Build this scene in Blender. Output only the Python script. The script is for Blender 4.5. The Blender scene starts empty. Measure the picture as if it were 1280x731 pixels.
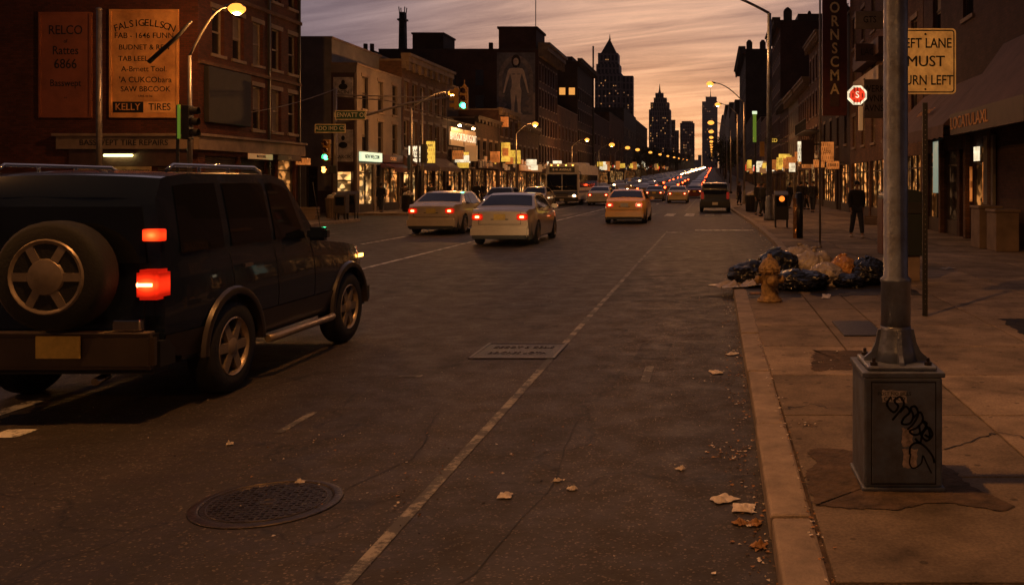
import bpy, bmesh, math, random
from mathutils import Vector, Matrix, noise as mnoise
R = math.radians
PI = math.pi
random.seed(7)
SC = bpy.context.scene
COL = SC.collection

# ------------------------------------------------------------------ camera
F_PX, VX, VY, CAM_H = 1150.0, 890.0, 228.0, 1.75
cam_d = bpy.data.cameras.new('camera')
cam = bpy.data.objects.new('camera', cam_d); COL.objects.link(cam)
cam.location = (0, 0, CAM_H); cam.rotation_euler = (R(90), 0, 0)
cam_d.sensor_width = 36; cam_d.lens = 36 * F_PX / 1280
cam_d.shift_x = -(VX - 640) / 1280; cam_d.shift_y = -(365.5 - VY) / 1280
cam_d.clip_start = 0.1; cam_d.clip_end = 9000
SC.camera = cam

# ------------------------------------------------------------------ world, sun, exposure
SUN_AZ = R(-3)        # left of +Y, just over the end of the avenue
W = bpy.data.worlds.new('World'); SC.world = W; W.use_nodes = True
def world():
    nt = W.node_tree; nt.nodes.clear(); N = nt.nodes.new; L = nt.links.new
    out = N('ShaderNodeOutputWorld'); bg = N('ShaderNodeBackground'); bg.inputs[1].default_value = 1.0
    sky = N('ShaderNodeTexSky'); sky.sky_type = 'NISHITA'; sky.sun_disc = False
    sky.sun_elevation = R(1.0); sky.sun_rotation = SUN_AZ; sky.dust_density = 3.0; sky.ozone_density = 2.0
    tc = N('ShaderNodeTexCoord'); nrm = N('ShaderNodeVectorMath'); nrm.operation = 'NORMALIZE'
    L(tc.outputs['Generated'], nrm.inputs[0])
    sep = N('ShaderNodeSeparateXYZ'); L(nrm.outputs[0], sep.inputs[0])
    def math_(op, a, b=None, c=None, clamp=False):
        n = N('ShaderNodeMath'); n.operation = op; n.use_clamp = clamp
        for i, v in enumerate((a, b, c)):
            if v is None: continue
            if isinstance(v, (int, float)): n.inputs[i].default_value = v
            else: L(v, n.inputs[i])
        return n.outputs[0]
    # sun proximity
    dot = N('ShaderNodeVectorMath'); dot.operation = 'DOT_PRODUCT'
    L(nrm.outputs[0], dot.inputs[0]); dot.inputs[1].default_value = Vector((math.sin(SUN_AZ), math.cos(SUN_AZ), 0.03)).normalized()
    near = N('ShaderNodeMapRange'); near.inputs['From Min'].default_value = 0.91; near.inputs['From Max'].default_value = 1.0
    L(dot.outputs['Value'], near.inputs['Value'])
    near2 = math_('POWER', near.outputs[0], 3.0)
    # cloud deck: direction projected on a plane, streaked
    zz = math_('ADD', math_('MAXIMUM', sep.outputs[2], 0.0), 0.10)
    px = math_('DIVIDE', sep.outputs[0], zz); py = math_('DIVIDE', sep.outputs[1], zz)
    cmb = N('ShaderNodeCombineXYZ'); L(px, cmb.inputs[0]); L(py, cmb.inputs[1])
    mp = N('ShaderNodeMapping'); mp.vector_type = 'TEXTURE'; mp.inputs['Rotation'].default_value = (0, 0, R(158)); mp.inputs['Scale'].default_value = (4.2, 0.75, 1)
    L(cmb.outputs[0], mp.inputs[0])
    ns = N('ShaderNodeTexNoise'); ns.inputs['Scale'].default_value = 2.3; ns.inputs['Detail'].default_value = 9; ns.inputs['Roughness'].default_value = 0.66
    ns.inputs['Distortion'].default_value = 0.5
    L(mp.outputs[0], ns.inputs['Vector'])
    ms = N('ShaderNodeMapRange'); ms.inputs['From Min'].default_value = 0.36; ms.inputs['From Max'].default_value = 0.66
    L(ns.outputs[0], ms.inputs['Value'])
    # colours of the high thin cloud
    ccol = N('ShaderNodeMix'); ccol.data_type = 'RGBA'
    ccol.inputs['A'].default_value = (0.255, 0.200, 0.228, 1); ccol.inputs['B'].default_value = (0.98, 0.58, 0.35, 1)
    L(near2, ccol.inputs['Factor'])
    # clear sky = nishita, scaled, warmed by the thick evening air
    sc = N('ShaderNodeMix'); sc.data_type = 'RGBA'; sc.blend_type = 'MULTIPLY'; sc.inputs['Factor'].default_value = 1
    L(sky.outputs[0], sc.inputs['A']); sc.inputs['B'].default_value = (0.12, 0.095, 0.095, 1)
    mixs = N('ShaderNodeMix'); mixs.data_type = 'RGBA'; mixs.clamp_factor = True
    mixs.inputs['Factor'].default_value = 0.82
    streak = N('ShaderNodeMix'); streak.data_type = 'RGBA'
    streak.inputs['A'].default_value = (1.45, 1.38, 1.32, 1); streak.inputs['B'].default_value = (0.50, 0.48, 0.57, 1); L(ms.outputs[0], streak.inputs['Factor'])
    cl2 = N('ShaderNodeMix'); cl2.data_type = 'RGBA'; cl2.blend_type = 'MULTIPLY'; cl2.inputs['Factor'].default_value = 1
    L(ccol.outputs['Result'], cl2.inputs['A']); L(streak.outputs['Result'], cl2.inputs['B'])
    L(sc.outputs['Result'], mixs.inputs['A']); L(cl2.outputs['Result'], mixs.inputs['B'])
    # after-glow low over the horizon around the sun
    glow = N('ShaderNodeMix'); glow.data_type = 'RGBA'; glow.blend_type = 'ADD'
    low = N('ShaderNodeMapRange'); low.inputs['From Min'].default_value = 0.17; low.inputs['From Max'].default_value = 0.0
    L(sep.outputs[2], low.inputs['Value'])
    L(math_('MULTIPLY', math_('POWER', low.outputs[0], 1.3), near2), glow.inputs['Factor'])
    L(mixs.outputs['Result'], glow.inputs['A']); glow.inputs['B'].default_value = (0.62, 0.24, 0.01, 1)
    # the eastern half of the evening sky, behind the viewer, is darker
    east = N('ShaderNodeMapRange'); east.inputs[1].default_value = -0.2; east.inputs[2].default_value = 0.85; east.inputs[3].default_value = 0.10; east.inputs[4].default_value = 1.0
    L(dot.outputs['Value'], east.inputs[0]); em = N('ShaderNodeMix'); em.data_type = 'RGBA'; em.blend_type = 'MULTIPLY'; em.inputs['Factor'].default_value = 1
    L(glow.outputs['Result'], em.inputs['A']); L(east.outputs[0], em.inputs['B'])
    L(em.outputs['Result'], bg.inputs[0]); L(bg.outputs[0], out.inputs[0])
world()
sd = bpy.data.lights.new('sun', 'SUN'); sd.energy = 0.03; sd.angle = R(12); sd.color = (1, 0.6, 0.35)
sun = bpy.data.objects.new('sun', sd); COL.objects.link(sun)
sun.rotation_euler = (Vector((math.sin(SUN_AZ), math.cos(SUN_AZ), math.sin(R(1.0)))).to_track_quat('Z', 'Y')).to_euler()
SC.view_settings.view_transform = 'Standard'; SC.view_settings.look = 'None'
SC.view_settings.exposure = 0.0; SC.view_settings.gamma = 1.0; SC.view_settings.use_curve_mapping = False
SC.cycles.use_denoising = True; SC.cycles.max_bounces = 5; SC.cycles.sample_clamp_indirect = 4.0
SC.cycles.use_light_tree = True

# ------------------------------------------------------------------ helpers
def e(y):
    """height of the ground: flat near the camera, then the avenue climbs"""
    d = y - 90.0
    if d <= 0: return 0.0
    if d < 30: return 0.0185 * d * d / 60.0
    z = 0.0185 * (d - 15.0)
    if d > 1250: z = 0.0185 * 1235 + 0.004 * (d - 1250) * max(0, 1 - (d - 1250) / 2000)
    return z
SW = 0.12  # kerb height
def tag(o, label=None, cat=None, group=None, kind=None):
    if label: o['label'] = label
    if cat: o['category'] = cat
    if group: o['group'] = group
    if kind: o['kind'] = kind
    return o
def empty(name, loc, rz=0.0, label=None, cat=None, group=None):
    o = bpy.data.objects.new(name, None); COL.objects.link(o)
    o.location = loc; o.rotation_euler = (0, 0, rz); o.empty_display_size = 0.2
    return tag(o, label, cat, group)
class MB:
    def __init__(s): s.v = []; s.f = []; s.m = []; s.mi = 0; s.sm = []; s.smooth = False
    def add(s, vs, fs):
        b = len(s.v); s.v += [tuple(v) for v in vs]
        for f in fs:
            s.f.append([b + i for i in f]); s.m.append(s.mi); s.sm.append(s.smooth)
    def box(s, x0, x1, y0, y1, z0, z1):
        s.add([(x0,y0,z0),(x1,y0,z0),(x1,y1,z0),(x0,y1,z0),(x0,y0,z1),(x1,y0,z1),(x1,y1,z1),(x0,y1,z1)],
              [(0,3,2,1),(4,5,6,7),(0,1,5,4),(1,2,6,5),(2,3,7,6),(3,0,4,7)])
    def fbox(s, F, a0, a1, b0, b1, z0, z1):
        P = [F.p(a, b, z) for z in (z0, z1) for a, b in ((a0,b0),(a1,b0),(a1,b1),(a0,b1))]
        s.add(P, [(0,3,2,1),(4,5,6,7),(0,1,5,4),(1,2,6,5),(2,3,7,6),(3,0,4,7)])
    def quad(s, a, b, c, d): s.add([a, b, c, d], [(0, 1, 2, 3)])
    def tube(s, pts, r, n=8, cap=True):
        """tube along points; r a number or a list"""
        pts = [Vector(p) for p in pts]; k = len(pts)
        rs = [r] * k if isinstance(r, (int, float)) else r
        sm = s.smooth; s.smooth = True
        t0 = (pts[1] - pts[0]).normalized()
        up = Vector((0, 0, 1)) if abs(t0.z) < 0.9 else Vector((1, 0, 0))
        u = t0.cross(up).normalized(); vs = []
        for i, p in enumerate(pts):
            t = (pts[min(i+1, k-1)] - pts[max(i-1, 0)]).normalized()
            u = (u - t * u.dot(t)).normalized(); w = t.cross(u)
            for j in range(n):
                a = 2 * PI * j / n
                vs.append(p + (u * math.cos(a) + w * math.sin(a)) * rs[i])
        fs = [(i*n+j, i*n+(j+1)%n, (i+1)*n+(j+1)%n, (i+1)*n+j) for i in range(k-1) for j in range(n)]
        s.add(vs, fs); s.smooth = False
        if cap:
            b = len(s.v) - k*n
            s.f.append([b + j for j in range(n)][::-1]); s.m.append(s.mi); s.sm.append(False)
            s.f.append([b + (k-1)*n + j for j in range(n)]); s.m.append(s.mi); s.sm.append(False)
        s.smooth = sm
    def lathe(s, prof, n=20, c=(0,0,0), axis='z', smooth=True, cap=True):
        """prof: list of (r, h) along the axis"""
        vs = []
        for r, h in prof:
            for j in range(n):
                a = 2*PI*j/n; p = (r*math.cos(a), r*math.sin(a), h)
                if axis == 'x': p = (h, r*math.cos(a), r*math.sin(a))
                elif axis == 'y': p = (r*math.cos(a), h, -r*math.sin(a))
                vs.append((p[0]+c[0], p[1]+c[1], p[2]+c[2]))
        k = len(prof); sm = s.smooth; s.smooth = smooth
        s.add(vs, [(i*n+j, i*n+(j+1)%n, (i+1)*n+(j+1)%n, (i+1)*n+j) for i in range(k-1) for j in range(n)])
        b = len(s.v) - k*n; s.smooth = sm
        if cap and prof[0][0] > 1e-4: s.f.append([b+j for j in range(n)][::-1]); s.m.append(s.mi); s.sm.append(False)
        if cap and prof[-1][0] > 1e-4: s.f.append([b+(k-1)*n+j for j in range(n)]); s.m.append(s.mi); s.sm.append(False)
    def prism(s, poly, p0, p1):
        """poly: list of 3D points, extruded by vector p1-p0"""
        d = Vector(p1) - Vector(p0); n = len(poly)
        a = [Vector(p) for p in poly]; b = [p + d for p in a]
        s.add(a + b, [tuple(range(n))[::-1], tuple(range(n, 2*n))] + [(i, (i+1)%n, n+(i+1)%n, n+i) for i in range(n)])
    def grid(s, P, closed_u=False):
        """P[i][j] points"""
        a, b = len(P), len(P[0]); vs = [p for row in P for p in row]
        fs = [(i*b+j, i*b+j+1, (i+1)*b+j+1, (i+1)*b+j) for i in range(a-1) for j in range(b-1)]
        s.add(vs, fs)
    def ellip(s, c, r, n=12, k=8):
        prof = [(max(1e-5, math.sin(PI*i/k)), -math.cos(PI*i/k)) for i in range(k+1)]
        b = len(s.v); s.lathe(prof, n)
        for i in range(b, len(s.v)):
            v = s.v[i]; s.v[i] = (v[0]*r[0]+c[0], v[1]*r[1]+c[1], v[2]*r[2]+c[2])
    def mesh(s, name, mats):
        me = bpy.data.meshes.new(name); me.from_pydata(s.v, [], s.f)
        for m in (mats if isinstance(mats, (list, tuple)) else [mats]): me.materials.append(m)
        me.polygons.foreach_set('material_index', s.m); me.polygons.foreach_set('use_smooth', s.sm)
        me.update(); return me
    def build(s, name, mats, parent=None, fix=True, bevel=0, loc=None, merge=False):
        me = s.mesh(name, mats)
        if fix or merge:
            bm = bmesh.new(); bm.from_mesh(me)
            if merge: bmesh.ops.remove_doubles(bm, verts=bm.verts, dist=1e-4); bmesh.ops.dissolve_degenerate(bm, dist=1e-5, edges=bm.edges)
            if fix: bmesh.ops.recalc_face_normals(bm, faces=bm.faces)
            bm.to_mesh(me); bm.free()
        return place(name, me, parent, loc, bevel)
def place(name, me, parent=None, loc=None, bevel=0):
    o = bpy.data.objects.new(name, me); COL.objects.link(o)
    if parent: o.parent = parent
    if loc is not None: o.location = loc
    if bevel:
        b = o.modifiers.new('bevel', 'BEVEL'); b.width = bevel; b.segments = 2; b.limit_method = 'ANGLE'; b.angle_limit = R(40)
    return o
class Fr:
    """facade frame: a along the wall, b out of it, z up"""
    def __init__(s, o, u, n): s.o = Vector(o); s.u = Vector(u); s.n = Vector(n)
    def p(s, a, b, z): return s.o + s.u*a + s.n*b + Vector((0, 0, z))
    def ang(s): return math.atan2(s.u.y, s.u.x)
def copy_tree(o, parent=None):
    c = o.copy(); COL.objects.link(c); c.parent = parent
    for ch in o.children: copy_tree(ch, c)
    return c
_txt = {}
def text(name, s, size, loc, rot, m, parent=None, ext=0.004, align='CENTER', sx=1.0, bold=.005):
    """writing as a thin mesh; rot = euler, the text faces its local +Z"""
    k = (s, size, ext, align, m.name, sx, bold)
    if k not in _txt:
        cu = bpy.data.curves.new('t', 'FONT'); cu.body = s; cu.size = size; cu.extrude = ext; cu.align_x = align; cu.align_y = 'CENTER'
        cu.resolution_u = 3; cu.offset = size*bold
        o = bpy.data.objects.new('t', cu); COL.objects.link(o)
        bpy.context.view_layer.update()
        me = bpy.data.meshes.new_from_object(o.evaluated_get(bpy.context.evaluated_depsgraph_get()))
        bpy.data.objects.remove(o); me.materials.clear(); me.materials.append(m)
        for v in me.vertices: v.co.x *= sx
        me.name = name; _txt[k] = me
    o = place(name, _txt[k], parent, loc); o.rotation_euler = rot
    return o
# ------------------------------------------------------------------ materials
def nodes(name):
    m = bpy.data.materials.new(name); m.use_nodes = True; nt = m.node_tree
    return m, nt, nt.nodes['Principled BSDF'], nt.nodes.new, nt.links.new
def mat(name, c, rough=0.6, metal=0.0, var=0.25, vs=3.0, bump=0.0, bs=40.0, spec=0.5, dirt=None, coat=0.0):
    m, nt, p, N, L = nodes(name)
    p.inputs['Roughness'].default_value = rough; p.inputs['Metallic'].default_value = metal
    p.inputs['Specular IOR Level'].default_value = spec; p.inputs['Coat Weight'].default_value = coat
    tc = N('ShaderNodeTexCoord')
    n = N('ShaderNodeTexNoise'); n.inputs['Scale'].default_value = vs; n.inputs['Detail'].default_value = 6; n.inputs['Roughness'].default_value = 0.65
    L(tc.outputs['Object'], n.inputs['Vector'])
    r = N('ShaderNodeValToRGB'); r.color_ramp.elements[0].position = 0.3; r.color_ramp.elements[1].position = 0.7
    a = 1 - var; b = 1 + var * 0.7
    r.color_ramp.elements[0].color = (*(min(1, x*a) for x in (dirt or c)), 1); r.color_ramp.elements[1].color = (*(min(1, x*b) for x in c), 1)
    L(n.outputs[0], r.inputs[0]); L(r.outputs[0], p.inputs['Base Color'])
    if bump:
        n2 = N('ShaderNodeTexNoise'); n2.inputs['Scale'].default_value = bs; n2.inputs['Detail'].default_value = 4
        L(tc.outputs['Object'], n2.inputs['Vector'])
        bp = N('ShaderNodeBump'); bp.inputs['Strength'].default_value = bump; bp.inputs['Distance'].default_value = 0.02
        L(n2.outputs[0], bp.inputs['Height']); L(bp.outputs[0], p.inputs['Normal'])
    return m
def emis(name, c, s, sample=True):
    m, nt, p, N, L = nodes(name)
    p.inputs['Base Color'].default_value = (*[x*0.4 for x in c], 1); p.inputs['Roughness'].default_value = 0.3
    p.inputs['Emission Color'].default_value = (*c, 1); p.inputs['Emission Strength'].default_value = s
    if not sample: m.cycles.emission_sampling = 'NONE'
    return m
def lit_sign(name, c, s, sample=False):
    """backlit sign face: uneven tubes behind it, small dark lettering-like marks in rows"""
    m, nt, p, N, L = nodes(name); p.inputs['Base Color'].default_value = (*[x*.35 for x in c], 1); p.inputs['Roughness'].default_value = .35
    tc, cb = wallvec(N, L)
    n = N('ShaderNodeTexNoise'); n.inputs['Scale'].default_value = 1.6; n.inputs['Detail'].default_value = 2; L(tc.outputs['Object'], n.inputs['Vector'])
    r = N('ShaderNodeMapRange'); r.inputs[1].default_value = .3; r.inputs[2].default_value = .7; r.inputs[3].default_value = .45; r.inputs[4].default_value = 1.15; L(n.outputs[0], r.inputs[0])
    b = N('ShaderNodeTexBrick'); b.inputs['Scale'].default_value = 1; b.inputs['Brick Width'].default_value = .13; b.inputs['Row Height'].default_value = .26; b.inputs['Mortar Size'].default_value = .05; b.inputs['Mortar Smooth'].default_value = .6
    b.inputs['Color1'].default_value = (.15, .15, .15, 1); b.inputs['Color2'].default_value = (.9, .9, .9, 1); b.inputs['Mortar'].default_value = (1, 1, 1, 1)
    L(cb.outputs[0], b.inputs['Vector']); ml = N('ShaderNodeMath'); ml.operation = 'MULTIPLY'; L(b.outputs[0], ml.inputs[0]); L(r.outputs[0], ml.inputs[1])
    m2 = N('ShaderNodeMath'); m2.operation = 'MULTIPLY'; m2.inputs[1].default_value = s*1.15; L(ml.outputs[0], m2.inputs[0]); L(m2.outputs[0], p.inputs['Emission Strength']); p.inputs['Emission Color'].default_value = (*c, 1)
    if not sample: m.cycles.emission_sampling = 'NONE'
    return m
def wallvec(N, L, sc=1.0):
    tc = N('ShaderNodeTexCoord'); sp = N('ShaderNodeSeparateXYZ'); L(tc.outputs['Object'], sp.inputs[0])
    ad = N('ShaderNodeMath'); ad.operation = 'ADD'; L(sp.outputs[0], ad.inputs[0]); L(sp.outputs[1], ad.inputs[1])
    cb = N('ShaderNodeCombineXYZ'); L(ad.outputs[0], cb.inputs[0]); L(sp.outputs[2], cb.inputs[1])
    return tc, cb
def brick(name, c1, c2, mortar, stain=0.45, bw=0.21, bh=0.075, rough=0.85):
    m, nt, p, N, L = nodes(name); p.inputs['Roughness'].default_value = rough
    p.inputs['Specular IOR Level'].default_value = 0.25
    tc, cb = wallvec(N, L)
    b = N('ShaderNodeTexBrick'); b.inputs['Scale'].default_value = 1; b.inputs['Brick Width'].default_value = bw; b.inputs['Row Height'].default_value = bh
    b.inputs['Mortar Size'].default_value = 0.008; b.inputs['Mortar Smooth'].default_value = 0.3
    b.inputs['Color1'].default_value = (*c1, 1); b.inputs['Color2'].default_value = (*c2, 1); b.inputs['Mortar'].default_value = (*mortar, 1)
    L(cb.outputs[0], b.inputs['Vector'])
    n = N('ShaderNodeTexNoise'); n.inputs['Scale'].default_value = 0.55; n.inputs['Detail'].default_value = 8; n.inputs['Roughness'].default_value = 0.7
    L(tc.outputs['Object'], n.inputs['Vector'])
    r = N('ShaderNodeMapRange'); r.inputs['From Min'].default_value = 0.35; r.inputs['From Max'].default_value = 0.7; r.inputs['To Min'].default_value = 1 - stain; r.inputs['To Max'].default_value = 1.15
    L(n.outputs[0], r.inputs[0])
    mx = N('ShaderNodeMix'); mx.data_type = 'RGBA'; mx.blend_type = 'MULTIPLY'; mx.inputs['Factor'].default_value = 1
    L(b.outputs[0], mx.inputs['A']); L(r.outputs[0], mx.inputs['B']); L(mx.outputs['Result'], p.inputs['Base Color'])
    bp = N('ShaderNodeBump'); bp.inputs['Strength'].default_value = 0.6; bp.inputs['Distance'].default_value = 0.01; bp.invert = True
    L(b.outputs['Fac'], bp.inputs['Height']); L(bp.outputs[0], p.inputs['Normal'])
    return m
def tower_mat(name, wall, win, fx, fz, sx=0.45):
    """masonry wall with rows of small dark panes, for far towers"""
    m, nt, p, N, L = nodes(name); p.inputs['Roughness'].default_value = 0.7
    tc, cb = wallvec(N, L)
    b = N('ShaderNodeTexBrick'); b.offset = 0; b.inputs['Scale'].default_value = 1; b.inputs['Brick Width'].default_value = fx; b.inputs['Row Height'].default_value = fz
    b.inputs['Mortar Size'].default_value = min(fx, fz) * sx * 0.5; b.inputs['Mortar Smooth'].default_value = 0.1
    b.inputs['Color1'].default_value = (*win, 1); b.inputs['Color2'].default_value = (*[x*1.6 for x in win], 1); b.inputs['Mortar'].default_value = (*wall, 1)
    L(cb.outputs[0], b.inputs['Vector']); L(b.outputs[0], p.inputs['Base Color'])
    return m
def shop_mat(name, cols, s, scale=2.2):
    """a lit shop interior seen through the glass: warm pools of light, goods on shelves, dark figures"""
    m, nt, p, N, L = nodes(name)
    tc, cb = wallvec(N, L)
    n = N('ShaderNodeTexNoise'); n.inputs['Scale'].default_value = 1.1; n.inputs['Detail'].default_value = 2; L(cb.outputs[0], n.inputs['Vector'])
    r = N('ShaderNodeValToRGB'); el = r.color_ramp.elements; el[0].position = .35; el[0].color = (*[q*.5 for q in cols[-1]], 1); el[1].position = .68; el[1].color = (*cols[0], 1)
    for k, q in enumerate(cols[1:-1] or cols[:1]): x = el.new(.5); x.color = (*q, 1)
    L(n.outputs[0], r.inputs[0])
    mp = N('ShaderNodeMapping'); mp.inputs['Scale'].default_value = (2.0, 3.0, 1); L(cb.outputs[0], mp.inputs[0])
    v = N('ShaderNodeTexVoronoi'); v.feature = 'SMOOTH_F1'; v.inputs['Scale'].default_value = 1.7; v.inputs['Smoothness'].default_value = .5; L(mp.outputs[0], v.inputs['Vector'])
    sp = N('ShaderNodeSeparateColor'); L(v.outputs['Color'], sp.inputs[0])
    br = N('ShaderNodeMapRange'); br.inputs[1].default_value = .3; br.inputs[2].default_value = .85; br.inputs[3].default_value = .10; br.inputs[4].default_value = 1.0; br.interpolation_type = 'SMOOTHSTEP'; L(sp.outputs[1], br.inputs[0])
    n2 = N('ShaderNodeTexNoise'); n2.inputs['Scale'].default_value = .7; n2.inputs['Detail'].default_value = 1; L(cb.outputs[0], n2.inputs['Vector'])
    b2 = N('ShaderNodeMapRange'); b2.inputs[1].default_value = .38; b2.inputs[2].default_value = .62; b2.inputs[3].default_value = .15; b2.inputs[4].default_value = 1.3; L(n2.outputs[0], b2.inputs[0])
    ml = N('ShaderNodeMath'); ml.operation = 'MULTIPLY'; L(br.outputs[0], ml.inputs[0]); L(b2.outputs[0], ml.inputs[1])
    m2 = N('ShaderNodeMath'); m2.operation = 'MULTIPLY'; m2.inputs[1].default_value = s*.75; L(ml.outputs[0], m2.inputs[0])
    L(r.outputs[0], p.inputs['Emission Color']); L(m2.outputs[0], p.inputs['Emission Strength'])
    p.inputs['Base Color'].default_value = (0.02, 0.015, 0.01, 1); p.inputs['Roughness'].default_value = 0.12
    return m
def asphalt(name, base=0.045):
    m, nt, p, N, L = nodes(name); p.inputs['Specular IOR Level'].default_value = 0.35
    tc = N('ShaderNodeTexCoord')
    def noise(sc, det=5, ro=0.6, stretch=None):
        n = N('ShaderNodeTexNoise'); n.inputs['Scale'].default_value = sc; n.inputs['Detail'].default_value = det; n.inputs['Roughness'].default_value = ro
        if stretch:
            mp = N('ShaderNodeMapping'); mp.inputs['Scale'].default_value = stretch; L(tc.outputs['Object'], mp.inputs[0]); L(mp.outputs[0], n.inputs['Vector'])
        else: L(tc.outputs['Object'], n.inputs['Vector'])
        return n.outputs[0]
    def rng(x, a, b, c, d):
        r = N('ShaderNodeMapRange'); r.inputs[1].default_value = a; r.inputs[2].default_value = b; r.inputs[3].default_value = c; r.inputs[4].default_value = d
        L(x, r.inputs[0]); return r.outputs[0]
    def mul(a, b):
        n = N('ShaderNodeMath'); n.operation = 'MULTIPLY'; L(a, n.inputs[0]); L(b, n.inputs[1]); return n.outputs[0]
    big = rng(noise(0.35), .3, .7, .6, 1.35); lane = rng(noise(1.0, 3, .5, (1.3, .04, 1)), .3, .7, .65, 1.3)
    mid = rng(noise(14, 6, .75), .25, .75, .7, 1.35)
    v = N('ShaderNodeTexVoronoi'); v.inputs['Scale'].default_value = 95; L(tc.outputs['Object'], v.inputs['Vector'])
    sp = N('ShaderNodeSeparateColor'); L(v.outputs['Color'], sp.inputs[0])
    grit = rng(sp.outputs[0], .90, 1.0, 1.0, 5.0)
    # cracks and tar seams
    vc = N('ShaderNodeTexVoronoi'); vc.feature = 'DISTANCE_TO_EDGE'; vc.inputs['Scale'].default_value = 0.28
    nd = N('ShaderNodeTexNoise'); nd.inputs['Scale'].default_value = 1.4; nd.inputs['Detail'].default_value = 5; L(tc.outputs['Object'], nd.inputs['Vector'])
    mxv = N('ShaderNodeVectorMath'); mxv.operation = 'MULTIPLY_ADD'; L(nd.outputs['Color'], mxv.inputs[0]); mxv.inputs[1].default_value = (1.3, 1.3, 0); L(tc.outputs['Object'], mxv.inputs[2])
    L(mxv.outputs[0], vc.inputs['Vector'])
    crack = rng(vc.outputs['Distance'], 0.0, 0.006, 0.35, 1.0)
    tot = mul(mul(mul(big, lane), mul(mid, grit)), crack)
    c = N('ShaderNodeMix'); c.data_type = 'RGBA'; c.blend_type = 'MULTIPLY'; c.inputs['Factor'].default_value = 1
    c.inputs['A'].default_value = (base*1.08, base*0.84, base*0.66, 1); L(tot, c.inputs['B']); L(c.outputs['Result'], p.inputs['Base Color'])
    L(rng(noise(3, 5, .7), .3, .7, .52, .8), p.inputs['Roughness'])
    bp = N('ShaderNodeBump'); bp.inputs['Strength'].default_value = 0.55; bp.inputs['Distance'].default_value = 0.006
    L(mul(mid, grit), bp.inputs['Height']); L(bp.outputs[0], p.inputs['Normal'])
    return m
def paint_mat(name, c, wear=0.5):
    """worn road paint: chips show the asphalt colour"""
    m, nt, p, N, L = nodes(name); p.inputs['Roughness'].default_value = 0.7
    tc = N('ShaderNodeTexCoord'); n = N('ShaderNodeTexNoise'); n.inputs['Scale'].default_value = 22; n.inputs['Detail'].default_value = 6; n.inputs['Roughness'].default_value = .8
    L(tc.outputs['Object'], n.inputs['Vector'])
    n2 = N('ShaderNodeTexNoise'); n2.inputs['Scale'].default_value = 4.0; n2.inputs['Detail'].default_value = 3; L(tc.outputs['Object'], n2.inputs['Vector'])
    ad = N('ShaderNodeMath'); ad.operation = 'ADD'; L(n.outputs[0], ad.inputs[0]); L(n2.outputs[0], ad.inputs[1])
    r = N('ShaderNodeValToRGB'); r.color_ramp.elements[0].position = wear*.5+.24; r.color_ramp.elements[1].position = wear*.5+.32
    h = N('ShaderNodeMath'); h.operation = 'MULTIPLY'; h.inputs[1].default_value = 0.5; L(ad.outputs[0], h.inputs[0])
    r.color_ramp.elements[0].color = (0.055, 0.05, 0.045, 1); r.color_ramp.elements[1].color = (*c, 1)
    L(h.outputs[0], r.inputs[0]); L(r.outputs[0], p.inputs['Base Color'])
    return m
def slab_mat():
    m, nt, p, N, L = nodes('sidewalk_concrete'); p.inputs['Roughness'].default_value = 0.85; p.inputs['Specular IOR Level'].default_value = .3
    tc = N('ShaderNodeTexCoord'); g = N('ShaderNodeNewGeometry')
    n = N('ShaderNodeTexNoise'); n.inputs['Scale'].default_value = 1.6; n.inputs['Detail'].default_value = 8; n.inputs['Roughness'].default_value = .72; L(tc.outputs['Object'], n.inputs['Vector'])
    n3 = N('ShaderNodeTexNoise'); n3.inputs['Scale'].default_value = 60; n3.inputs['Detail'].default_value = 3; L(tc.outputs['Object'], n3.inputs['Vector'])
    v = N('ShaderNodeTexVoronoi'); v.inputs['Scale'].default_value = 6; L(tc.outputs['Object'], v.inputs['Vector'])
    gum = N('ShaderNodeMapRange'); gum.inputs[1].default_value = .10; gum.inputs[2].default_value = .14; gum.inputs[3].default_value = .45; gum.inputs[4].default_value = 1; L(v.outputs['Distance'], gum.inputs[0])
    r1 = N('ShaderNodeMapRange'); r1.inputs[1].default_value = .3; r1.inputs[2].default_value = .72; r1.inputs[3].default_value = .34; r1.inputs[4].default_value = 1.4; L(n.outputs[0], r1.inputs[0])
    r2 = N('ShaderNodeMapRange'); r2.inputs[3].default_value = .6; r2.inputs[4].default_value = 1.22; L(g.outputs['Random Per Island'], r2.inputs[0])
    r3 = N('ShaderNodeMapRange'); r3.inputs[1].default_value = .3; r3.inputs[2].default_value = .7; r3.inputs[3].default_value = .8; r3.inputs[4].default_value = 1.2; L(n3.outputs[0], r3.inputs[0])
    def mul(a, b):
        q = N('ShaderNodeMath'); q.operation = 'MULTIPLY'; L(a, q.inputs[0]); L(b, q.inputs[1]); return q.outputs[0]
    tot = mul(mul(r1.outputs[0], r2.outputs[0]), mul(r3.outputs[0], gum.outputs[0]))
    c = N('ShaderNodeMix'); c.data_type = 'RGBA'; c.blend_type = 'MULTIPLY'; c.inputs['Factor'].default_value = 1
    c.inputs['A'].default_value = (.25, .19, .14, 1); L(tot, c.inputs['B']); L(c.outputs['Result'], p.inputs['Base Color'])
    bp = N('ShaderNodeBump'); bp.inputs['Strength'].default_value = .7; bp.inputs['Distance'].default_value = .01; L(mul(r3.outputs[0], r1.outputs[0]), bp.inputs['Height']); L(bp.outputs[0], p.inputs['Normal'])
    return m
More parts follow.
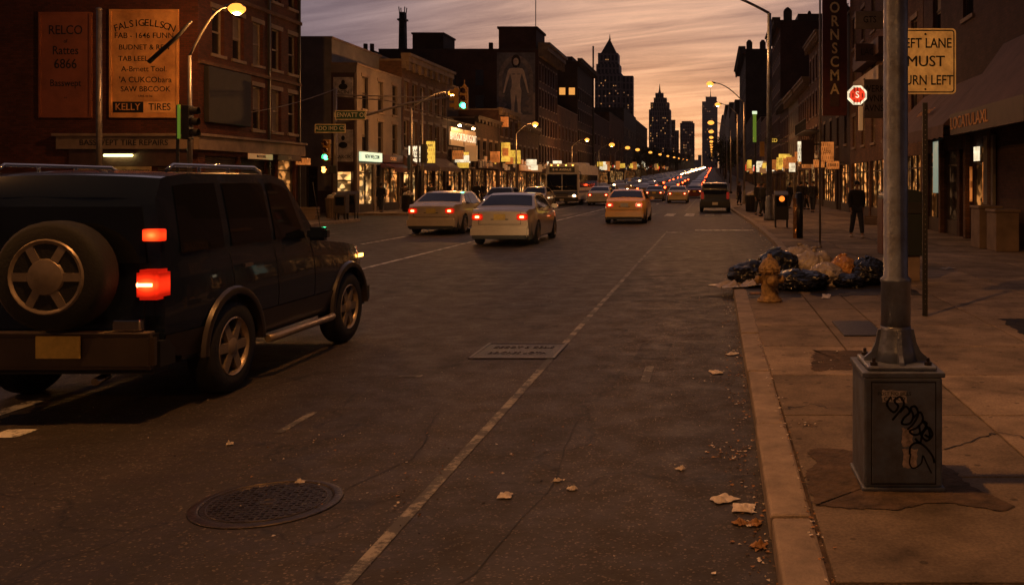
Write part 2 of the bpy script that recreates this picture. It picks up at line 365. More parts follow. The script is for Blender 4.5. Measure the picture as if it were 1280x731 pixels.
def tail_mat():
    m, nt, p, N, L = nodes('tail_lamp_lens'); p.inputs['Base Color'].default_value = (.3, .01, .005, 1); p.inputs['Roughness'].default_value = .15
    tc = N('ShaderNodeTexCoord'); mp = N('ShaderNodeMapping'); mp.inputs['Scale'].default_value = (7, 0, 11); L(tc.outputs['Object'], mp.inputs[0])
    ln = N('ShaderNodeVectorMath'); ln.operation = 'LENGTH'; L(mp.outputs[0], ln.inputs[0])
    r = N('ShaderNodeValToRGB'); el = r.color_ramp.elements; el[0].color = (1, .30, .06, 1); el[1].position = 1.0; el[1].color = (.22, .004, .001, 1)
    x = el.new(.28); x.color = (1, .10, .015, 1); x = el.new(.6); x.color = (.75, .022, .004, 1); L(ln.outputs['Value'], r.inputs[0])
    L(r.outputs[0], p.inputs['Emission Color']); p.inputs['Emission Strength'].default_value = 1.7; return m
M = {}
M['asphalt'] = asphalt('asphalt', .029); M['asphalt_dark'] = asphalt('asphalt_patch', .017)
M['slab'] = slab_mat()
M['kerb'] = mat('kerb_stone', (.26,.20,.15), .8, var=.45, vs=4, bump=.4, bs=60)
M['dirt'] = mat('packed_dirt', (.075,.048,.032), .95, var=.6, vs=9, bump=1.0, bs=30)
M['ground'] = mat('far_ground', (.05,.045,.04), .95, var=.3, vs=.05)
M['white_paint'] = paint_mat('worn_white_paint', (.62,.60,.55), .42)
M['mid_paint'] = paint_mat('half_worn_white_paint', (.26,.235,.20), .485)
M['faint_paint'] = paint_mat('faint_white_paint', (.22,.20,.17), .50)
M['iron'] = mat('cast_iron', (.035,.030,.028), .45, .6, var=.5, vs=12, bump=.5, bs=80)
M['iron_rub'] = mat('rubbed_iron', (.060,.046,.036), .4, .7, var=.5, vs=14, bump=.3, bs=60)
M['grey_steel'] = mat('grey_painted_steel', (.16,.19,.27), .36, .3, var=.3, vs=5, bump=.25, bs=25, dirt=(.11,.10,.11))  # blue of the sky light mixed into the post's base colour
M['grey_box'] = mat('grey_painted_cabinet', (.09,.115,.17), .5, .1, var=.35, vs=6, bump=.2, bs=30, dirt=(.085,.075,.08))  # cabinet colour also carries the bluish sky light
M['galv'] = mat('galvanised_pole', (.25,.22,.20), .45, .6, var=.3, vs=4)
M['dark_metal'] = mat('dark_metal', (.03,.028,.026), .5, .3, var=.3)
M['black'] = mat('black_paint', (.008,.008,.009), .4, var=.2)
M['ink'] = mat('black_ink', (.006,.006,.006), .7, var=.1)
M['hydrant'] = mat('old_hydrant_paint', (.33,.21,.085), .55, .1, var=.6, vs=14, bump=.4, bs=60, dirt=(.16,.09,.04))
M['trash_black'] = mat('black_plastic_bag', (.008,.008,.009), .22, var=.2, bump=.5, bs=16)
M['trash_white'] = mat('pale_plastic_bag', (.42,.36,.31), .35, var=.4, vs=8, bump=.6, bs=18)
M['trash_orange'] = mat('orange_plastic_bag', (.45,.22,.06), .3, var=.6, vs=10, bump=.6, bs=20)
M['paper'] = mat('paper_scrap', (.55,.48,.42), .8, var=.35, vs=20)
M['leaf'] = mat('dry_leaf', (.28,.14,.05), .8, var=.5, vs=20)
M['sign_white'] = mat('old_white_sign', (.88,.74,.42), .4, var=.22, vs=6, dirt=(.66,.52,.28))
M['sign_green'] = mat('green_sign', (.02,.09,.05), .4, var=.15)
M['sign_letter'] = mat('reflective_lettering', (.75,.70,.5), .4, var=.1)
M['rubber'] = mat('tyre_rubber', (.012,.012,.012), .8, var=.2, bump=.2, bs=50)
M['alloy'] = mat('alloy_rim', (.30,.24,.18), .38, .45, var=.25, vs=10)
M['chrome'] = mat('chrome_trim', (.55,.5,.45), .12, 1.0, var=.1)
M['car_glass'] = mat('tinted_glass', (.006,.007,.009), .04, var=0.1, spec=.45)
M['plastic'] = mat('dark_plastic', (.015,.015,.016), .5, var=.2)
M['plate'] = mat('licence_plate', (.60,.42,.10), .5, var=.2, vs=20)
M['plate_white'] = mat('pale_licence_plate', (.65,.6,.5), .5, var=.2, vs=20)
def carpaint(name, c, metal=.4, rough=.28): return mat(name, c, rough, metal, var=.12, vs=2.5, coat=.8)
M['p_navy'] = carpaint('dark_blue_paint', (.009,.015,.032), .20, .25)
M['p_tan'] = mat('bronze_lower_paint', (.10,.075,.055), .35, .5, var=.2, coat=.4)
M['p_arch'] = mat('dark_bronze_trim', (.045,.036,.030), .38, .4, var=.2, coat=.4)
M['p_silver'] = carpaint('silver_paint', (.54,.44,.33), .4); M['p_beige'] = carpaint('beige_paint', (.58,.46,.31), .4)
M['p_taxi'] = carpaint('taxi_yellow_paint', (.85,.40,.002), .0); M['p_white'] = carpaint('white_paint', (.60,.58,.55), .0)
M['p_black'] = carpaint('black_car_paint', (.012,.012,.013)); M['p_maroon'] = carpaint('maroon_paint', (.12,.012,.012)); M['p_grey'] = carpaint('grey_paint', (.14,.13,.13))
M['tail'] = tail_mat(); M['tail_core'] = emis('tail_light_bulb', (1,.36,.12), 9)
M['tail_dim'] = emis('tail_light_faint', (.5,.02,.01), .25, False)  # switched-off tail lamps keep a faint red emission
M['head'] = emis('headlight_warm', (1,.68,.36), 14); M['head_far'] = emis('far_headlight', (1,.60,.26), 30, False)
M['tail_far'] = emis('far_tail_light', (1,.07,.015), 14, False)
M['amber'] = emis('amber_marker', (1,.45,.08), 8, False)
M['sodium'] = emis('sodium_lens', (1,.62,.25), 40); M['sodium_far'] = emis('far_sodium_lens', (1,.60,.25), 60, False)
M['bowl'] = emis('lamp_halo_bowl', (1,.36,.05), 2.0, False)
M['green_on'] = emis('green_signal_on', (.05,1,.42), 14); M['lens_off'] = mat('unlit_signal_lens', (.05,.015,.01), .3)
M['hand_on'] = emis('walk_signal_on', (1,.32,.06), 9, False)
M['sig_yellow'] = mat('signal_housing_yellow', (.42,.22,.03), .5, var=.3)
M['tube_light'] = emis('fluorescent_tube', (1,.88,.30), 16)
M['green_edge_glow'] = emis('green_yellow_edge_glow', (.30,.50,.05), .28, False)  # light caught on signal edges, put in as emission
M['brick_red'] = brick('red_brick', (.13,.038,.024), (.08,.025,.018), (.05,.036,.03))
M['brick_brown'] = brick('brown_brick', (.19,.095,.055), (.12,.06,.038), (.09,.07,.055))
M['brick_dark'] = brick('dark_brick', (.075,.045,.035), (.05,.032,.026), (.05,.04,.035))
M['brick_plum'] = brick('plum_brick', (.10,.05,.045), (.07,.036,.034), (.05,.04,.04))
M['stucco'] = mat('grey_stucco', (.21,.19,.175), .9, var=.35, vs=.8, bump=.2, bs=20)
M['stucco_warm'] = mat('warm_stucco', (.20,.16,.135), .9, var=.3, vs=.8, bump=.2, bs=20)
M['stone'] = mat('brown_stone', (.22,.16,.12), .8, var=.4, vs=1.5, bump=.3, bs=15)
M['stone_dark'] = mat('sooty_stone', (.06,.045,.04), .8, var=.4, vs=1.5)
M['wood_dark'] = mat('dark_painted_wood', (.045,.03,.025), .6, var=.4)
M['wood_pale'] = mat('pale_window_frame', (.26,.21,.17), .6, var=.3)
M['glass_dark'] = mat('dark_window_glass', (.012,.012,.015), .06, var=.2, spec=.8)
M['blind'] = mat('drawn_blind', (.20,.16,.12), .7, var=.3)
M['lit_pane'] = emis('lit_window_pane', (1,.42,.09), .85, False); M['tower_pane'] = emis('far_lit_pane', (1,.45,.14), .65, False); M['tower_pane_dim'] = emis('far_dim_pane', (1,.45,.2), .35, False)
M['lit_dim'] = emis('dim_lit_pane', (.9,.42,.15), .22, False)
M['shutter'] = mat('roller_shutter', (.10,.075,.055), .5, .4, var=.5, vs=3)
M['shutter_dark'] = mat('dark_roller_shutter', (.035,.028,.024), .5, .4, var=.5, vs=3)
M['sheet_black'] = mat('black_sheet_metal', (.012,.009,.008), .7, var=.5)  # even near-black base, keeps the sheet dark beside the corner lamp
M['poster'] = mat('weathered_board', (.72,.36,.12), .7, var=.25, vs=1.2, dirt=(.5,.22,.07))
M['poster_dark'] = mat('faded_red_board', (.25,.075,.035), .75, var=.3, vs=1.2)
M['notice'] = mat('notice_board', (.34,.24,.14), .8, var=.4, vs=4)
M['sign_dark'] = mat('dark_signboard', (.06,.03,.025), .6, var=.4)
M['sign_red'] = mat('red_signboard', (.09,.016,.012), .5, var=.4)
M['awning'] = mat('plum_canvas_awning', (.12,.065,.06), .85, var=.3, vs=2, bump=.2, bs=8)
M['awning2'] = mat('tan_canvas_awning', (.22,.15,.10), .85, var=.3, vs=2, bump=.2, bs=8)
M['lit_white'] = lit_sign('lit_white_sign', (1,.84,.55), 1.15); M['lit_yellow'] = lit_sign('lit_yellow_sign', (1,.60,.08), .85)
M['lit_orange'] = lit_sign('lit_orange_sign', (1,.30,.06), .42, False); M['lit_green_white'] = emis('lit_pale_green_sign', (.80,.95,.62), 1.0, False)
M['lit_red'] = lit_sign('lit_red_sign', (1,.06,.02), .9, False); M['lit_teal'] = emis('lit_teal_poster', (.42,.62,.50), .32, False)
M['shop_a'] = shop_mat('lit_shop_warm', [(1,.50,.14),(1,.30,.06),(1,.55,.20)], 1.6)
M['shop_b'] = shop_mat('lit_shop_dim', [(.9,.34,.08),(.6,.18,.04)], .9)
M['shop_c'] = shop_mat('lit_shop_white', [(1,.62,.24),(1,.45,.12),(1,.50,.18)], 2.1)
M['shop_d'] = shop_mat('dark_shop', [(.25,.12,.05),(.12,.05,.03)], .25)
M['skin'] = mat('skin', (.30,.17,.11), .6, var=.1); M['cloth_black'] = mat('black_cloth', (.012,.012,.014), .9, var=.3)
M['denim'] = mat('dark_denim', (.02,.024,.035), .9, var=.3); M['cloth_brown'] = mat('brown_cloth', (.05,.03,.022), .9, var=.3)
M['shoe'] = mat('pale_shoe', (.35,.30,.27), .6, var=.2); M['hair'] = mat('dark_hair', (.01,.008,.007), .7, var=.2)
M['bark'] = mat('tree_bark', (.06,.045,.035), .9, var=.4); M['leaves'] = mat('tree_leaves', (.035,.05,.02), .7, var=.5, vs=1.5)
# ------------------------------------------------------------------ the setting
def strip(name, x0, x1, ys, m, dz=0.0, skirt=0.0, kind='structure', xs=None, parent=None):
    b = MB(); xs = xs or [x0, x1]
    b.grid([[(x, y, e(y) + dz) for x in xs] for y in ys])
    if skirt:
        for x in (xs[0], xs[-1]): b.grid([[(x, y, e(y) + dz), (x, y, e(y) + dz - skirt)] for y in ys])
        for y in (ys[0], ys[-1]): b.grid([[(x, y, e(y) + dz), (x, y, e(y) + dz - skirt)] for x in xs])
    o = b.build(name, m, parent); o['kind'] = kind
    for p in o.data.polygons:
        if p.normal.z < -0.5: p.flip()
    return o
YS = [-30, 0, 30, 60, 90, 95, 100, 105, 110, 115, 120, 130, 150, 165, 200, 300, 500, 800, 1100, 1355, 1500]
strip('ground', 0, 0, [-60] + YS[1:] + [1900, 2300, 2700], M['ground'], -0.06, xs=[-1500, -200, -60, 60, 200, 1500])
strip('road', 0, 0, YS, M['asphalt'], 0.0, xs=[-60, -15, 2, 60])
def kerb_line(pts, w=0.2, stone=1.8, name='kerb', side=1):
    """kerb stones along a polyline; the pavement lies on the right of it when side=1"""
    b = MB(); random.seed(3)
    for (p, q) in zip(pts[:-1], pts[1:]):
        p, q = Vector((*p, 0)), Vector((*q, 0)); d = q - p; L_ = d.length; d.normalize(); n = Vector((d.y, -d.x, 0)) * side * w
        k = max(1, round(L_ / stone)); s = L_ / k
        for i in range(k):
            a = p + d * (i*s + 0.008); c = p + d * ((i+1)*s - 0.008); h = SW + random.uniform(-.006, .006); j = d*0 + n*random.uniform(-.03, .03)
            za, zc = e(a.y), e(c.y)
            v = [(a.x+j.x, a.y+j.y, za-.2), (c.x+j.x, c.y+j.y, zc-.2), (c.x+n.x, c.y+n.y, zc-.2), (a.x+n.x, a.y+n.y, za-.2)]
            v += [(x, y, z+.2+h) for x, y, z in v]
            b.add(v, [(0,3,2,1),(4,5,6,7),(0,1,5,4),(1,2,6,5),(2,3,7,6),(3,0,4,7)])
    o = b.build(name, M['kerb'], bevel=.018); o['kind'] = 'structure'; return o
near_k = [(.27, 1.0), (.31, 8.0), (.34, 15.9)]
bend = [(.34, 15.9), (.75, 17.1), (1.35, 18.5), (1.72, 20.2), (1.72, 30), (1.62, 40), (1.35, 50), (1.2, 57)]
kerb_line(near_k + bend[1:] + [(1.2, 90), (1.2, 100)])
kerb_line([(1.2, 100)] + [(1.2, y) for y in (112, 130, 165, 300, 600)], stone=8)
kerb_line([(-15.8, 29.8), (-15.8, 41.4)], side=-1); kerb_line([(-15.8, 49.2), (-15.8, 90), (-15.8, 100)], side=-1)
kerb_line([(-15.8, y) for y in (100, 112, 130, 165, 300, 600)], stone=8, side=-1)
kerb_line([(-15.8, 29.8), (-16.4, 29.2), (-45, 29.2)], side=1); kerb_line([(-45, 42), (-16.4, 42), (-15.8, 41.4)], side=1)
kerb_line([(-15.8, 49.2), (-16.4, 48.6), (-19.2, 48.6)], side=1)
# pavement of separate slabs on the right
def slabs():
    b = MB(); random.seed(11)
    X = [.50, 1.31, 1.86, 3.2, 4.55, 5.95, 7.5]
    y = 1.05
    while y < 60:
        near = y < 7.7
        xs = [.50, 1.86, 3.2, 4.55, 5.95, 7.5] if near else X
        for x0, x1 in zip(xs[:-1], xs[1:]):
            if y > 16.3 and x0 < 1.9:
                if x1 <= 1.9: continue
            if y > 15.0 and x0 < 1.8: continue
            g = .009; t = [random.uniform(-.0018, .0018) for _ in range(4)]
            v = [(x0+g, y+g, 0), (x1-g, y+g, 0), (x1-g, y+1.35-g, 0), (x0+g, y+1.35-g, 0)]
            v += [(q[0], q[1], SW + t[i]) for i, q in enumerate(v)]
            b.add(v, [(4,5,6,7),(0,1,5,4),(1,2,6,5),(2,3,7,6),(3,0,4,7)])
        y += 1.35
    o = b.build('sidewalk', M['slab'], fix=False, bevel=.006); o['kind'] = 'structure'
slabs()
def poly_sheet(name, pts, z, m, skirt=0, kind='structure'):
    b = MB(); n = len(pts); b.add([(x, y, z + e(y)) for x, y in pts], [tuple(range(n))])
    if skirt:
        for i in range(n):
            p, q = pts[i], pts[(i+1) % n]
            b.quad((p[0], p[1], z-skirt), (q[0], q[1], z-skirt), (q[0], q[1], z), (p[0], p[1], z))
    o = b.build(name, m)
    o['kind'] = kind; return o
# bedding under the slab joints, and the plain pavement of the kerb extension
poly_sheet('sidewalk_bed', [(.47, 1), (.52, 15.9), (.9, 17), (1.5, 18.3), (1.9, 20.2), (1.9, 30), (1.8, 40), (1.55, 50), (1.4, 57), (1.4, 62), (7.6, 62), (7.6, 1)], SW - .02, M['dirt'])
poly_sheet('sidewalk_corner', [(.54, 15.4), (.56, 15.9), (.95, 17), (1.5, 18.2), (1.92, 20.2), (1.92, 30), (1.82, 40), (1.57, 50), (1.42, 57), (1.9, 60), (3.19, 60), (3.19, 15.4)], SW - .008, M['slab'])
ysr = [60, 80, 90, 95, 100, 105, 110, 115, 120, 130, 145, 165, 300, 600, 1355, 1500]
strip('sidewalk', 1.4, 7.6, ysr, M['slab'], SW - .004, skirt=.1)
ysl = [48.8, 70, 90, 95, 100, 105, 110, 115, 120, 130, 145, 165, 300, 600, 1355, 1500]
strip('sidewalk', -19.3, -16.0, ysl, M['slab'], SW - .004, skirt=.1)
poly_sheet('sidewalk', [(-45, 29.4), (-16.4, 29.4), (-16, 29.9), (-16, 41.3), (-16.4, 41.8), (-45, 41.8)], SW - .004, M['slab'], .1)
# painted lines and marks, 4 mm over the asphalt
def mark(name, pts, m, z=.004, kind='structure'): return poly_sheet(name, pts, z, m, kind=kind)
def lane(name, x, y0, y1, w, m, dash=None):
    b = MB(); ys = []
    y = y0
    while y < y1:
        l = dash[0] if dash else min(6, y1 - y)
        b.quad((x-w/2, y, e(y)+.004), (x+w/2, y, e(y)+.004), (x+w/2, y+l, e(y+l)+.004), (x-w/2, y+l, e(y+l)+.004)); y += l + (dash[1] if dash else 0)
    o = b.build(name, m); o['kind'] = 'structure'; return o
lane('parking_lane_line', -1.60, 2.5, 33, .07, M['mid_paint'])
lane('parking_lane_line', -1.60, 55, 240, .10, M['faint_paint'])
lane('lane_line', -7.08, 8.3, 200, .11, M['white_paint'])
lane('lane_line', -9.9, 26, 200, .11, M['white_paint'])
lane('lane_line', -12.9, 20, 200, .10, M['faint_paint'], (3, 6))
lane('lane_line', -4.4, 55, 300, .10, M['white_paint'], (3, 6))
mark('lane_dash', [(-5.47, 6.3), (-5.34, 6.3), (-5.34, 7.45), (-5.47, 7.45)], M['white_paint'])
mark('lane_dash', [(-4.98, 6.3), (-4.77, 6.3), (-4.77, 6.52), (-4.98, 6.52)], M['white_paint'])
mark('lane_dash', [(-3.06, 6.42), (-3.0, 6.42), (-3.0, 7.0), (-3.06, 7.0)], M['faint_paint'])
mark('lane_dash', [(-2.83, 8.27), (-2.62, 8.27), (-2.62, 8.35), (-2.83, 8.35)], M['faint_paint'])
mark('stop_line', [(-.62, 33.3), (1.5, 33.3), (1.5, 33.9), (-.62, 33.9)], M['white_paint'])
mark('stop_line', [(-9.8, 52.6), (-4.5, 52.6), (-4.5, 53.1), (-9.8, 53.1)], M['faint_paint'])
for i, x in enumerate((-2.5, -1.45, -.38, .52)):
    mark('crosswalk_bar', [(x, 47.6), (x+.5, 47.6), (x+.5, 51.6), (x, 51.6)], M['white_paint'] if i < 2 else M['faint_paint'])
for x in (-3.6, -4.7, -5.8, -6.9, -8, -9.1, -10.2, -11.3, -12.4, -13.5, -14.6): mark('crosswalk_bar', [(x, 47.6), (x+.5, 47.6), (x+.5, 51.6), (x, 51.6)], M['faint_paint'])
for (px, py, w, d) in ((843, 291, .5, .35), (838, 302, .42, .12), (832, 309, .4, .1)):
    y = 2012.5 / (py - 228); x = (px - 890) / 1150 * y
    mark('road_mark', [(x-w/2, y), (x+w/2, y), (x+w/2, y+d), (x-w/2, y+d)], M['white_paint'] if w > .45 else M['faint_paint'])
for (x, y, w, d) in ((-.62, 9.1, .32, .9), (-.85, 13.5, 1.6, 5.2), (-4.3, 14.5, 2.0, 4.0), (-.5, 20.5, 2.0, 6)):  # utility cut patches
    mark('asphalt_patch', [(x-w/2, y), (x+w/2, y), (x+w/2+.03, y+d), (x-w/2+.02, y+d)], M['asphalt_dark'], .003)
mark('road_mark', [(-.63, 8.05), (-.55, 8.05), (-.55, 8.75), (-.63, 8.75)], M['faint_paint'])
# tree-pit dirt and broken asphalt repairs on the pavement
def blotch(name, pts, z, m, seed=1, n=9, amp=.032, thick=.0):
    random.seed(seed); out = []
    for (p, q) in zip(pts, pts[1:] + pts[:1]):
        n = max(3, int(math.hypot(q[0]-p[0], q[1]-p[1])/.022))
        for i in range(n):
            t = i / n; x_, y_ = p[0]+(q[0]-p[0])*t, p[1]+(q[1]-p[1])*t; l_ = math.hypot(q[0]-p[0], q[1]-p[1]); nx, ny = (q[1]-p[1])/l_, -(q[0]-p[0])/l_
            o_ = amp*2.6*mnoise.noise(Vector((x_*4, y_*4, seed))) + amp*.9*mnoise.noise(Vector((x_*22, y_*22, seed))) + random.uniform(-.004, .004); out.append((x_+nx*o_, y_+ny*o_))
    bb = MB(); cx = sum(p[0] for p in out)/len(out); cy = sum(p[1] for p in out)/len(out); k = len(out)
    bb.add([(x, y, z) for x, y in out] + [(cx, cy, z)], [(i, (i+1) % k, k) for i in range(k)]); o = bb.build(name, m); o['kind'] = 'structure'; return o
blotch('dirt_patch', [(.52, 4.62), (1.48, 4.62), (1.36, 5.1), (1.30, 5.55), (.62, 5.6), (.55, 5.0)], SW + .0035, M['dirt'], 3)
blotch('dirt_patch', [(.88, 7.95), (1.4, 8.05), (1.45, 8.9), (.95, 8.95)], SW + .0035, M['dirt'], 5)
blotch('dirt_patch', [(.5, 12.9), (1.28, 13.0), (1.28, 14.2), (.5, 14.2)], SW + .0035, M['asphalt_dark'], 6)
blotch('dirt_patch', [(1.45, 13.2), (3.1, 13.3), (3.0, 14.6), (1.4, 14.6)], SW + .0035, M['asphalt_dark'], 8)
blotch('dirt_patch', [(3.3, 9.3), (5.9, 9.2), (5.8, 11.0), (3.4, 11.0)], SW + .0035, M['asphalt_dark'], 9, amp=.03)
# cracks: thin dark wandering grooves
def crack(pts, seed, z, w=.0045):
    random.seed(seed); b = MB(); line = []
    for p, q in zip(pts[:-1], pts[1:]):
        for i in range(8):
            t = i/8; line.append(Vector((p[0]+(q[0]-p[0])*t+random.uniform(-.03, .03), p[1]+(q[1]-p[1])*t+random.uniform(-.03, .03), z)))
    for p, q in zip(line[:-1], line[1:]):
        d = (q-p); n = Vector((-d.y, d.x, 0)).normalized()*w*random.uniform(.4, 1.2); b.quad(p-n, p+n, q+n, q-n)
    o = b.build('crack', M['ink']); o['kind'] = 'structure'
crack([(1.87, 6.0), (2.15, 5.75), (2.35, 6.05), (2.7, 6.2)], 1, SW+.004); crack([(1.4, 5.6), (1.75, 5.9), (1.87, 6.0)], 2, SW+.004, .006)
crack([(.5, 6.6), (.72, 6.75), (.95, 6.6)], 3, SW+.004); crack([(3.3, 12.4), (4.5, 12.1), (5.9, 12.6)], 4, SW+.004)
crack([(-3.9, 7.6), (-3.2, 9.6), (-3.0, 12.5), (-2.7, 16)], 5, .004, .005); crack([(-2.2, 4.8), (-1.9, 5.8), (-2.1, 7.2)], 7, .004, .004)
crack([(-1.2, 3.5), (-.9, 5.2), (-1.0, 6.9), (-.8, 8.8)], 8, .004, .003)

# iron covers
def manhole():
    t = empty('manhole_cover', (-2.43, 5.03, 0), R(8), 'large round iron manhole cover set in the road behind the dark car', 'manhole cover')
    b = MB(); b.lathe([(.335, .004), (.335, .009), (.345, .011), (.368, .009), (.38, .006), (.388, .002)], 48); b.build('rim', M['iron_rub'], t)
    b = MB(); b.lathe([(.0001, .005), (.326, .005), (.332, .004)], 48); c = b.build('cover', M['iron'], t)
    b = MB(); random.seed(4)
    for i in range(-8, 9):
        for j in range(-8, 9):
            x, y = i*.036, j*.036
            if math.hypot(x, y) < .30 and math.hypot(x, y) > .05:
                l = .014 if (i+j) % 2 else .008; k = .022 - l
                b.box(x-l, x+l, y-k, y+k, .004, .006 + random.uniform(.001, .004))
    b.lathe([(.295, .004), (.298, .009), (.306, .009), (.309, .004)], 48)
    b.lathe([(.030, .004), (.034, .009), (.044, .009), (.048, .004)], 24)
    b.build('tread_pattern', M['iron_rub'], c)
manhole()
def road_cover():
    t = empty('utility_cover', (-1.99, 9.55, 0), 0, 'rectangular lettered access cover in the road beside the long lane line', 'utility cover')
    b = MB(); b.box(-.40, .40, -.40, .40, -.02, .006); b.build('cover', M['iron'], t)
    b = MB()
    for a in ((-.43, .43, -.43, -.40), (-.43, .43, .40, .43), (-.43, -.40, -.40, .40), (.40, .43, -.40, .40)): b.box(*a, -.02, .012)
    b.build('frame', M['iron_rub'], t)
    for y, s in ((.17, 'CECOT B CEBIS'), (-.14, 'BEICRES LOTA')):
        text('lettering', s, .15, (0, y, .009), (0, 0, 0), M['iron_rub'], t, .003, sx=.62)
road_cover()
b = MB(); b.box(1.40, 1.84, 9.75, 10.75, SW-.01, SW+.014); o = b.build('pavement_hatch', M['iron'], bevel=.004)
tag(o, 'dark rectangular iron hatch in the pavement beyond the lamp post box', 'hatch')

# ------------------------------------------------------------------ buildings
def wall_face(mb, F, Wd, H, ops, reveal=.18, z0=0.0):
    A = sorted({0.0, Wd, *[o[0] for o in ops], *[o[1] for o in ops]}); Z = sorted({z0, H, *[o[2] for o in ops], *[o[3] for o in ops]})
    for a0, a1 in zip(A[:-1], A[1:]):
        for c0, c1 in zip(Z[:-1], Z[1:]):
            am, cm = (a0+a1)/2, (c0+c1)/2
            if any(o[0] < am < o[1] and o[2] < cm < o[3] for o in ops): continue
            mb.quad(F.p(a0, 0, c0), F.p(a1, 0, c0), F.p(a1, 0, c1), F.p(a0, 0, c1))
    for a0, a1, c0, c1 in ops:
        r = -reveal
        mb.quad(F.p(a0, 0, c0), F.p(a0, r, c0), F.p(a0, r, c1), F.p(a0, 0, c1)); mb.quad(F.p(a1, r, c0), F.p(a1, 0, c0), F.p(a1, 0, c1), F.p(a1, r, c1))
        mb.quad(F.p(a0, r, c1), F.p(a1, r, c1), F.p(a1, 0, c1), F.p(a0, 0, c1)); mb.quad(F.p(a0, 0, c0), F.p(a1, 0, c0), F.p(a1, r, c0), F.p(a0, r, c0))
_wm = {}
def add_window(root, F, a, z, w, h, kind='dark', frame='wood_dark', sill='stone', reveal=.16, simple=False, lintel=True):
    """canonical: x along the wall, -y outwards, origin at the window's lower centre"""
    k = (round(w, 2), round(h, 2), kind, frame, sill, simple, lintel)
    if k not in _wm:
        g = {'dark': 'glass_dark', 'blind': 'blind', 'lit': 'lit_pane', 'dim': 'lit_dim', 'half': 'glass_dark'}[kind]
        p = MB(); r = reveal; p.quad((-w/2, r, 0), (w/2, r, 0), (w/2, r, h), (-w/2, r, h))
        if kind == 'half': p.mi = 1; p.box(-w/2+.06, w/2-.06, r-.012, r-.004, h*.45, h-.05); p.mi = 0
        f = MB(); t = .055
        f.box(-w/2, -w/2+t, r-.06, r, 0, h); f.box(w/2-t, w/2, r-.06, r, 0, h); f.box(-w/2+t, w/2-t, r-.06, r, h-t, h); f.box(-w/2+t, w/2-t, r-.06, r, 0, t)
        f.box(-w/2+t, w/2-t, r-.05, r, h*.5-.03, h*.5+.03)
        s = MB(); s.box(-w/2-.10, w/2+.10, -.07, r-.061, -.12, 0); l_ = MB(); l_.box(-w/2-.12, w/2+.12, -.035, 0, h, h+.18)
        _wm[k] = (p.mesh('window', [M[g], M['blind']]), f.mesh('window_frame', M[frame]), s.mesh('sill', M[sill]), l_.mesh('lintel', M[sill]))
    P, f, s, l_ = _wm[k]
    o = place('window', P, root, F.p(a, 0, z)); o.rotation_euler = (0, 0, F.ang())
    if not simple: place('window_frame', f, o)
    if not simple or lintel: place('sill', s, o)
    if lintel: place('lintel', l_, o)
    return o
def shop_bay(root, F, a0, a1, z0, z1, kind, rv=.30):
    w = a1 - a0; c = (a0+a1)/2
    if kind.startswith('shutter'):
        m = M['shutter_dark'] if kind == 'shutter_dark' else M['shutter']; b = MB(); n = int((z1-z0)/.09); r = .14; h = (z1-z0)/n
        for i in range(n):
            z = z0 + i*h; b.quad(F.p(a0, -r, z), F.p(a1, -r, z), F.p(a1, -r+.03, z+h*.6), F.p(a0, -r+.03, z+h*.6)); b.quad(F.p(a0, -r+.03, z+h*.6), F.p(a1, -r+.03, z+h*.6), F.p(a1, -r, z+h), F.p(a0, -r, z+h))
        b.build('roller_shutter', m, root, fix=False)
    elif kind == 'door':
        b = MB(); b.quad(F.p(a0, -rv, z0), F.p(a1, -rv, z0), F.p(a1, -rv, z1), F.p(a0, -rv, z1)); d = b.build('shop_door', M['glass_dark'], root, fix=False)
        b = MB(); t = .09
        b.fbox(F, a0, a0+t, -rv, -rv+.06, z0, z1); b.fbox(F, a1-t, a1, -rv, -rv+.06, z0, z1); b.fbox(F, a0+t, a1-t, -rv, -rv+.06, z1-t, z1); b.fbox(F, a0+t, a1-t, -rv, -rv+.06, z0, z0+.25); b.fbox(F, a0+t, a1-t, -rv, -rv+.05, 2.02, 2.09)
        b.build('door_frame', M['wood_dark'], d)
    elif kind == 'wall': pass
    else:
        b = MB(); s = .45
        b.quad(F.p(a0, -rv, z0+s), F.p(a1, -rv, z0+s), F.p(a1, -rv, z1), F.p(a0, -rv, z1)); d = b.build('shop_window', M[kind], root, fix=False)
        b = MB(); b.fbox(F, a0, a1, -rv, -.05, z0, z0+s); t = .06
        n = max(1, round(w/1.1))
        for i in range(n+1):
            a = a0 + (w-t)*i/n; b.fbox(F, a, a+t, -rv+.002, -rv+.08, z0+s, z1)
        b.fbox(F, a0+t, a1-t, -rv+.002, -rv+.07, z1-.5, z1-.44)
        b.build('shop_window_frame', M['wood_dark'], d)
def signboard(root, F, a0, a1, z0, z1, m, txt=None, tm='sign_letter', d=.14, b0=.01, part='signboard', sz=None, sx=1):
    b = MB(); b.fbox(F, a0, a1, b0, b0+d, z0, z1); o = b.build(part, M[m], root, bevel=.012)
    if txt:
        t = text('lettering', txt, sz or (z1-z0)*.62, F.p((a0+a1)/2, b0+d+.004, (z0+z1)/2), (R(90), 0, F.ang()), M[tm], o, .006, sx=sx)
    return o
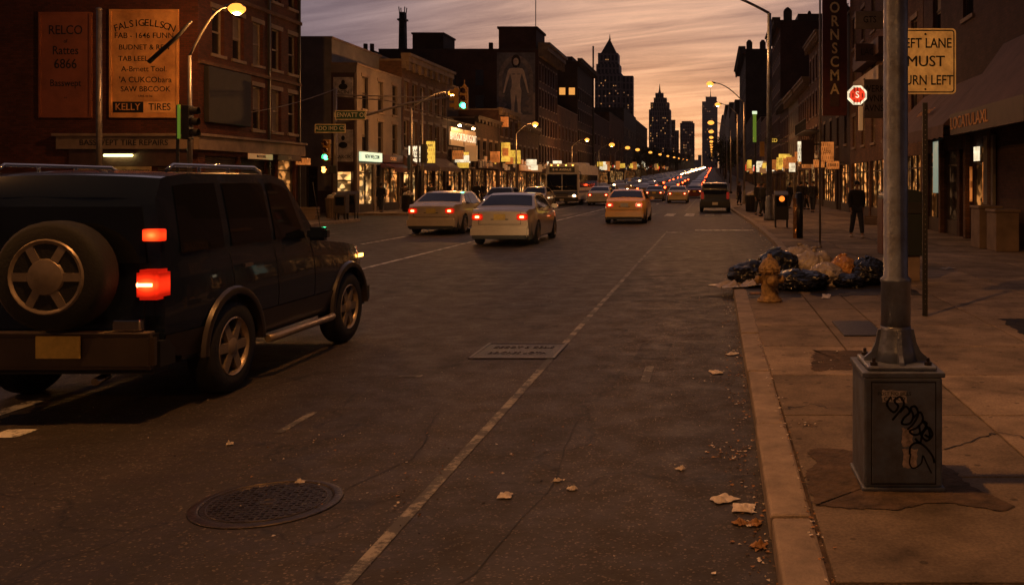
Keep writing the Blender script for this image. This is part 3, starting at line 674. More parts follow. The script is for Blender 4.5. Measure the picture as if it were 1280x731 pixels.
def awning(root, F, a0, a1, z0, z1, d, m, b0=.02, val=.28):
    b = MB(); n = max(2, round((a1-a0)/1.2)); rows = []
    for i in range(n*4+1):
        a = a0 + (a1-a0)*i/(n*4); sag = .04*abs(math.sin(PI*i/4)); rows.append([F.p(a, b0, z1), F.p(a, b0+d*.5, (z0+z1)/2 - sag), F.p(a, b0+d, z0), F.p(a, b0+d+.01, z0 - val + .04*(i % 2))])
    b.grid(rows)
    for a in (a0, a1): b.quad(F.p(a, b0, z1), F.p(a, b0+d, z0), F.p(a, b0+d, z0-.02), F.p(a, b0, z0-.02))
    o = b.build('awning', M[m], root, fix=False)
    s = o.modifiers.new('thick', 'SOLIDIFY'); s.thickness = .012
    b = MB()
    for i in range(n+1):
        a = a0+.03 + (a1-a0-.06)*i/n; b.tube([F.p(a, b0, z0-.05), F.p(a, b0+d-.03, z0-.03)], .015, 6)
    b.build('awning_frame', M['dark_metal'], o); return o
def cornice(root, F, Wd, z, h, d, m, brackets=True, part='cornice'):
    b = MB(); b.fbox(F, -.06, Wd+.06, .003, d*.45, z-h, z-h*.55); b.fbox(F, -.12, Wd+.12, .003, d*.8, z-h*.55, z-h*.2); b.fbox(F, -.18, Wd+.18, .003, d, z-h*.2, z)
    if brackets:
        n = max(2, int(Wd/1.1))
        for i in range(n+1):
            a = .12 + (Wd-.24)*i/n; b.fbox(F, a-.06, a+.06, d*.45, d*.72, z-h*1.15, z-h*.55)
    return b.build(part, M[m], root)
def building(label, side, Y0, Y1, H, wall, floors=(), ncol=3, ww=.9, wh=1.6, store=(), cor=None, depth=14, south=True, seed=0, kinds=('dark', 'dark', 'half', 'blind'),
             cat='building', name='brick_building', group='buildings lining the avenue', ground=None, roof_par=.0, base=None, XL=-19.0, XR=7.5, sill='stone', south_ops=(), litp=0.0, simple=False, frame='wood_dark'):
    """one avenue building. store: list of (a0,a1,kind) measured from its near end"""
    random.seed(seed); Ym = (Y0+Y1)/2; Wd = Y1-Y0; X = XL if side < 0 else XR
    gz = e(Y0) if base is None else base
    root = empty(name, (X, Ym, gz), 0, label, cat, group)
    if side < 0: F = Fr((0, -Wd/2, 0), (0, 1, 0), (1, 0, 0)); S = Fr((-depth, -Wd/2, 0), (1, 0, 0), (0, -1, 0)); ca = lambda a: a
    else: F = Fr((0, Wd/2, 0), (0, -1, 0), (-1, 0, 0)); S = Fr((0, -Wd/2, 0), (1, 0, 0), (0, -1, 0)); ca = lambda a: Wd - a
    mb = MB(); ops = []; wins = []
    pitch = Wd / ncol if ncol else 0
    for z in floors:
        for i in range(ncol):
            a = pitch*(i+.5); ops.append((a-ww/2, a+ww/2, z, z+wh)); wins.append((a, z))
    bays = []
    for a0, a1, k in store:
        c0, c1 = sorted((ca(a0), ca(a1)))
        if k != 'wall': ops.append((c0, c1, SW, 2.75)); bays.append((c0, c1, k))
    wall_face(mb, F, Wd, H, ops, .30 if False else .18, 0)
    wall_face(mb, S, depth, H, [tuple(o) for o in south_ops], .18, 0)
    N_ = Fr((0, Wd/2, 0), (-1 if side < 0 else 1, 0, 0), (0, 1, 0)); wall_face(mb, N_, depth, H, [], 0)
    sx = -1 if side < 0 else 1
    mb.quad((sx*depth, -Wd/2, 0), (sx*depth, Wd/2, 0), (sx*depth, Wd/2, H), (sx*depth, -Wd/2, H))
    mb.quad((0, -Wd/2, H), (sx*depth, -Wd/2, H), (sx*depth, Wd/2, H), (0, Wd/2, H))
    # coping
    mb.build('wall', M[wall], root, fix=False)
    b = MB(); t = .0
    b.box(*(sorted((.04*-sx, sx*depth))), -Wd/2-.03, -Wd/2+.25, H-.001, H+.12); b.box(*(sorted((-.04*sx, .25*sx))), -Wd/2+.25, Wd/2, H-.001, H+.11)
    b.build('coping', M['stone_dark' if H > 12 else 'stone'], root)
    for a, z in wins:
        k = 'lit' if random.random() < litp else random.choice(kinds)
        add_window(root, F, a, z, ww, wh, k, simple=simple, sill=sill, frame=frame)
    for c0, c1, k in bays: shop_bay(root, F, c0, c1, SW, 2.75, k, .17)
    if cor: cornice(root, F, Wd, cor[0], cor[1], cor[2], cor[3])
    if store and 60 <= Y0 < 130: small_signs(root, F, Wd, seed+500, 7, .22)
    return root, F, S, Wd, ca

def small_signs(root, F, Wd, seed, n, k=.5):
    rnd = random.Random(seed)
    for i in range(n):
        a = 1 + (Wd-3)*(i+rnd.random()*.7)/n; w = rnd.uniform(.5, 1.2)*(k+.4); z = rnd.uniform(2.7, 3.6); h = rnd.uniform(.3, .6); m = rnd.choice(('lit_white', 'lit_orange', 'lit_dim', 'lit_yellow', 'lit_dim', 'lit_dim', 'lit_orange') if k < .5 else ('lit_white', 'lit_orange', 'lit_orange', 'lit_yellow', 'lit_red', 'lit_dim'))
        if rnd.random() < .4: w = .25; h = rnd.uniform(.7, 1.8)*(k+.5); dd = rnd.uniform(.6, 1.1)
        else: dd = .15
        b = MB(); b.fbox(F, a, a+w, .02, dd, z, z+h); b.build('lit_sign', M[m], root)
# ---- left side: corner tyre shop building
def corner_building():
    Y0, Y1, H = 34.0, 42.4, 13.0; Wd = Y1-Y0; dep = 9.0
    root = empty('corner_building', (-19, (Y0+Y1)/2, 0), 0, 'red brick corner building with painted boards and shuttered shops at far left', 'building', 'buildings lining the avenue')
    F = Fr((0, -Wd/2, 0), (0, 1, 0), (1, 0, 0)); S = Fr((-dep, -Wd/2, 0), (1, 0, 0), (0, -1, 0))
    cs = [1.4, 2.9, 4.5, 6.15, 7.7]; ops = []; wins = []
    for z, h in ((6.65, 1.75), (3.95, 1.8), (9.6, 1.75)):
        for c in cs:
            if z < 5 and c < 3.5: continue
            ops.append((c-.43, c+.43, z, z+h)); wins.append((c, z, h))
    bays = [(.5, 2.9, 'shutter'), (3.1, 5.3, 'shutter_dark'), (5.55, 6.2, 'shutter_dark'), (6.3, 7.9, 'shop_b')]
    for a0, a1, k in bays: ops.append((a0, a1, SW, 2.75))
    mb = MB(); wall_face(mb, F, Wd, H, ops, .2)
    sops = [(5.3, 8.9, SW, 2.95)]
    wall_face(mb, S, dep, H, [], .2)
    mb.quad((-dep, -Wd/2, H), (0, -Wd/2, H), (0, Wd/2, H), (-dep, Wd/2, H)); mb.quad((0, Wd/2, 0), (-dep, Wd/2, 0), (-dep, Wd/2, H), (0, Wd/2, H)); mb.quad((-dep, -Wd/2, 0), (-dep, Wd/2, 0), (-dep, Wd/2, H), (-dep, -Wd/2, H))
    mb.build('wall', [M['brick_red']], root, fix=False)
    for i, (c, z, h) in enumerate(wins): add_window(root, F, c, z, .86, h, ['dark', 'half', 'blind', 'dark'][i % 4], reveal=.19, frame='wood_pale')
    for a0, a1, k in bays: shop_bay(root, F, a0, a1, SW, 2.75, k, .19)
    # projecting belt over the shops with its ledge
    b = MB(); b.fbox(F, -.30, Wd+.1, .004, .22, 2.95, 3.45); b.fbox(F, -.34, Wd+.14, .004, .32, 3.45, 3.55); b.build('fascia', M['stone'], root, bevel=.01)
    b = MB(); b.fbox(S, 3.9, dep+.215, .004, .22, 2.97, 3.44); b.fbox(S, 3.8, dep+.31, .004, .32, 3.44, 3.54); sf = b.build('fascia', M['stone'], root, bevel=.01)
    text('lettering', 'BASSWEPT TIRE REPAIRS', .3, S.p(6.4, .228, 3.2), (R(90), 0, 0), M['ink'], sf, .004)
    b = MB(); b.fbox(F, .0, Wd, .004, .12, 6.15, 6.28); b.fbox(F, 0, Wd, .004, .12, 8.95, 9.1); b.build('belt_course', M['brick_brown'], root)
    # piers and drain pipes
    b = MB(); b.fbox(F, 5.32, 5.42, .0, .10, 2.0, 12.9); b.build('drain_pipe', M['dark_metal'], root)
    b = MB(); b.fbox(F, 8.2, 8.3, .0, .1, 0, 12.9); b.build('drain_pipe', M['dark_metal'], root)
    # dark sheeted box over the first shops, and lit fascia pieces
    b = MB(); b.fbox(F, .35, 3.5, .02, .22, 4.0, 6.1); b.build('sheeted_panel', M['sheet_black'], root, bevel=.02)
    signboard(root, F, 3.2, 5.2, 2.70, 2.93, 'lit_dim', 'IRATOOERS', 'ink', d=.06, b0=.23); signboard(root, F, 5.7, 7.9, 2.70, 2.93, 'sign_dark', 'LAC', 'sign_letter', d=.06, b0=.23)
    signboard(root, F, 7.95, 8.38, 2.55, 2.85, 'lit_orange', d=.5, b0=.02, part='lit_sign')
    # south wall: two painted boards
    def board(x0, x1, z0, z1, m, part='painted_board'):
        a0 = x0+28; a1 = x1+28; b = MB(); b.fbox(S, a0, a1, .01, .06, z0, z1); o = b.build(part, M[m], root)
        b = MB(); t = .07
        b.fbox(S, a0-t, a0, .01, .10, z0-t, z1+t); b.fbox(S, a1, a1+t, .01, .10, z0-t, z1+t); b.fbox(S, a0, a1, .01, .10, z1, z1+t); b.fbox(S, a0, a1, .01, .10, z0-t, z0)
        b.build('board_frame', M[m], o); return o
    P = board(-22.15, -19.75, 4.2, 8.05, 'poster'); P['label'] = 'orange painted board with tyre shop lettering'
    D = board(-24.75, -22.95, 4.2, 7.95, 'poster_dark'); D['label'] = 'dim red painted board'
    cx = -20.95+28
    def T(o, s, size, x, z, sx=1, m='ink', rz=0): text('lettering', s, size, S.p(x+28, .064, z), (R(90), rz, 0), M[m], o, .002, sx=sx)
    word = 'FALSIGELLSON'
    for i, ch in enumerate(word):
        u = (i-5.5)/5.5; text('lettering', ch, .36, S.p(cx+u*1.03, .064, 7.62-.20*u*u), (R(90), R(17)*u, 0), M['ink'], P, .002)
    T(P, 'FAB - 1646 FUNN', .29, -20.95, 7.15); T(P, 'BUDNET & REN', .27, -20.95, 6.72); T(P, 'TAB LEEL', .27, -21.35, 6.3)
    T(P, "A-Brnett Tool.", .28, -20.95, 5.92); T(P, "'A CUKCObara", .30, -20.9, 5.52); T(P, 'SAW BBCOOK', .28, -20.9, 5.18); T(P, 'Und, to be', .12, -20.9, 4.93)
    b = MB(); b.fbox(S, -22.1+28, -20.98+28, .062, .07, 4.32, 4.72); k = b.build('brand_panel', M['ink'], P)
    text('lettering', 'KELLY', .36, S.p(-21.55+28, .072, 4.52), (R(90), 0, 0), M['poster'], k, .004, sx=.95)
    b = MB(); b.fbox(S, -20.97+28, -19.78+28, .062, .07, 4.32, 4.72); k2 = b.build('brand_panel', mat('pale_orange_panel', (.85,.45,.16), .6), P)
    text('lettering', 'TIRES', .36, S.p(-20.37+28, .072, 4.52), (R(90), 0, 0), M['ink'], k2, .004, sx=.95)
    for s, z, sz in (('RELCO', 7.35, .48), ('of', 6.95, .2), ('Rattes', 6.6, .45), ('6866', 6.1, .5), ('Basswept', 5.4, .36), ('..', 4.95, .3)): T(D, s, sz, -23.85, z, .85)
    # ground floor of the south wall: dark board in place of the shaded recess, notices, strip light
    b = MB(); b.fbox(S, 4.3, 8.75, .02, .10, 2.35, 2.96); b.build('recess_shade_board', M['sign_dark'], root)
    for a0, a1 in ((4.5, 5.95), (6.0, 7.35)):
        b = MB(); b.fbox(S, a0, a1, .10, .15, 1.0, 2.33); o = b.build('notice_board', M['notice'], root)
        for i, s in enumerate(('FALCO SATTTONTE', 'DISCOUNT AALEA', 'BRAKES & SHOCKS', 'FLATS FIXED', 'WHEEL REPAIR')): text('lettering', s, .14, S.p((a0+a1)/2, .154, 2.16-i*.22), (R(90), 0, 0), M['ink'], o, .002)
    shop_bay(root, S, 7.6, 8.9, SW, 2.33, 'wall'); b = MB()
    n = 24
    for i in range(n):
        z = SW + i*.092; b.quad(S.p(7.55, .03, z), S.p(8.95, .03, z), S.p(8.95, .07, z+.06), S.p(7.55, .07, z+.06)); b.quad(S.p(7.55, .07, z+.06), S.p(8.95, .07, z+.06), S.p(8.95, .03, z+.092), S.p(7.55, .03, z+.092))
    b.build('roller_shutter', M['shutter'], root, fix=False)
    # strip light with its lamp
    b = MB(); b.fbox(S, 5.60, 6.75, .12, .24, 2.80, 2.86); h = b.build('strip_light', M['grey_steel'], root)
    b = MB(); b.tube([S.p(5.66, .20, 2.74), S.p(6.70, .20, 2.74)], .035, 8); b.build('tube', M['tube_light'], h)
    return root
corner_building()
# the dark neighbour further left
nb, F, S, Wd, ca = building('dark brick neighbour left of the painted boards', -1, 34.05, 42.4, 12.4, 'brick_dark', depth=16, XL=-28.02, ncol=0, name='side_building', south_ops=())
b = MB()
for i in range(22):
    z = .3 + i*.1; b.quad(S.p(13.3, .02, z), S.p(15.7, .02, z), S.p(15.7, .06, z+.06), S.p(13.3, .06, z+.06)); b.quad(S.p(13.3, .06, z+.06), S.p(15.7, .06, z+.06), S.p(15.7, .02, z+.1), S.p(13.3, .02, z+.1))
b.build('roller_shutter', M['shutter'], nb, fix=False); b = MB(); b.fbox(S, 13.0, 16, .004, .3, 2.55, 2.75); b.build('ledge', M['stone'], nb)

# stucco annex and the grey three-storey shop building beyond the side street
nb, F, S, Wd, ca = building('tall windowless grey stucco building behind the street corner signal', -1, 49.3, 60, 9.45, 'stucco', XL=-20.38, depth=22, ncol=0, name='stucco_building', south_ops=[(20.6, 21.25, SW, 2.6)])
shop_bay(nb, S, 20.6, 21.25, SW, 2.6, 'door', .16)
for a0, a1 in ((21.27, 21.98),):
    b = MB(); b.fbox(S, a0, a1, .01, .05, SW, 1.3); b.build('base_panel', M['sign_dark'], nb)
g, F, S, Wd, ca = building('pale grey three storey shop building with posters on its side', -1, 49.2, 56.3, 8.04, 'stucco_warm', floors=(3.45, 5.75), ncol=3, ww=.85, wh=1.75, depth=1.37,
    store=((.4, 2.6, 'shop_c'), (2.9, 3.8, 'door'), (4.1, 6.8, 'shop_a')), name='shop_building', seed=2, kinds=('half', 'dark'))
b = MB(); b.fbox(S, .05, 1.30, .01, .10, SW, 7.6); b.build('side_panel', M['sign_dark'], g)
for z0, z1, s in ((6.3, 7.35, 'ACIN'), (2.85, 4.55, 'CAROK')):
    b = MB(); b.fbox(S, .18, 1.22, .11, .15, z0, z1); o = b.build('poster', mat('faded_poster', (.50,.46,.45), .7, var=.6, vs=3), g)
    text('lettering', s, .26, S.p(.7, .155, z0+.25), (R(90), 0, 0), M['ink'], o, .002)
    b = MB(); b.ellip(S.p(.7, .155, z0+(z1-z0)*.74), (.10, .004, .13)); b.ellip(S.p(.7, .155, z0+(z1-z0)*.52), (.24, .004, .17)); b.build('emblem', M['ink'], o)
shop_bay(g, Fr((-1.37, -3.55-.11, 0), (1, 0, 0), (0, -1, 0)), .35, 1.2, SW, 2.3, 'shop_c', -.02)
signboard(g, F, .3, 3.4, 2.9, 3.4, 'lit_green_white', 'NEW WELCOM', 'ink'); signboard(g, F, 3.6, 6.9, 2.9, 3.35, 'sign_red', 'CACBLE', 'lit_orange')
awning(g, F, 3.5, 6.9, 2.6, 2.88, .8, 'sign_red')
# continuing up the left side
def left(label, Y0, Y1, H, wall, **k): return building(label, -1, Y0, Y1, H, wall, **k)
r_, F, S, Wd, ca = left('dark four window brick building with bracketed cornice past the grey shops', 56.35, 66, 9.2, 'brick_brown', floors=(3.9, 6.3), ncol=6, ww=.85, wh=1.7, cor=(9.65, .9, .6, 'stone'), store=((.4, 3, 'shop_c'), (3.3, 4.1, 'door'), (4.4, 6.6, 'shop_a'), (6.9, 9.2, 'shop_b')), seed=3, frame='wood_pale')
awning(r_, F, .3, 4.4, 2.75, 3.4, 1.0, 'awning'); awning(r_, F, 4.6, 9.4, 2.75, 3.4, 1.0, 'awning2')
signboard(r_, F, .9, 1.05, 3.55, 4.15, 'sign_dark', d=.3)
bl = MB(); bl.fbox(F, .8, .98, .15, 1.05, 3.0, 4.0); o = bl.build('blade_sign', M['lit_white'], r_, bevel=.01); text('lettering', 'KARA\nDU NOR', .24, F.p(.795, .6, 3.58), (R(90), 0, 0), M['sign_dark'], o, .003, sx=.8)
bl = MB(); bl.fbox(F, .8, .98, 1.25, 1.75, 2.95, 4.3); o = bl.build('blade_sign', M['lit_yellow'], r_, bevel=.01); text('lettering', 'BAR', .2, F.p(.795, 1.5, 4.05), (R(90), 0, 0), M['ink'], o, .003, sx=.8)
r_, F, S, Wd, ca = left('low building with wide lit billboard above its shop', 66.05, 73.6, 6.2, 'brick_dark', floors=(2.95,), ncol=6, ww=.7, wh=1.2, store=((.4, 3.4, 'shop_a'), (3.7, 7.1, 'shop_b')), seed=4)
for a in (.35, 4.0): signboard(r_, F, a, a+3.4, 4.45, 5.75, 'lit_dim', 'BAUGORT', 'lit_white', part='billboard')
b = MB()
for a in (.4, 2.2, 4.2, 6.0): b.tube([F.p(a, .1, 5.95), F.p(a, .7, 6.1), F.p(a, .75, 5.9)], .03, 5)
b.build('billboard_lamp_arm', M['galv'], r_); b = MB()
for a in (.4, 4.2): b.ellip(F.p(a, .78, 5.84), (.12, .12, .08))
b.build('billboard_lamp', M['sodium_far'], r_)
r_, F, S, Wd, ca = left('dark brick building with small lit window sign high on its corner', 73.7, 82, 6.9, 'brick_dark', floors=(3.6,), ncol=4, store=((.4, 3.6, 'shop_b'), (4, 7.8, 'shop_a')), seed=5, cor=(7.1, .5, .4, 'stone_dark'))
signboard(r_, F, .5, 7.8, 2.9, 3.5, 'sign_dark', 'ESTATE OFFICE', 'lit_dim')
r_, F, S, Wd, ca = left('narrow building with lit yellow blade sign under its roofline', 82.05, 90, 8.2, 'brick_plum', floors=(3.7, 5.9), ncol=4, store=((.4, 3.6, 'shop_a'), (4, 7.6, 'shop_b')), seed=6, cor=(8.4, .6, .4, 'stone'))
bl = MB(); bl.fbox(F, .2, .5, .15, .9, 3.6, 5.3); o = bl.build('blade_sign', M['lit_yellow'], r_, bevel=.02); b = MB(); b.fbox(F, .19, .2, .25, .8, 4.1, 4.8); b.build('panel', M['lit_orange'], o)
bl = MB(); bl.fbox(F, .2, .5, .1, .75, 6.7, 7.6); bl.build('blade_sign', M['lit_orange'], r_, bevel=.02)
r_, F, S, Wd, ca = left('plain brick building before the tall mural building', 90.05, 100.6, 7.4, 'brick_brown', floors=(3.7,), ncol=5, store=((.4, 4.6, 'shop_a'), (5, 10, 'shop_b')), seed=7, cor=(7.6, .6, .4, 'stone'))
signboard(r_, F, .5, 10, 2.9, 3.5, 'lit_orange', 'FURNITURE', 'lit_white')
# mural building with the long dark wall
r_, F, S, Wd, ca = left('large dark building with a mural of a standing figure on its side wall', 100.7, 113, 16.2, 'brick_plum', floors=(3.9, 7.0, 10.1, 12.9), ncol=7, ww=.8, wh=1.9, cor=(17.0, 1.5, 1.3, 'stone'), store=((.4, 5.6, 'shop_b'), (6, 12, 'shop_a')), depth=17.5, seed=8, simple=True)
b = MB(); b.box(-16.4, -4.6, -6.13, 6, 15.6, 15.95); b.build('parapet', M['stone_dark'], r_)
b = MB(); b.box(-4.35, -.25, -6.14, -1, 16.2, 18.5); b.box(-4.5, -.1, -6.25, -.9, 18.5, 18.75); b.build('penthouse', M['brick_plum'], r_)
b = MB(); b.box(-14.0, -10.6, -5.5, -1, 15.9, 18.0); b.box(-14.1, -10.5, -5.6, -.9, 18.0, 18.2); b.build('penthouse', M['brick_dark'], r_)
b = MB(); b.box(-5.6, -5.2, -5.5, -5.1, 16, 17.1); b.build('chimney', M['brick_dark'], r_)
b = MB(); b.tube([(-.9, -3, 18.7), (-.9, -3, 24.5)], .05, 5); b.build('roof_mast', M['dark_metal'], r_)
for i, (a, z) in enumerate([(1.5, 9.5), (4.5, 9.5), (7.5, 9.5), (1.5, 12.3), (4.5, 12.3), (7.5, 12.3), (10.6, 9.5), (10.6, 12.3)]):
    b = MB(); b.fbox(S, a, a+.9, .01, .03, z, z+1.7); b.build('window', M['glass_dark'], r_)
def mural():
    """painted wall panel: arch, figure, ground flowers"""
    Z0, Z1, x0, x1 = 7.4, 17.6, -4.55, -.35; y = -6.15 - .02
    def lay(poly, m, k, name, par): 
        b = MB(); b.add([(p[0], y-k*.006, p[1]) for p in poly], [tuple(range(len(poly)))]); return b.build(name, m, par, fix=False)
    def el(cx, cz, rx, rz, n=20, a0=0, a1=2*PI): return [(cx+rx*math.cos(a0+(a1-a0)*i/n), cz+rz*math.sin(a0+(a1-a0)*i/n)) for i in range(n + (0 if a1-a0 > 6.2 else 1))]
    blue = mat('mural_blue_grey', (.20,.20,.24), .9, var=.5, vs=.9); pale = mat('mural_pale', (.48,.40,.36), .9, var=.4, vs=1.4); mid = mat('mural_mid', (.33,.29,.29), .9, var=.5, vs=1.6); skin = mat('mural_figure', (.85,.72,.62), .9, var=.25, vs=1.5)
    b = MB(); b.quad((x0, y, Z0), (x1, y, Z0), (x1, y, 15.9), (x0, y, 15.9)); mu = b.build('mural', blue, r_, fix=False)
    cx = -2.45
    lay([(x0+.2, 9.3), (x0+.2, 13.0)] + el(cx, 13.0, 1.9, 2.6, 18, PI, 0) + [(x1-.25, 9.3), (x1-.75, 9.3)] + el(cx, 12.8, 1.5, 2.2, 18, 0, PI) + [(x0+.65, 9.3)], mid, 1, 'arch', mu)
    lay([(x0+.1, 7.6), (x1-.2, 7.6), (x1-.2, 9.1), (x0+.1, 9.1)], pale, 1, 'base_band', mu)
    lay([(x1-.30, 5.2), (x1+.0, 5.2), (x1+.0, 11.5), (x1-.30, 11.5)], pale, 1, 'side_band', mu)
    for (ax, az, s) in ((-3.8, 10.2, .35), (-3.5, 9.6, .3), (-1.1, 10.4, .4), (-1.4, 9.7, .35), (-.95, 11.2, .3), (-3.9, 11.2, .25)): lay(el(ax, az, s, s*.8, 9), mid, 2, 'flower', mu)
    fig = [(-.05,9.25),(-.42,9.3),(-.36,11.2),(-.46,12.0),(-.36,12.9),(-.50,13.6),(-.72,12.7),(-.98,11.5),(-1.10,11.45),(-.92,12.7),(-.70,13.9),(-.55,14.15),(-.15,14.25),(-.14,14.5)]
    poly = [(cx+a, z) for a, z in fig] + [(cx-a, z) for a, z in fig[::-1]]
    poly2 = [(cx-.0, 11.15)]
    lay([(cx+a*1.28, z) for a, z in [(-.36,12.2),(-.36,12.9),(-.50,13.6),(-.72,12.7),(-.98,11.5),(-1.12,11.45),(-.92,12.7),(-.70,13.9),(-.55,14.15),(-.15,14.25),(-.14,14.55),(.14,14.55),(.15,14.25),(.55,14.15),(.70,13.9),(.92,12.7),(1.12,11.45),(.98,11.5),(.72,12.7),(.50,13.6),(.36,12.9),(.36,12.2)]], skin, 3, 'figure', mu)
    lay([(cx+a*1.28, z) for a, z in [(-.36,12.2),(-.48,11.7),(-.46,11.2),(-.40,10.2),(-.42,9.35),(-.60,9.2),(-.15,9.2),(-.13,10.2),(-.02,11.3),(.02,11.3),(.13,10.2),(.15,9.2),(.60,9.2),(.42,9.35),(.40,10.2),(.46,11.2),(.48,11.7),(.36,12.2)]], skin, 3, 'figure', mu)
    lay(el(cx, 14.95, .5, .74), mat('mural_hair', (.05,.04,.045), .9), 3, 'figure_hair', mu); lay(el(cx, 14.9, .30, .42), skin, 4, 'figure_face', mu)
    for dx in (-.2, .2): lay(el(cx+dx*1.3, 13.55, .20, .10, 10), pale, 4, 'figure_shade', mu)
    for k in (-.09, .09): lay(el(cx+k, 14.98, .05, .025, 8), M['ink'], 5, 'figure_eye', mu)
mural()
r_, F, S, Wd, ca = left('narrow lower building tucked behind the mural building', 113.1, 129.9, 11, 'brick_brown', floors=(4, 7), ncol=6, store=((.5, 7, 'shop_b'), (8, 16, 'shop_a')), seed=9, simple=True)
signboard(r_, F, 1, 15, 2.9, 3.8, 'lit_yellow')
r_, F, S, Wd, ca = left('dark brick block with two lit windows near its roof', 130, 147.6, 18.3, 'brick_dark', floors=(4, 7, 10, 13), ncol=8, ww=.9, wh=1.7, cor=(18.8, .9, .7, 'stone_dark'), store=((.5, 8, 'shop_a'), (9, 17, 'shop_b')), seed=10, litp=.03, simple=True)
for a in (11.85, 13.2): add_window(r_, Fr((-14, -8.81, 0), (1, 0, 0), (0, -1, 0)), a, 14.1-e(130), .85, 1.0, 'lit', reveal=-.02, simple=True, lintel=False)
b = MB(); b.box(-2.9, -.8, -8.5, -2, 18.3, 19.1); b.build('penthouse', M['brick_dark'], r_)
b = MB(); b.tube([(1, 7.5, 3), (1, 7.5, 25.2-e(130)+1)], .14, 5); o = b.build('antenna_mast', M['dark_metal'], None, loc=(-19.9, 138.8, e(140)-3)); tag(o, 'slim radio mast rising beside the building with two lit windows', 'mast')
for i, (Y0, Y1, H, wl) in enumerate(((147.8, 170, 12, 'brick_plum'), (170.2, 198, 13.5, 'brick_brown'), (198.2, 230, 16, 'stone_dark'), (230.3, 270, 15, 'brick_dark'), (270.5, 330, 9, 'brick_plum'), (331, 400, 8.5, 'brick_dark'), (401, 470, 8, 'stone_dark'), (520, 640, 11, 'brick_dark'), (641, 800, 10, 'brick_plum'), (801, 980, 13, 'brick_dark'))):
    fl = tuple(4 + 3.1*k for k in range(int((H-5)/3.1)))
    r_, F, S, Wd, ca = left('%s distant building on the left side, %s' % (('plum brick', 'brown brick', 'sooty stone', 'dark brick')[['brick_plum', 'brick_brown', 'stone_dark', 'brick_dark'].index(wl)], ('behind the bus roof', 'second past the radio mast', 'flat topped beside the spired tower', 'fourth past the radio mast', 'fifth past the radio mast', 'before the pale spired tower', 'beside the pyramid tower foot', 'at the foot of the needle tower', 'past the needle tower', 'last before the hill crest')[i]),
        Y0, Y1, H, wl, floors=fl[:4] if Y0 < 400 else (), ncol=min(6, int((Y1-Y0)/4)), ww=1.1, wh=1.7, depth=16, seed=20+i, litp=.22, simple=True, kinds=('dark', 'dark', 'dim'),
        store=((1, (Y1-Y0)-1, ('shop_a', 'shop_c')[i % 2]),) if Y0 < 420 else ())
    if i < 6: small_signs(r_, F, Wd, 90+i, 9)

# rooftop chimney stack group on the left skyline
b = MB()
for i in range(4):
    a = PI/4 + i*PI/2; b.tube([(.55*math.cos(a), .55*math.sin(a), 0), (.38*math.cos(a), .38*math.sin(a), 9.4)], .09, 5)
for k in range(10):
    z = k*.95; r = .55 - .13*k/10
    for i in range(4):
        a = PI/4+i*PI/2; a2 = a+PI/2; b.tube([(r*math.cos(a), r*math.sin(a), z), (r*math.cos(a2), r*math.sin(a2), z)], .05, 4); b.tube([(r*math.cos(a), r*math.sin(a), z), (r*math.cos(a2), r*math.sin(a2), z+.95)], .04, 4)
b.box(-.28, .28, -.28, .28, 0, 9.6); b.box(-.5, .5, -.5, .5, 8.6, 8.8)
for i in range(4): b.tube([(.4*math.cos(i*PI/2+.78), .4*math.sin(i*PI/2+.78), 9.4), (.5*math.cos(i*PI/2+.78), .5*math.sin(i*PI/2+.78), 10.2)], .06, 4)
chim = b.build('roof_tower', M['dark_metal'], loc=((503.5-890)/1150*108, 108, 1.75+(228-118)/1150*108)); tag(chim, 'slim lattice chimney tower on the left skyline', 'tower')
# the block that carries it
r_, F, S, Wd, ca = left('long dark flat roofed block under the lattice chimney tower', 104, 116, 15.3, 'brick_dark', ncol=0, depth=26, XL=-36.6)
def chimney(px, py0, py1, w, Y, label):
    x = (px-890)/1150*Y; b = MB(); z1 = 1.75+(228-py0)/1150*Y; z0 = 1.75+(228-py1)/1150*Y
    b.box(-w/2, w/2, -.4, .4, -.6, z1-z0-.4); b.box(-w/2-.08, w/2+.08, -.48, .48, z1-z0-.4, z1-z0-.25)
    for k in (-1, 1): b.lathe([(.14, z1-z0-.25), (.14, z1-z0+.25), (.1, z1-z0+.25)], 8, (k*w*.22, 0, 0))
    o = b.build('chimney', M['brick_dark'], loc=(x, Y, z0)); tag(o, label, 'chimney', 'rooftop chimneys')
chimney(461, 60, 74, .95, 59, 'squat twin pot chimney above the grey shop building'); chimney(424, 67, 76, .7, 58, 'small dark chimney at the stucco building roof edge')
r_, F, S, Wd, ca = left('dark rear block peeking over the grey shop roof', 60.3, 78, 9.7, 'brick_dark', ncol=0, depth=22, XL=-21.5)

# ---- right side
def right(label, Y0, Y1, H, wall, **k): return building(label, 1, Y0, Y1, H, wall, **k)
r_, F, S, Wd, ca = right('near brick building with wide plum awnings at far right', 17.5, 32.6, 10.5, 'brick_plum', floors=(6.6,), ncol=4, ww=1.1, wh=1.8, seed=30,
    store=((.3, 3.2, 'shutter_dark'), (7.6, 9.2, 'shop_b'), (9.6, 10.4, 'door'), (10.7, 12.2, 'shop_d'), (12.5, 14.6, 'shop_b')), depth=20)
awning(r_, F, ca(14.9), ca(6.3), 3.25, 4.75, 1.5, 'awning', val=.35)
t = MB(); t.fbox(F, ca(6.1), ca(.5), .02, 1.3, 3.35, 3.4); t.build('canopy_top', M['sign_dark'], r_)
t = MB(); t.fbox(F, ca(6.1), ca(.5), 1.3, 1.4, 2.95, 3.48); o = t.build('canopy_fascia', M['sign_dark'], r_); text('lettering', 'LOCATULAXL', .42, F.p(ca(4.4), 1.41, 3.22), (R(90), 0, F.ang()), M['poster'], o, .006, sx=1.2)
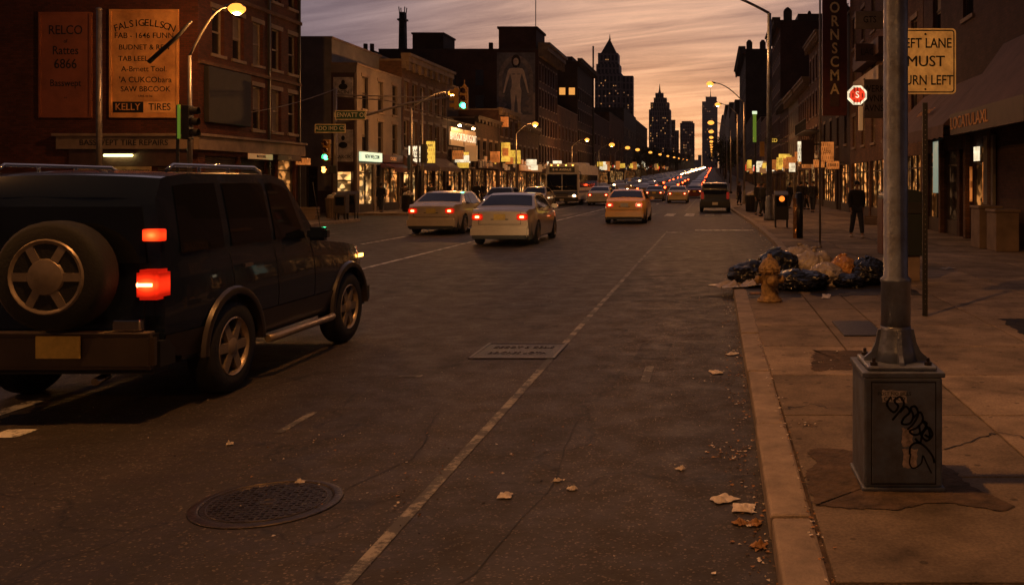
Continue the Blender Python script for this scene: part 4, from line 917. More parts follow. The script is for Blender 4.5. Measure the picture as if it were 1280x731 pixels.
t = MB(); t.prism([F.p(ca(6.1), .02, 5.3), F.p(ca(6.1), 1.3, 3.5), F.p(ca(6.1), .02, 3.5)], (0, 0, 0), F.u*(5.6)); t.build('canopy_slope', M['awning'], r_)
text('lettering', 'RESTAURANT', .34, F.p(ca(10.5), 1.02, 3.86), (R(45), 0, F.ang()), M['poster'], r_, .004, sx=.9)
for a, z0, z1, m, w in ((13.4, 1.4, 3.1, 'lit_teal', .8), (8.6, 2.35, 2.75, 'lit_white', .45), (9.0, 1.2, 2.2, 'lit_orange', .10), (7.75, 1.2, 2.3, 'lit_orange', .14)):
    t = MB(); t.fbox(F, ca(a), ca(a)+w, .03, .08, z0, z1); t.build('lit_poster', M[m], r_)
t = MB(); t.fbox(F, ca(7.55), ca(6.7), .03, .12, 1.15, 3.0); t.build('pilaster_panel', M['stucco'], r_, bevel=.01)
for a in (7.0, 9.35, 12.3, 14.8):
    t = MB(); t.fbox(F, ca(a)-.12, ca(a)+.12, .004, .14, SW, 3.1); t.build('pilaster', M['brick_brown'], r_)
for i, (x, y, w, d, h) in enumerate(((6.95, 22.0, .55, .75, .92), (6.85, 23.0, .55, .75, .98))):
    t = MB(); t.box(-w/2, w/2, -d/2, d/2, 0, h); t.box(-w/2-.03, w/2+.03, -d/2-.03, d/2+.03, h, h+.07); o = t.build('stone_block', M['stone'], loc=(x, y, SW), bevel=.02)
    tag(o, ('pale stone pier by the brick wall, nearer of two', 'pale stone pier by the brick wall, farther of two')[i], 'pier', 'stone piers by the brick wall')
r_, F, S, Wd, ca = right('narrow building stacked with signboards behind the lamp post', 32.7, 50, 12, 'brick_brown', floors=(3.6, 6.2, 8.8), ncol=6, ww=1.0, wh=1.6, seed=31,
    store=((.4, 4.4, 'shop_b'), (4.8, 5.8, 'door'), (6.2, 11, 'shop_a'), (11.4, 16.8, 'shop_a')), depth=20, frame='wood_pale')
for z, m, s in ((6.2, 'sign_dark', 'GT'), (5.0, 'wood_pale', 'TIR')):
    signboard(r_, F, ca(13), ca(6), z+1.0, z+1.7, m, s, 'ink', d=.5)
# blade signs on it, facing the traffic
def blade(root, F, a, b0, b1, z0, z1, m, s=None, tm='ink', sz=.3, sx=.8, th=.2, name='blade_sign'):
    t = MB(); t.fbox(F, a, a+th, b0, b1, z0, z1); o = t.build(name, M[m], root, bevel=.015)
    t = MB()
    for z in (z0+.15*(z1-z0), z1-.15*(z1-z0)): t.fbox(F, a+th*.4, a+th*.6, 0, b0+.01, z-.03, z+.03)
    t.build('bracket', M['dark_metal'], o)
    if s:
        y = a+th if F.u.y < 0 else a
        text('lettering', s, sz, F.p(y, (b0+b1)/2, (z0+z1)/2) + Vector((0, -.004, 0)), (R(90), 0, 0), M[tm], o, .004, sx=sx)
    return o
A = ca(38.2-32.7)
blade(r_, F, A, .40, 1.22, 4.4, 6.0, 'stucco_warm', 'WERK\nDVNK\nAVNS', 'ink', .4)
oct_ = MB(); c = F.p(A+.1, 1.50, 5.35); poly = [(c.x + .42*math.cos(PI/8+i*PI/4), c.y-.12, c.z + .42*math.sin(PI/8+i*PI/4)) for i in range(8)]; oct_.prism(poly, (0, 0, 0), (0, .14, 0)); o = oct_.build('octagon_sign', M['lit_white'], r_)
oct_ = MB(); poly = [(c.x + .33*math.cos(PI/8+i*PI/4), c.y-.135, c.z + .33*math.sin(PI/8+i*PI/4)) for i in range(8)]; oct_.prism(poly, (0, 0, 0), (0, .01, 0)); o2 = oct_.build('red_face', M['lit_red'], o); text('lettering', 'S', .38, (c.x, c.y-.14, c.z), (R(90), 0, 0), M['lit_white'], o2, .003)
t = MB(); t.fbox(F, A, A+.15, 1.26, 1.42, 3.9, 4.9); t.build('lit_blade', M['lit_dim'], r_)
for z in (7.0, 8.4, 9.8): blade(r_, F, ca(40-32.7), .05, 1.3, z, z+.75, ('wood_pale', 'sign_dark', 'wood_pale')[int(z) % 3], ('TIR', 'LACY', 'GTS')[int(z) % 3], 'ink', .4)
r_, F, S, Wd, ca = right('building carrying the tall vertical red blade sign', 50.05, 62.9, 11, 'brick_dark', floors=(3.9, 6.6), ncol=4, ww=1.0, wh=1.7, seed=32, store=((.4, 4, 'shop_a'), (4.4, 5.4, 'door'), (5.8, 12.4, 'shop_a')), depth=20)
bs = blade(r_, F, ca(.6), .12, 1.45, 5.4, 12.6, 'sign_red', th=.35)
t = MB(); t.fbox(F, ca(.6)+.36, ca(.6)+.40, .55, 1.05, 5.9, 12.5); p_ = t.build('letter_strip', M['sign_dark'], bs)
yy = F.p(ca(.6)+.41, .8, 0)
for i, ch in enumerate('BORNSCMA'): text('lettering', ch, .82, (yy.x, yy.y, 12.0-i*.74), (R(90), 0, 0), M['sign_white'], p_, .006, sx=.85, bold=.02)
blade(r_, F, ca(6), .1, .9, 3.0, 4.2, 'lit_orange', 'COD', 'ink', .25); blade(r_, F, ca(9), .3, 1.0, 2.7, 3.2, 'lit_orange'); blade(r_, F, ca(2.2), .3, 1.0, 2.5, 2.95, 'lit_orange', 'BAR', 'ink', .25)
r_, F, S, Wd, ca = right('three storey brick building with a pale lit cornice edge', 63, 71, 12, 'brick_brown', floors=(4, 6.6, 9.2), ncol=4, ww=.9, wh=1.7, seed=33, cor=(12.2, .6, .5, 'stone'), store=((.4, 3.6, 'shop_a'), (4, 7.6, 'shop_c')), frame='wood_pale')
blade(r_, F, ca(1), .4, 1.3, 3.0, 4.7, 'sign_dark'); blade(r_, F, ca(1.5), .5, 1.5, 3.2, 4.6, 'lit_white', 'BCS', 'sign_red', .4)
# iron balcony
t = MB(); t.fbox(F, 0, 8, .02, 1.1, 5.3, 5.36)
for i in range(17): t.fbox(F, i*.49, i*.49+.03, 1.06, 1.1, 5.36, 6.1)
t.fbox(F, 0, 7.9, 1.05, 1.11, 6.1, 6.15); t.build('iron_balcony', M['dark_metal'], r_)
r_, F, S, Wd, ca = right('row building with projecting lit white box sign', 71.1, 80, 9.6, 'brick_brown', floors=(3.9, 6.5), ncol=5, ww=.85, wh=1.8, seed=34, cor=(9.9, .7, .6, 'stone'), store=((.4, 4, 'shop_c'), (4.4, 8.5, 'shop_a')), frame='wood_pale')
blade(r_, F, ca(3), .8, 1.3, 2.6, 3.3, 'lit_white')
r_, F, S, Wd, ca = right('row building with a stepped stone cornice beyond the iron balcony', 80.1, 90, 9.2, 'stucco', floors=(3.9, 6.4), ncol=5, ww=.9, wh=1.8, seed=35, cor=(9.8, .8, .7, 'stone'), store=((.4, 4.4, 'shop_a'), (4.8, 9.4, 'shop_b')), frame='wood_pale')
r_, F, S, Wd, ca = right('row building with yellow lettered lit sign', 90.1, 100.9, 9.4, 'brick_plum', floors=(3.9, 6.4), ncol=5, ww=.9, wh=1.8, seed=36, cor=(10, .8, .7, 'stone_dark'), store=((.4, 5, 'shop_c'), (5.4, 10.4, 'shop_a')))
blade(r_, F, ca(1.5), .9, 2.2, 5.6, 6.2, 'ink', 'ICED', 'lit_yellow', .5, 1)
r_, F, S, Wd, ca = right('tall dark apartment block with finials on its right skyline', 101, 115, 19.4, 'brick_plum', floors=(4, 7, 10, 13, 16), ncol=7, ww=.9, wh=1.8, seed=37, cor=(19.8, 1.1, .9, 'stone_dark'), store=((.5, 6, 'shop_b'), (7, 13, 'shop_a')), depth=16, simple=True)
b = MB()
for x, w, h in ((.4, .9, 1.2), (3.0, .5, .8), (6.5, 1.2, 1.6), (12.5, .8, 1.3)): b.box(x, x+w, -6.9, -6.1, 19.4, 19.4+h); b.lathe([(w*.35, 19.4+h), (w*.45, 19.55+h), (.1, 19.8+h)], 8, (x+w/2, -6.5, 0))
b.box(2, 12, -6.5, 4, 19.4, 20.3); b.build('parapet_ornament', M['stone_dark'], r_)
for i, (Y0, Y1, H, wl, X) in enumerate(((115.2, 140, 10.5, 'brick_brown', 7.5), (140.3, 170, 11, 'brick_plum', 7.5), (170.4, 204, 13, 'brick_dark', 7.5))):
    r_, F, S, Wd, ca = right(('brown brick building past the tall finialed block', 'plum brick building with a lit orange fascia', 'dark building before the ornamented tower')[i], Y0, Y1, H, wl, floors=(4, 7), ncol=6, seed=40+i, litp=.15, simple=True, store=((1, Y1-Y0-1, ('shop_a', 'shop_c', 'shop_a')[i]),))
    small_signs(r_, F, Wd, 70+i, 8)
r_, F, S, Wd, ca = right('ornamented dark tower block with stepped parapet right of the avenue', 205, 250, 29.5, 'brick_dark', floors=tuple(6+3.4*k for k in range(6)), ncol=9, ww=1.3, wh=1.9, depth=11, seed=44, litp=.05, simple=True, cor=(30.2, 1.6, 1.6, 'stone_dark'))
b = MB()
for x in (.2, 3.2, 6, 9): b.box(x, x+1.3, -22.4, -21, 29.5, 31.2); b.lathe([(.6, 31.2), (.3, 31.7)], 6, (x+.65, -21.7, 0))
b.build('parapet_ornament', M['stone_dark'], r_)
for i, (Y0, Y1, H, wl) in enumerate(((251, 298, 18, 'brick_plum'), (300, 398, 25, 'brick_dark'), (400, 520, 31, 'stone_dark'), (522, 700, 38, 'brick_dark'), (702, 960, 42, 'brick_plum'))):
    r_, F, S, Wd, ca = right('distant building on the right side, ' + ('just past the ornamented tower', 'dark and flat topped behind the lamps', 'sooty stone behind the lamps', 'dark and tall near the hill top', 'last one on the hill')[i], Y0, Y1, H, wl, floors=tuple(4+3.5*k for k in range(3)) if i < 3 else (), ncol=8, ww=1.6, wh=1.9, seed=50+i, litp=.3, simple=True, depth=18)
# ---- far towers
def lit_bits(root, x0, x1, z0, z1, y, n, w, h, seed, dx, dz):
    random.seed(seed); used = set()
    for i in range(n):
        a = random.randint(0, max(0, int((x1-x0)/dx)-1)); c = random.randint(0, max(0, int((z1-z0)/dz)-1))
        if (a, c) in used: continue
        used.add((a, c)); x = x0+(a+.5)*dx; z = z0+(c+.5)*dz
        b = MB(); b.box(-w/2, w/2, -.1, 0, -h/2, h/2)
        k = ('lb', w, h, random.random() < .5)
        if k not in _wm: _wm[k] = b.mesh('lit_window', M['tower_pane' if k[3] else 'tower_pane_dim'])
        place('lit_window', _wm[k], root, (x, y-.02, z))
def tower(name, label, Y, px0, px1, pyt, parts, m, lits=(), seed=1):
    """parts: (name, px0, px1, py_bottom, py_top, depth m, kind)"""
    s = Y/1150; base = e(Y); cx = ((px0+px1)/2-890)*s
    root = empty(name, (cx, Y, base), 0, label, 'tower', 'towers on the far skyline'); zz = lambda py: CAM_H+(228-py)*s-base; xx = lambda px: (px-890)*s-cx
    for i, (nm, a, b_, pb, pt, kind) in enumerate(parts):
        mb = MB(); x0, x1 = xx(a), xx(b_); z0 = zz(pb) if pb else -2; z1 = zz(pt); w = x1-x0; c = (x0+x1)/2; off = w/2+ i*.03
        if kind == 'box': mb.box(x0, x1, i*.6, w+i*.6, z0, z1)
        elif kind == 'pyr': mb.add([(x0, i*.6, z0), (x1, i*.6, z0), (x1, w+i*.6, z0), (x0, w+i*.6, z0), (c, w/2+i*.6, z1)], [(0, 1, 4), (1, 2, 4), (2, 3, 4), (3, 0, 4), (0, 3, 2, 1)])
        elif kind == 'spire': mb.lathe([(w/2, z0), (w*.25, z0+(z1-z0)*.35), (w*.06, z1)], 8, (c, 6, 0))
        mb.build(nm, m if kind == 'box' else M['stone_dark'], root)
    for j, (a, b_, pb, pt, n, li) in enumerate(lits): lit_bits(root, xx(a), xx(b_), zz(pb), zz(pt), li*.6, n, 1.0*s, 1.15*s, seed+j, 2.6*s, 3.2*s)
    return root
tm = tower_mat('dusk_masonry', (.30,.22,.21), (.06,.048,.05), 1.7, 3.2); tm2 = tower_mat('dusk_slab_masonry', (.22,.16,.16), (.05,.017,.018), 2.4, 3.6)
tower('spired_tower', 'stepped tower with a pyramid roof, tallest on the left skyline', 420, 743, 790, 42, [('shaft', 743.5, 777, None, 92, 'box'), ('setback', 745, 774, 92, 80, 'box'), ('setback', 747, 772, 80, 66, 'box'), ('pyramid_roof', 750.5, 770, 66, 46, 'pyr'), ('finial', 759, 762, 48, 40, 'spire'), ('wing', 777, 790.5, None, 94, 'box')], tm, [(745, 776, 205, 98, 34, 0), (778, 790, 200, 98, 16, 5), (748, 771, 92, 70, 4, 2)], 3)
tower('needle_tower', 'slender tower topped with a thin needle spire', 650, 811, 838, 105, [('shaft', 811, 838, None, 137, 'box'), ('setback', 813, 836, 137, 128, 'box'), ('setback', 817, 833, 128, 122, 'box'), ('crown', 819, 829, 122, 116, 'box'), ('needle', 822, 826, 116, 104, 'spire')], tm, [(812, 837, 210, 140, 34, 0), (814, 835, 136, 129, 3, 1)], 9)
tower('slab_tower', 'broad flat topped slab tower at the end of the avenue', 1000, 850, 868, 153, [('shaft', 850, 868, None, 154, 'box'), ('roof_block', 852, 866, 154, 151.5, 'box')], tm2, [(851, 867, 212, 157, 22, 0)], 13)
tower('slab_tower', 'narrow dark slab between the needle tower and broad slab', 820, 838, 848, 150, [('shaft', 838, 844, None, 150, 'box'), ('wing', 843, 848.5, None, 163, 'box')], tm2, [(838, 848, 210, 166, 9, 0)], 15)
tower('antenna_tower', 'tall flat tower with roof antenna right of the sunset gap', 1900, 877, 897, 110, [('shaft', 877.5, 897, None, 127, 'box'), ('roof_block', 882, 896, 127, 121, 'box'), ('antenna', 887.5, 889, 121, 108, 'spire')], tm2, [(878, 896, 205, 130, 16, 0)], 17)
tower('slab_tower', 'low far block low in the sunset gap', 2200, 868, 876, 190, [('shaft', 866, 873, None, 200, 'box'), ('wing', 872.5, 877, None, 194, 'box')], tm2)
# ------------------------------------------------------------------ street lamps
SOD = (1.0, 0.40, 0.10)
def lamp_light(r, loc, energy, kind='SPOT'):
    l = bpy.data.lights.new('lamp_light', kind); l.energy = energy; l.color = SOD; l.shadow_soft_size = .12
    if kind == 'SPOT': l.spot_size = R(176); l.spot_blend = .35
   
    o = bpy.data.objects.new('lamp_light', l); COL.objects.link(o); o.parent = r; o.location = loc
def cobra(x, y, side, arm, zh, label, energy=0, pole_r=.09, base=True, far=False, lx=None, group='street lamps along the avenue', m='galv', flare_base=False, gz=None, rise=.9):
    """pole at (x,y), arm towards side (+1/-1 in x), head height zh"""
    z0 = e(y) + (SW if gz is None else gz)
    r = empty('street_lamp', (x, y, z0), 0, label, 'street lamp', group); H = zh - z0 + e(y)*0
    b = MB(); b.tube([(0, 0, 0), (0, 0, H*.5), (0, 0, H-rise)], [pole_r*1.15, pole_r, pole_r*.75], 10)
    b.build('pole', M[m], r)
    if base:
        b = MB(); b.lathe([(pole_r*2.1, 0), (pole_r*2.1, .12), (pole_r*1.5, .35), (pole_r*1.3, 1.0), (pole_r*1.15, 1.05)], 12); b.build('pole_base', M[m], r)
    b = MB(); n = 8; pts = [(side*arm*(t/n), 0, H-rise + rise*math.sin(t/n*PI/2)) for t in range(n+1)]
    b.tube(pts, [pole_r*.55 - pole_r*.15*t/n for t in range(n+1)], 8); b.build('arm', M[m], r)
    b = MB(); b.ellip((side*(arm+.22), 0, H+.02), (.36, .14, .09), 14, 8); b.build('lamp_head', M['galv'], r)
    k = 1.05 if not far else 1.6
    b = MB(); b.ellip((side*(arm+.30), 0, H-.06), (.27*k, .21*k, .17*k), 14, 10); bw_ = b.build('halo_bowl', M['bowl'], r)  # oversized emitting bowl stands in for the orange halo round the core
    b = MB(); b.ellip((side*(arm+.30), 0, H-.165), (.15*k, .13*k, .10*k), 12, 8); b.build('bright_core', M['sodium_far' if far else 'sodium'], bw_)
    if energy: lamp_light(r, (side*(arm+.30), 0, H-.36), energy, 'POINT' if x < -10 else 'SPOT')
    return r
# left row (6.7-7.5 m heads)
cobra(-17.2, 30.3, 1, 1.25, 7.52, 'lit lamp at the corner beside the orange painted boards', 850, .075, rise=1.6)
L_ = [(50.8, 533, 'lit lamp behind the overhead green signal'), (78, None, 'lit lamp in front of the mural building'), (109, None, 'lit lamp above the bus roof'), (135, None, 'lit left lamp second past the bus'), (158, None, 'lit left lamp third past the bus'), (178, None, 'lit left lamp fourth past the bus'), (215, None, ''), (255, None, ''), (300, None, ''), (350, None, ''), (400, None, ''), (460, None, ''), (530, None, '')]
for i, (Y, _, lb) in enumerate(L_):
    cobra(-16.6, Y, 1, (2.0, 1.3, 1.5, 1.6, 1.8, 1.9)[min(i, 5)], 6.75 + e(Y)*1, lb or 'small far lit lamp in the left row climbing the hill', (800, 800, 700, 500)[i] if i < 4 else 0, .07, far=i > 2, base=i < 2)
# right row (9.3 m heads)
cobra(2.46, 39.5, -1, 2.6, 9.9, 'tall lamp pole with a broad dark base by the litter bins', 1300, .115, m='grey_steel')
for i, Y in enumerate((70, 88.6, 120, 152, 184, 216, 250, 285, 330, 380, 440, 520, 610)):
    cobra(2.45, Y, -1, 2.3 if i != 1 else 1.6, 9.3+e(Y), ('lit lamp nearest on the right, highest against the sky', 'lit lamp second in the right row', 'lit lamp third in the right row', 'lit lamp fourth in the right row')[i] if i < 4 else 'small far lit lamp in the right row climbing the hill', (1100, 900, 800)[i] if i < 3 else 0, .08, far=i > 1, base=i < 2, rise=1.5 if i == 0 else 1.0)
# the near lamp post: steel box, flared foot, thick column, lamp over the road above the frame
def near_post():
    x, y = 1.012, 5.07
    r = empty('street_lamp', (x, y, SW), 0, 'thick grey lamp post rising from a steel box with graffiti', 'street lamp', 'street lamps along the avenue')
    b = MB(); w = .207; H = .60
    b.box(-w, w, -.21, .21, .02, H); bx = b.build('base_box', M['grey_box'], r, bevel=.012)
    b = MB(); b.box(-w-.012, w+.012, -.222, .222, 0, .022); b.build('plinth', M['grey_box'], bx, bevel=.006); b = MB(); b.box(-w-.012, w+.012, -.222, .222, H, H+.028); b.build('box_rim', M['grey_box'], bx, bevel=.006)
    b = MB(); t = .166; b.box(-t, t, -.2175, -.209, .045, H-.03); d = b.build('door', M['grey_box'], bx, bevel=.003)
    b = MB(); t = .172
    for q in ((-t, t, .036, .042), (-t, t, H-.027, H-.021), (-t, -t+.006, .042, H-.027), (t-.006, t, .042, H-.027)): b.box(q[0], q[1], -.2125, -.2095, q[2], q[3])
    b.build('door_gap', M['ink'], bx)
    # stickers
    st = mat('torn_sticker', (.42,.37,.34), .7, var=.5, vs=30); st2 = mat('torn_sticker_warm', (.36,.28,.24), .7, var=.6, vs=30)
    random.seed(5)
    def torn(x0, x1, z0, z1, m):
        P = []
        for (p, q) in (((x0, z0), (x1, z0)), ((x1, z0), (x1, z1)), ((x1, z1), (x0, z1)), ((x0, z1), (x0, z0))):
            for i in range(5): t = i/5; P.append((p[0]+(q[0]-p[0])*t+random.uniform(-.005, .005), -.2185, p[1]+(q[1]-p[1])*t+random.uniform(-.005, .005)))
        b = MB(); b.prism(P, (0, 0, 0), (0, -.0012, 0)); return b.build('sticker', m, d)
    s1 = torn(-.115, .015, .47, .535, st); text('lettering', 'POST NO BILLS', .026, (-.05, -.2203, .516), (R(90), 0, 0), M['ink'], s1, .0004); text('lettering', 'CHZKO', .032, (-.05, -.2203, .488), (R(90), 0, 0), M['ink'], s1, .0004)
    torn(-.01, .045, .24, .335, st2); torn(-.005, .07, .125, .225, st2)
    # spray scrawl
    b = MB()
    def scr(pts, w=.0055):
        P = []
        for i in range(len(pts)-1):
            p0 = pts[max(i-1, 0)]; p1 = pts[i]; p2 = pts[i+1]; p3 = pts[min(i+2, len(pts)-1)]
            for k in range(6):
                t = k/6; P.append(tuple(.5*((2*p1[j]) + (-p0[j]+p2[j])*t + (2*p0[j]-5*p1[j]+4*p2[j]-p3[j])*t*t + (-p0[j]+3*p1[j]-3*p2[j]+p3[j])*t**3) for j in (0, 1)))
        P.append(pts[-1])
        for p, q in zip(P[:-1], P[1:]):
            a, c = Vector((p[0], -.2205, p[1])), Vector((q[0], -.2205, q[1])); dd = c-a
            if dd.length < 1e-5: continue
            n = Vector((-dd.z, 0, dd.x)).normalized()*w; dd = dd.normalized()*w*.5
            b.quad(a-n-dd, a+n-dd, c+n+dd, c-n+dd)
    scr([(-.07, .50), (-.09, .46), (-.055, .42), (-.03, .45), (-.05, .48), (-.02, .50), (0, .46), (-.035, .41), (-.06, .38)])
    scr([(-.02, .42), (.01, .45), (.03, .42), (0, .39), (-.01, .36), (.03, .36), (.05, .40), (.035, .44), (.06, .45), (.075, .41), (.05, .36), (.02, .33)])
    scr([(.05, .39), (.085, .42), (.10, .38), (.07, .34), (.03, .32), (.06, .30), (.10, .32), (.12, .36), (.10, .37), (.13, .33), (.135, .29), (.11, .30)])
    scr([(.08, .35), (.09, .30), (.12, .27), (.15, .30), (.13, .34), (.10, .31), (.085, .26), (.06, .28)])
    scr([(.03, .20), (.035, .24), (.07, .26), (.11, .24), (.15, .19), (.16, .155)]); scr([(.035, .20), (.03, .15), (.05, .125), (.09, .15), (.10, .19), (.12, .15), (.145, .10)], .004)
    b.build('graffiti', M['ink'], d, fix=False)
    # flared foot with four fins and bolts
    b = MB(); z = H+.03; b.box(-.185, .185, -.185, .185, z, z+.022); b.build('foot_plate', M['grey_steel'], r, bevel=.008)
    z += .022; b = MB()
    for k in range(4):
        a = k*PI/2; c, s_ = math.cos(a), math.sin(a); prof = [(.05, 0), (.175, 0), (.172, .018), (.135, .05), (.112, .10), (.098, .17), (.05, .17)]
        P = [Vector((c*p, s_*p, z+h)) for p, h in prof]; n = Vector((-s_, c, 0))*.012; b.prism([p-n for p in P], (0, 0, 0), n*2)
    b.lathe([(.115, z), (.10, z+.06), (.083, z+.17), (.083, z+.19)], 24); b.build('flared_foot', M['grey_steel'], r)
    b = MB()
    for sx in (-1, 1):
        for sy in (-1, 1): b.lathe([(.020, z), (.020, z+.018), (.009, z+.018), (.009, z+.04), (.0001, z+.042)], 6, (sx*.145, sy*.145, 0), smooth=False)
    b.build('anchor_bolts', M['iron_rub'], r)
    b = MB(); b.lathe([(.081, z+.17), (.081, 1.08), (.085, 1.085), (.085, 1.10), (.067, 1.115), (.066, 3.5), (.055, 9.0)], 28); b.build('pole', M['grey_steel'], r)
    b = MB(); n = 8; pts = [(-2.6*(t/n), 0, 7.9+1.2*math.sin(t/n*PI/2)) for t in range(n+1)]; b.tube(pts, .035, 8); b.build('arm', M['grey_steel'], r)
    b = MB(); b.ellip((-2.8, 0, 9.12), (.38, .15, .09), 14, 8); b.build('lamp_head', M['galv'], r)
    b = MB(); b.ellip((-2.86, 0, 9.04), (.2, .13, .1), 12, 8); b.build('lens', M['sodium'], r)
    lamp_light(r, (-2.86, 0, 8.75), NEAR_W)
NEAR_W = 1600
near_post()
# the lamp across the avenue from it, out of frame, and the next one of the left row
cobra(-17.2, 6.0, 1, 2.0, 8.6, 'lamp across the avenue outside the picture', 1300, .09)
cobra(2.46, -14, -1, 2.6, 9.3, 'lamp behind the viewer on the same pavement', 1700, .09)

# plain poles
def pole(x, y, H, r, label, m='galv', cap=True):
    t = empty('utility_pole', (x, y, SW+e(y)), 0, label, 'pole'); b = MB(); b.tube([(0, 0, 0), (0, 0, H)], [r, r*.85], 10); b.build('pole', M[m], t)
    b = MB(); b.lathe([(r*2, 0), (r*2, .03), (r*1.3, .05), (r*1.3, .12)], 10); b.build('foot', M[m], t)
    b = MB(); b.ellip((0, 0, H), (r*1.05, r*1.05, r*.7), 10, 6); b.build('cap', M[m], t); return t
pole(-20.65, 31, 7.45, .10, 'rusty bare steel pole between the two painted boards', 'galv')
pole(2.70, 23, 7.5, .028, 'thin tall bare pole behind the rubbish bags', 'galv')
pole(-17.0, 54, 6.9, .06, 'slim pole with small box standing before the white lit sign')
# ------------------------------------------------------------------ traffic signals
def sig_head(parent, loc, rz=0, on='green', n=3, m='sig_yellow', s=1.0):
    """signal head whose lenses face local -y"""
    h = empty('signal_head', loc, rz); h.parent = parent
    b = MB(); b.box(-.17*s, .17*s, -.10*s, .12*s, -.02, (.34*n+.02)*s); b.build('housing', M[m], h, bevel=.02)
    for i in range(n):
        z = (.17+.34*i)*s; lit = (on == 'green' and i == 0) or (on == 'red' and i == n-1)
        b = MB(); b.lathe([(.125*s, -.105*s), (.11*s, -.125*s), (.0001, -.135*s)], 16, (0, 0, z), 'y'); b.build('signal_lens', M['green_on'] if lit else M['lens_off'], h)
        b = MB(); k = 14; P = []
        for yy in (-.10*s, -.32*s): P.append([(.14*s*math.cos(a), yy, z + .14*s*math.sin(a)) for a in [R(-35)+R(250)*j/k for j in range(k+1)]])
        b.grid(P); v = b.build('visor', M[m], h, fix=False)
    return h
sg = empty('traffic_signal', (-17.2, 42, SW), 0, 'signal pole with street signs and green light at the far left corner', 'traffic signal', 'traffic signals')
b = MB(); b.tube([(0, 0, 0), (0, 0, 5.9)], [.10, .075], 10); b.lathe([(.2, 0), (.2, .1), (.14, .5), (.11, .55)], 10); b.build('pole', M['galv'], sg)
sig_head(sg, (-.36, -.05, 2.62), 0, 'green', s=.92)
b = MB(); b.box(-.36, 0, -.03, .03, 3.3, 3.36); b.box(-.36, 0, -.03, .03, 2.66, 2.72); b.build('bracket', M['dark_metal'], sg)
ph = empty('walk_signal', (-.42, -.05, 1.98), 0); ph.parent = sg
b = MB(); b.box(-.2, .2, -.08, .1, 0, .42); b.build('housing', M['dark_metal'], ph, bevel=.02); b = MB(); b.box(.14, .50, -.06, .1, .05, .40); b.build('housing', M['dark_metal'], ph, bevel=.02)
b = MB(); b.ellip((-.05, -.10, .18), (.09, .02, .10), 10, 6)
for q in range(4): b.tube([(-.11+.035*q, -.10, .24), (-.12+.04*q, -.10, .36)], .014, 5)
b.tube([(.02, -.10, .18), (.07, -.10, .25)], .015, 5); b.build('hand_symbol', M['hand_on'], ph)
# mast arm reaching over the avenue
b = MB(); b.tube([(0, 0, 4.30), (1.6, 0, 4.75), (3.4, 0, 5.25), (5.9, 0, 5.62)], [.07, .06, .05, .045], 8); b.build('mast_arm', M['galv'], sg)
b = MB(); b.tube([(0, 0, 5.55), (2.4, 0, 5.35), (5.4, 0, 4.5)], .022, 6); b.tube([(0, 0, 5.62), (1.2, 0, 5.58), (2.5, 0, 5.55), (4.5, 0, 5.5)], .03, 6); b.build('stay_rod', M['galv'], sg)
h1 = sig_head(sg, (5.9, -.05, 4.95), 0, 'green', s=.98); h2 = sig_head(sg, (5.52, .05, 4.97), R(-80), None, s=.92)
b = MB(); b.lathe([(.10, 5.95), (.10, 6.02), (.02, 6.14), (.02, 6.3)], 8, (5.9, 0, 0)); b.build('finial', M['sig_yellow'], sg)
def street_sign(par, x0, x1, z0, z1, s, y=-.12):
    b = MB(); b.box(x0, x1, y, y+.02, z0, z1); o = b.build('street_sign', M['sign_white'], par); b = MB(); b.box(x0+.04, x1-.04, y-.004, y, z0+.04, z1-.04); g_ = b.build('sign_face', M['sign_green'], o)
    text('lettering', s, (z1-z0)*.66, ((x0+x1)/2, y-.007, (z0+z1)/2), (R(90), 0, 0), M['sign_letter'], g_, .002, sx=.9)
street_sign(sg, -.88, .52, 3.88, 4.28, 'ADO IMD CS'); street_sign(sg, .05, 1.45, 4.47, 4.90, 'LENVATT OR')
b = MB(); b.box(-.05, .05, -.1, 0, 3.9, 4.85); b.build('sign_clamp', M['galv'], sg)
# seen from behind / side at the near left corner
sg2 = empty('traffic_signal', (-17.45, 30.05, SW), 0, 'traffic signal seen from the side on the corner lamp pole by the boards', 'traffic signal', 'traffic signals')
sig_head(sg2, (.33, 0, 3.05), R(95), None, m='dark_metal', s=1.05)
b = MB(); b.box(-.02, .30, -.02, .02, 3.2, 3.25); b.box(-.02, .30, -.02, .02, 3.95, 4.0); b.build('bracket', M['dark_metal'], sg2)
b = MB(); b.box(.10, .16, -.20, -.12, 3.05, 4.15); b.build('lit_visor_edge', M['green_edge_glow'], sg2)  # green light on the visor edge, drawn as an emitting strip
b = MB(); b.tube([(0, 0, 0), (0, 0, 4.15)], .05, 8); b.build('pole', M['dark_metal'], sg2)
# stray dark arm bracket in front of the orange board
b = MB(); b.tube([(-.95, 0, 5.55), (-.05, 0, 6.35), (.45, 0, 6.9)], [.075, .07, .04], 8); b.build('arm_stub', M['dark_metal'], sg2)
sg3 = empty('traffic_signal', (-16.7, 52.3, SW), 0, 'dark unlit signal heads in front of the lit yellow sign', 'traffic signal', 'traffic signals')
b = MB(); b.tube([(0, 0, 0), (0, 0, 4.0)], .06, 8); b.build('pole', M['dark_metal'], sg3)
sig_head(sg3, (.32, 0, 2.75), R(180), None, m='dark_metal'); sig_head(sg3, (-.45, 0, 2.35), R(170), None, m='dark_metal', n=3, s=.8)
b = MB(); b.box(-.4, .3, -.02, .02, 3.0, 3.05); b.build('bracket', M['dark_metal'], sg3)
sg4 = empty('traffic_signal', (2.95, 62.5, SW), 0, 'signal on the right pavement beside a tall glowing green strip', 'traffic signal', 'traffic signals')
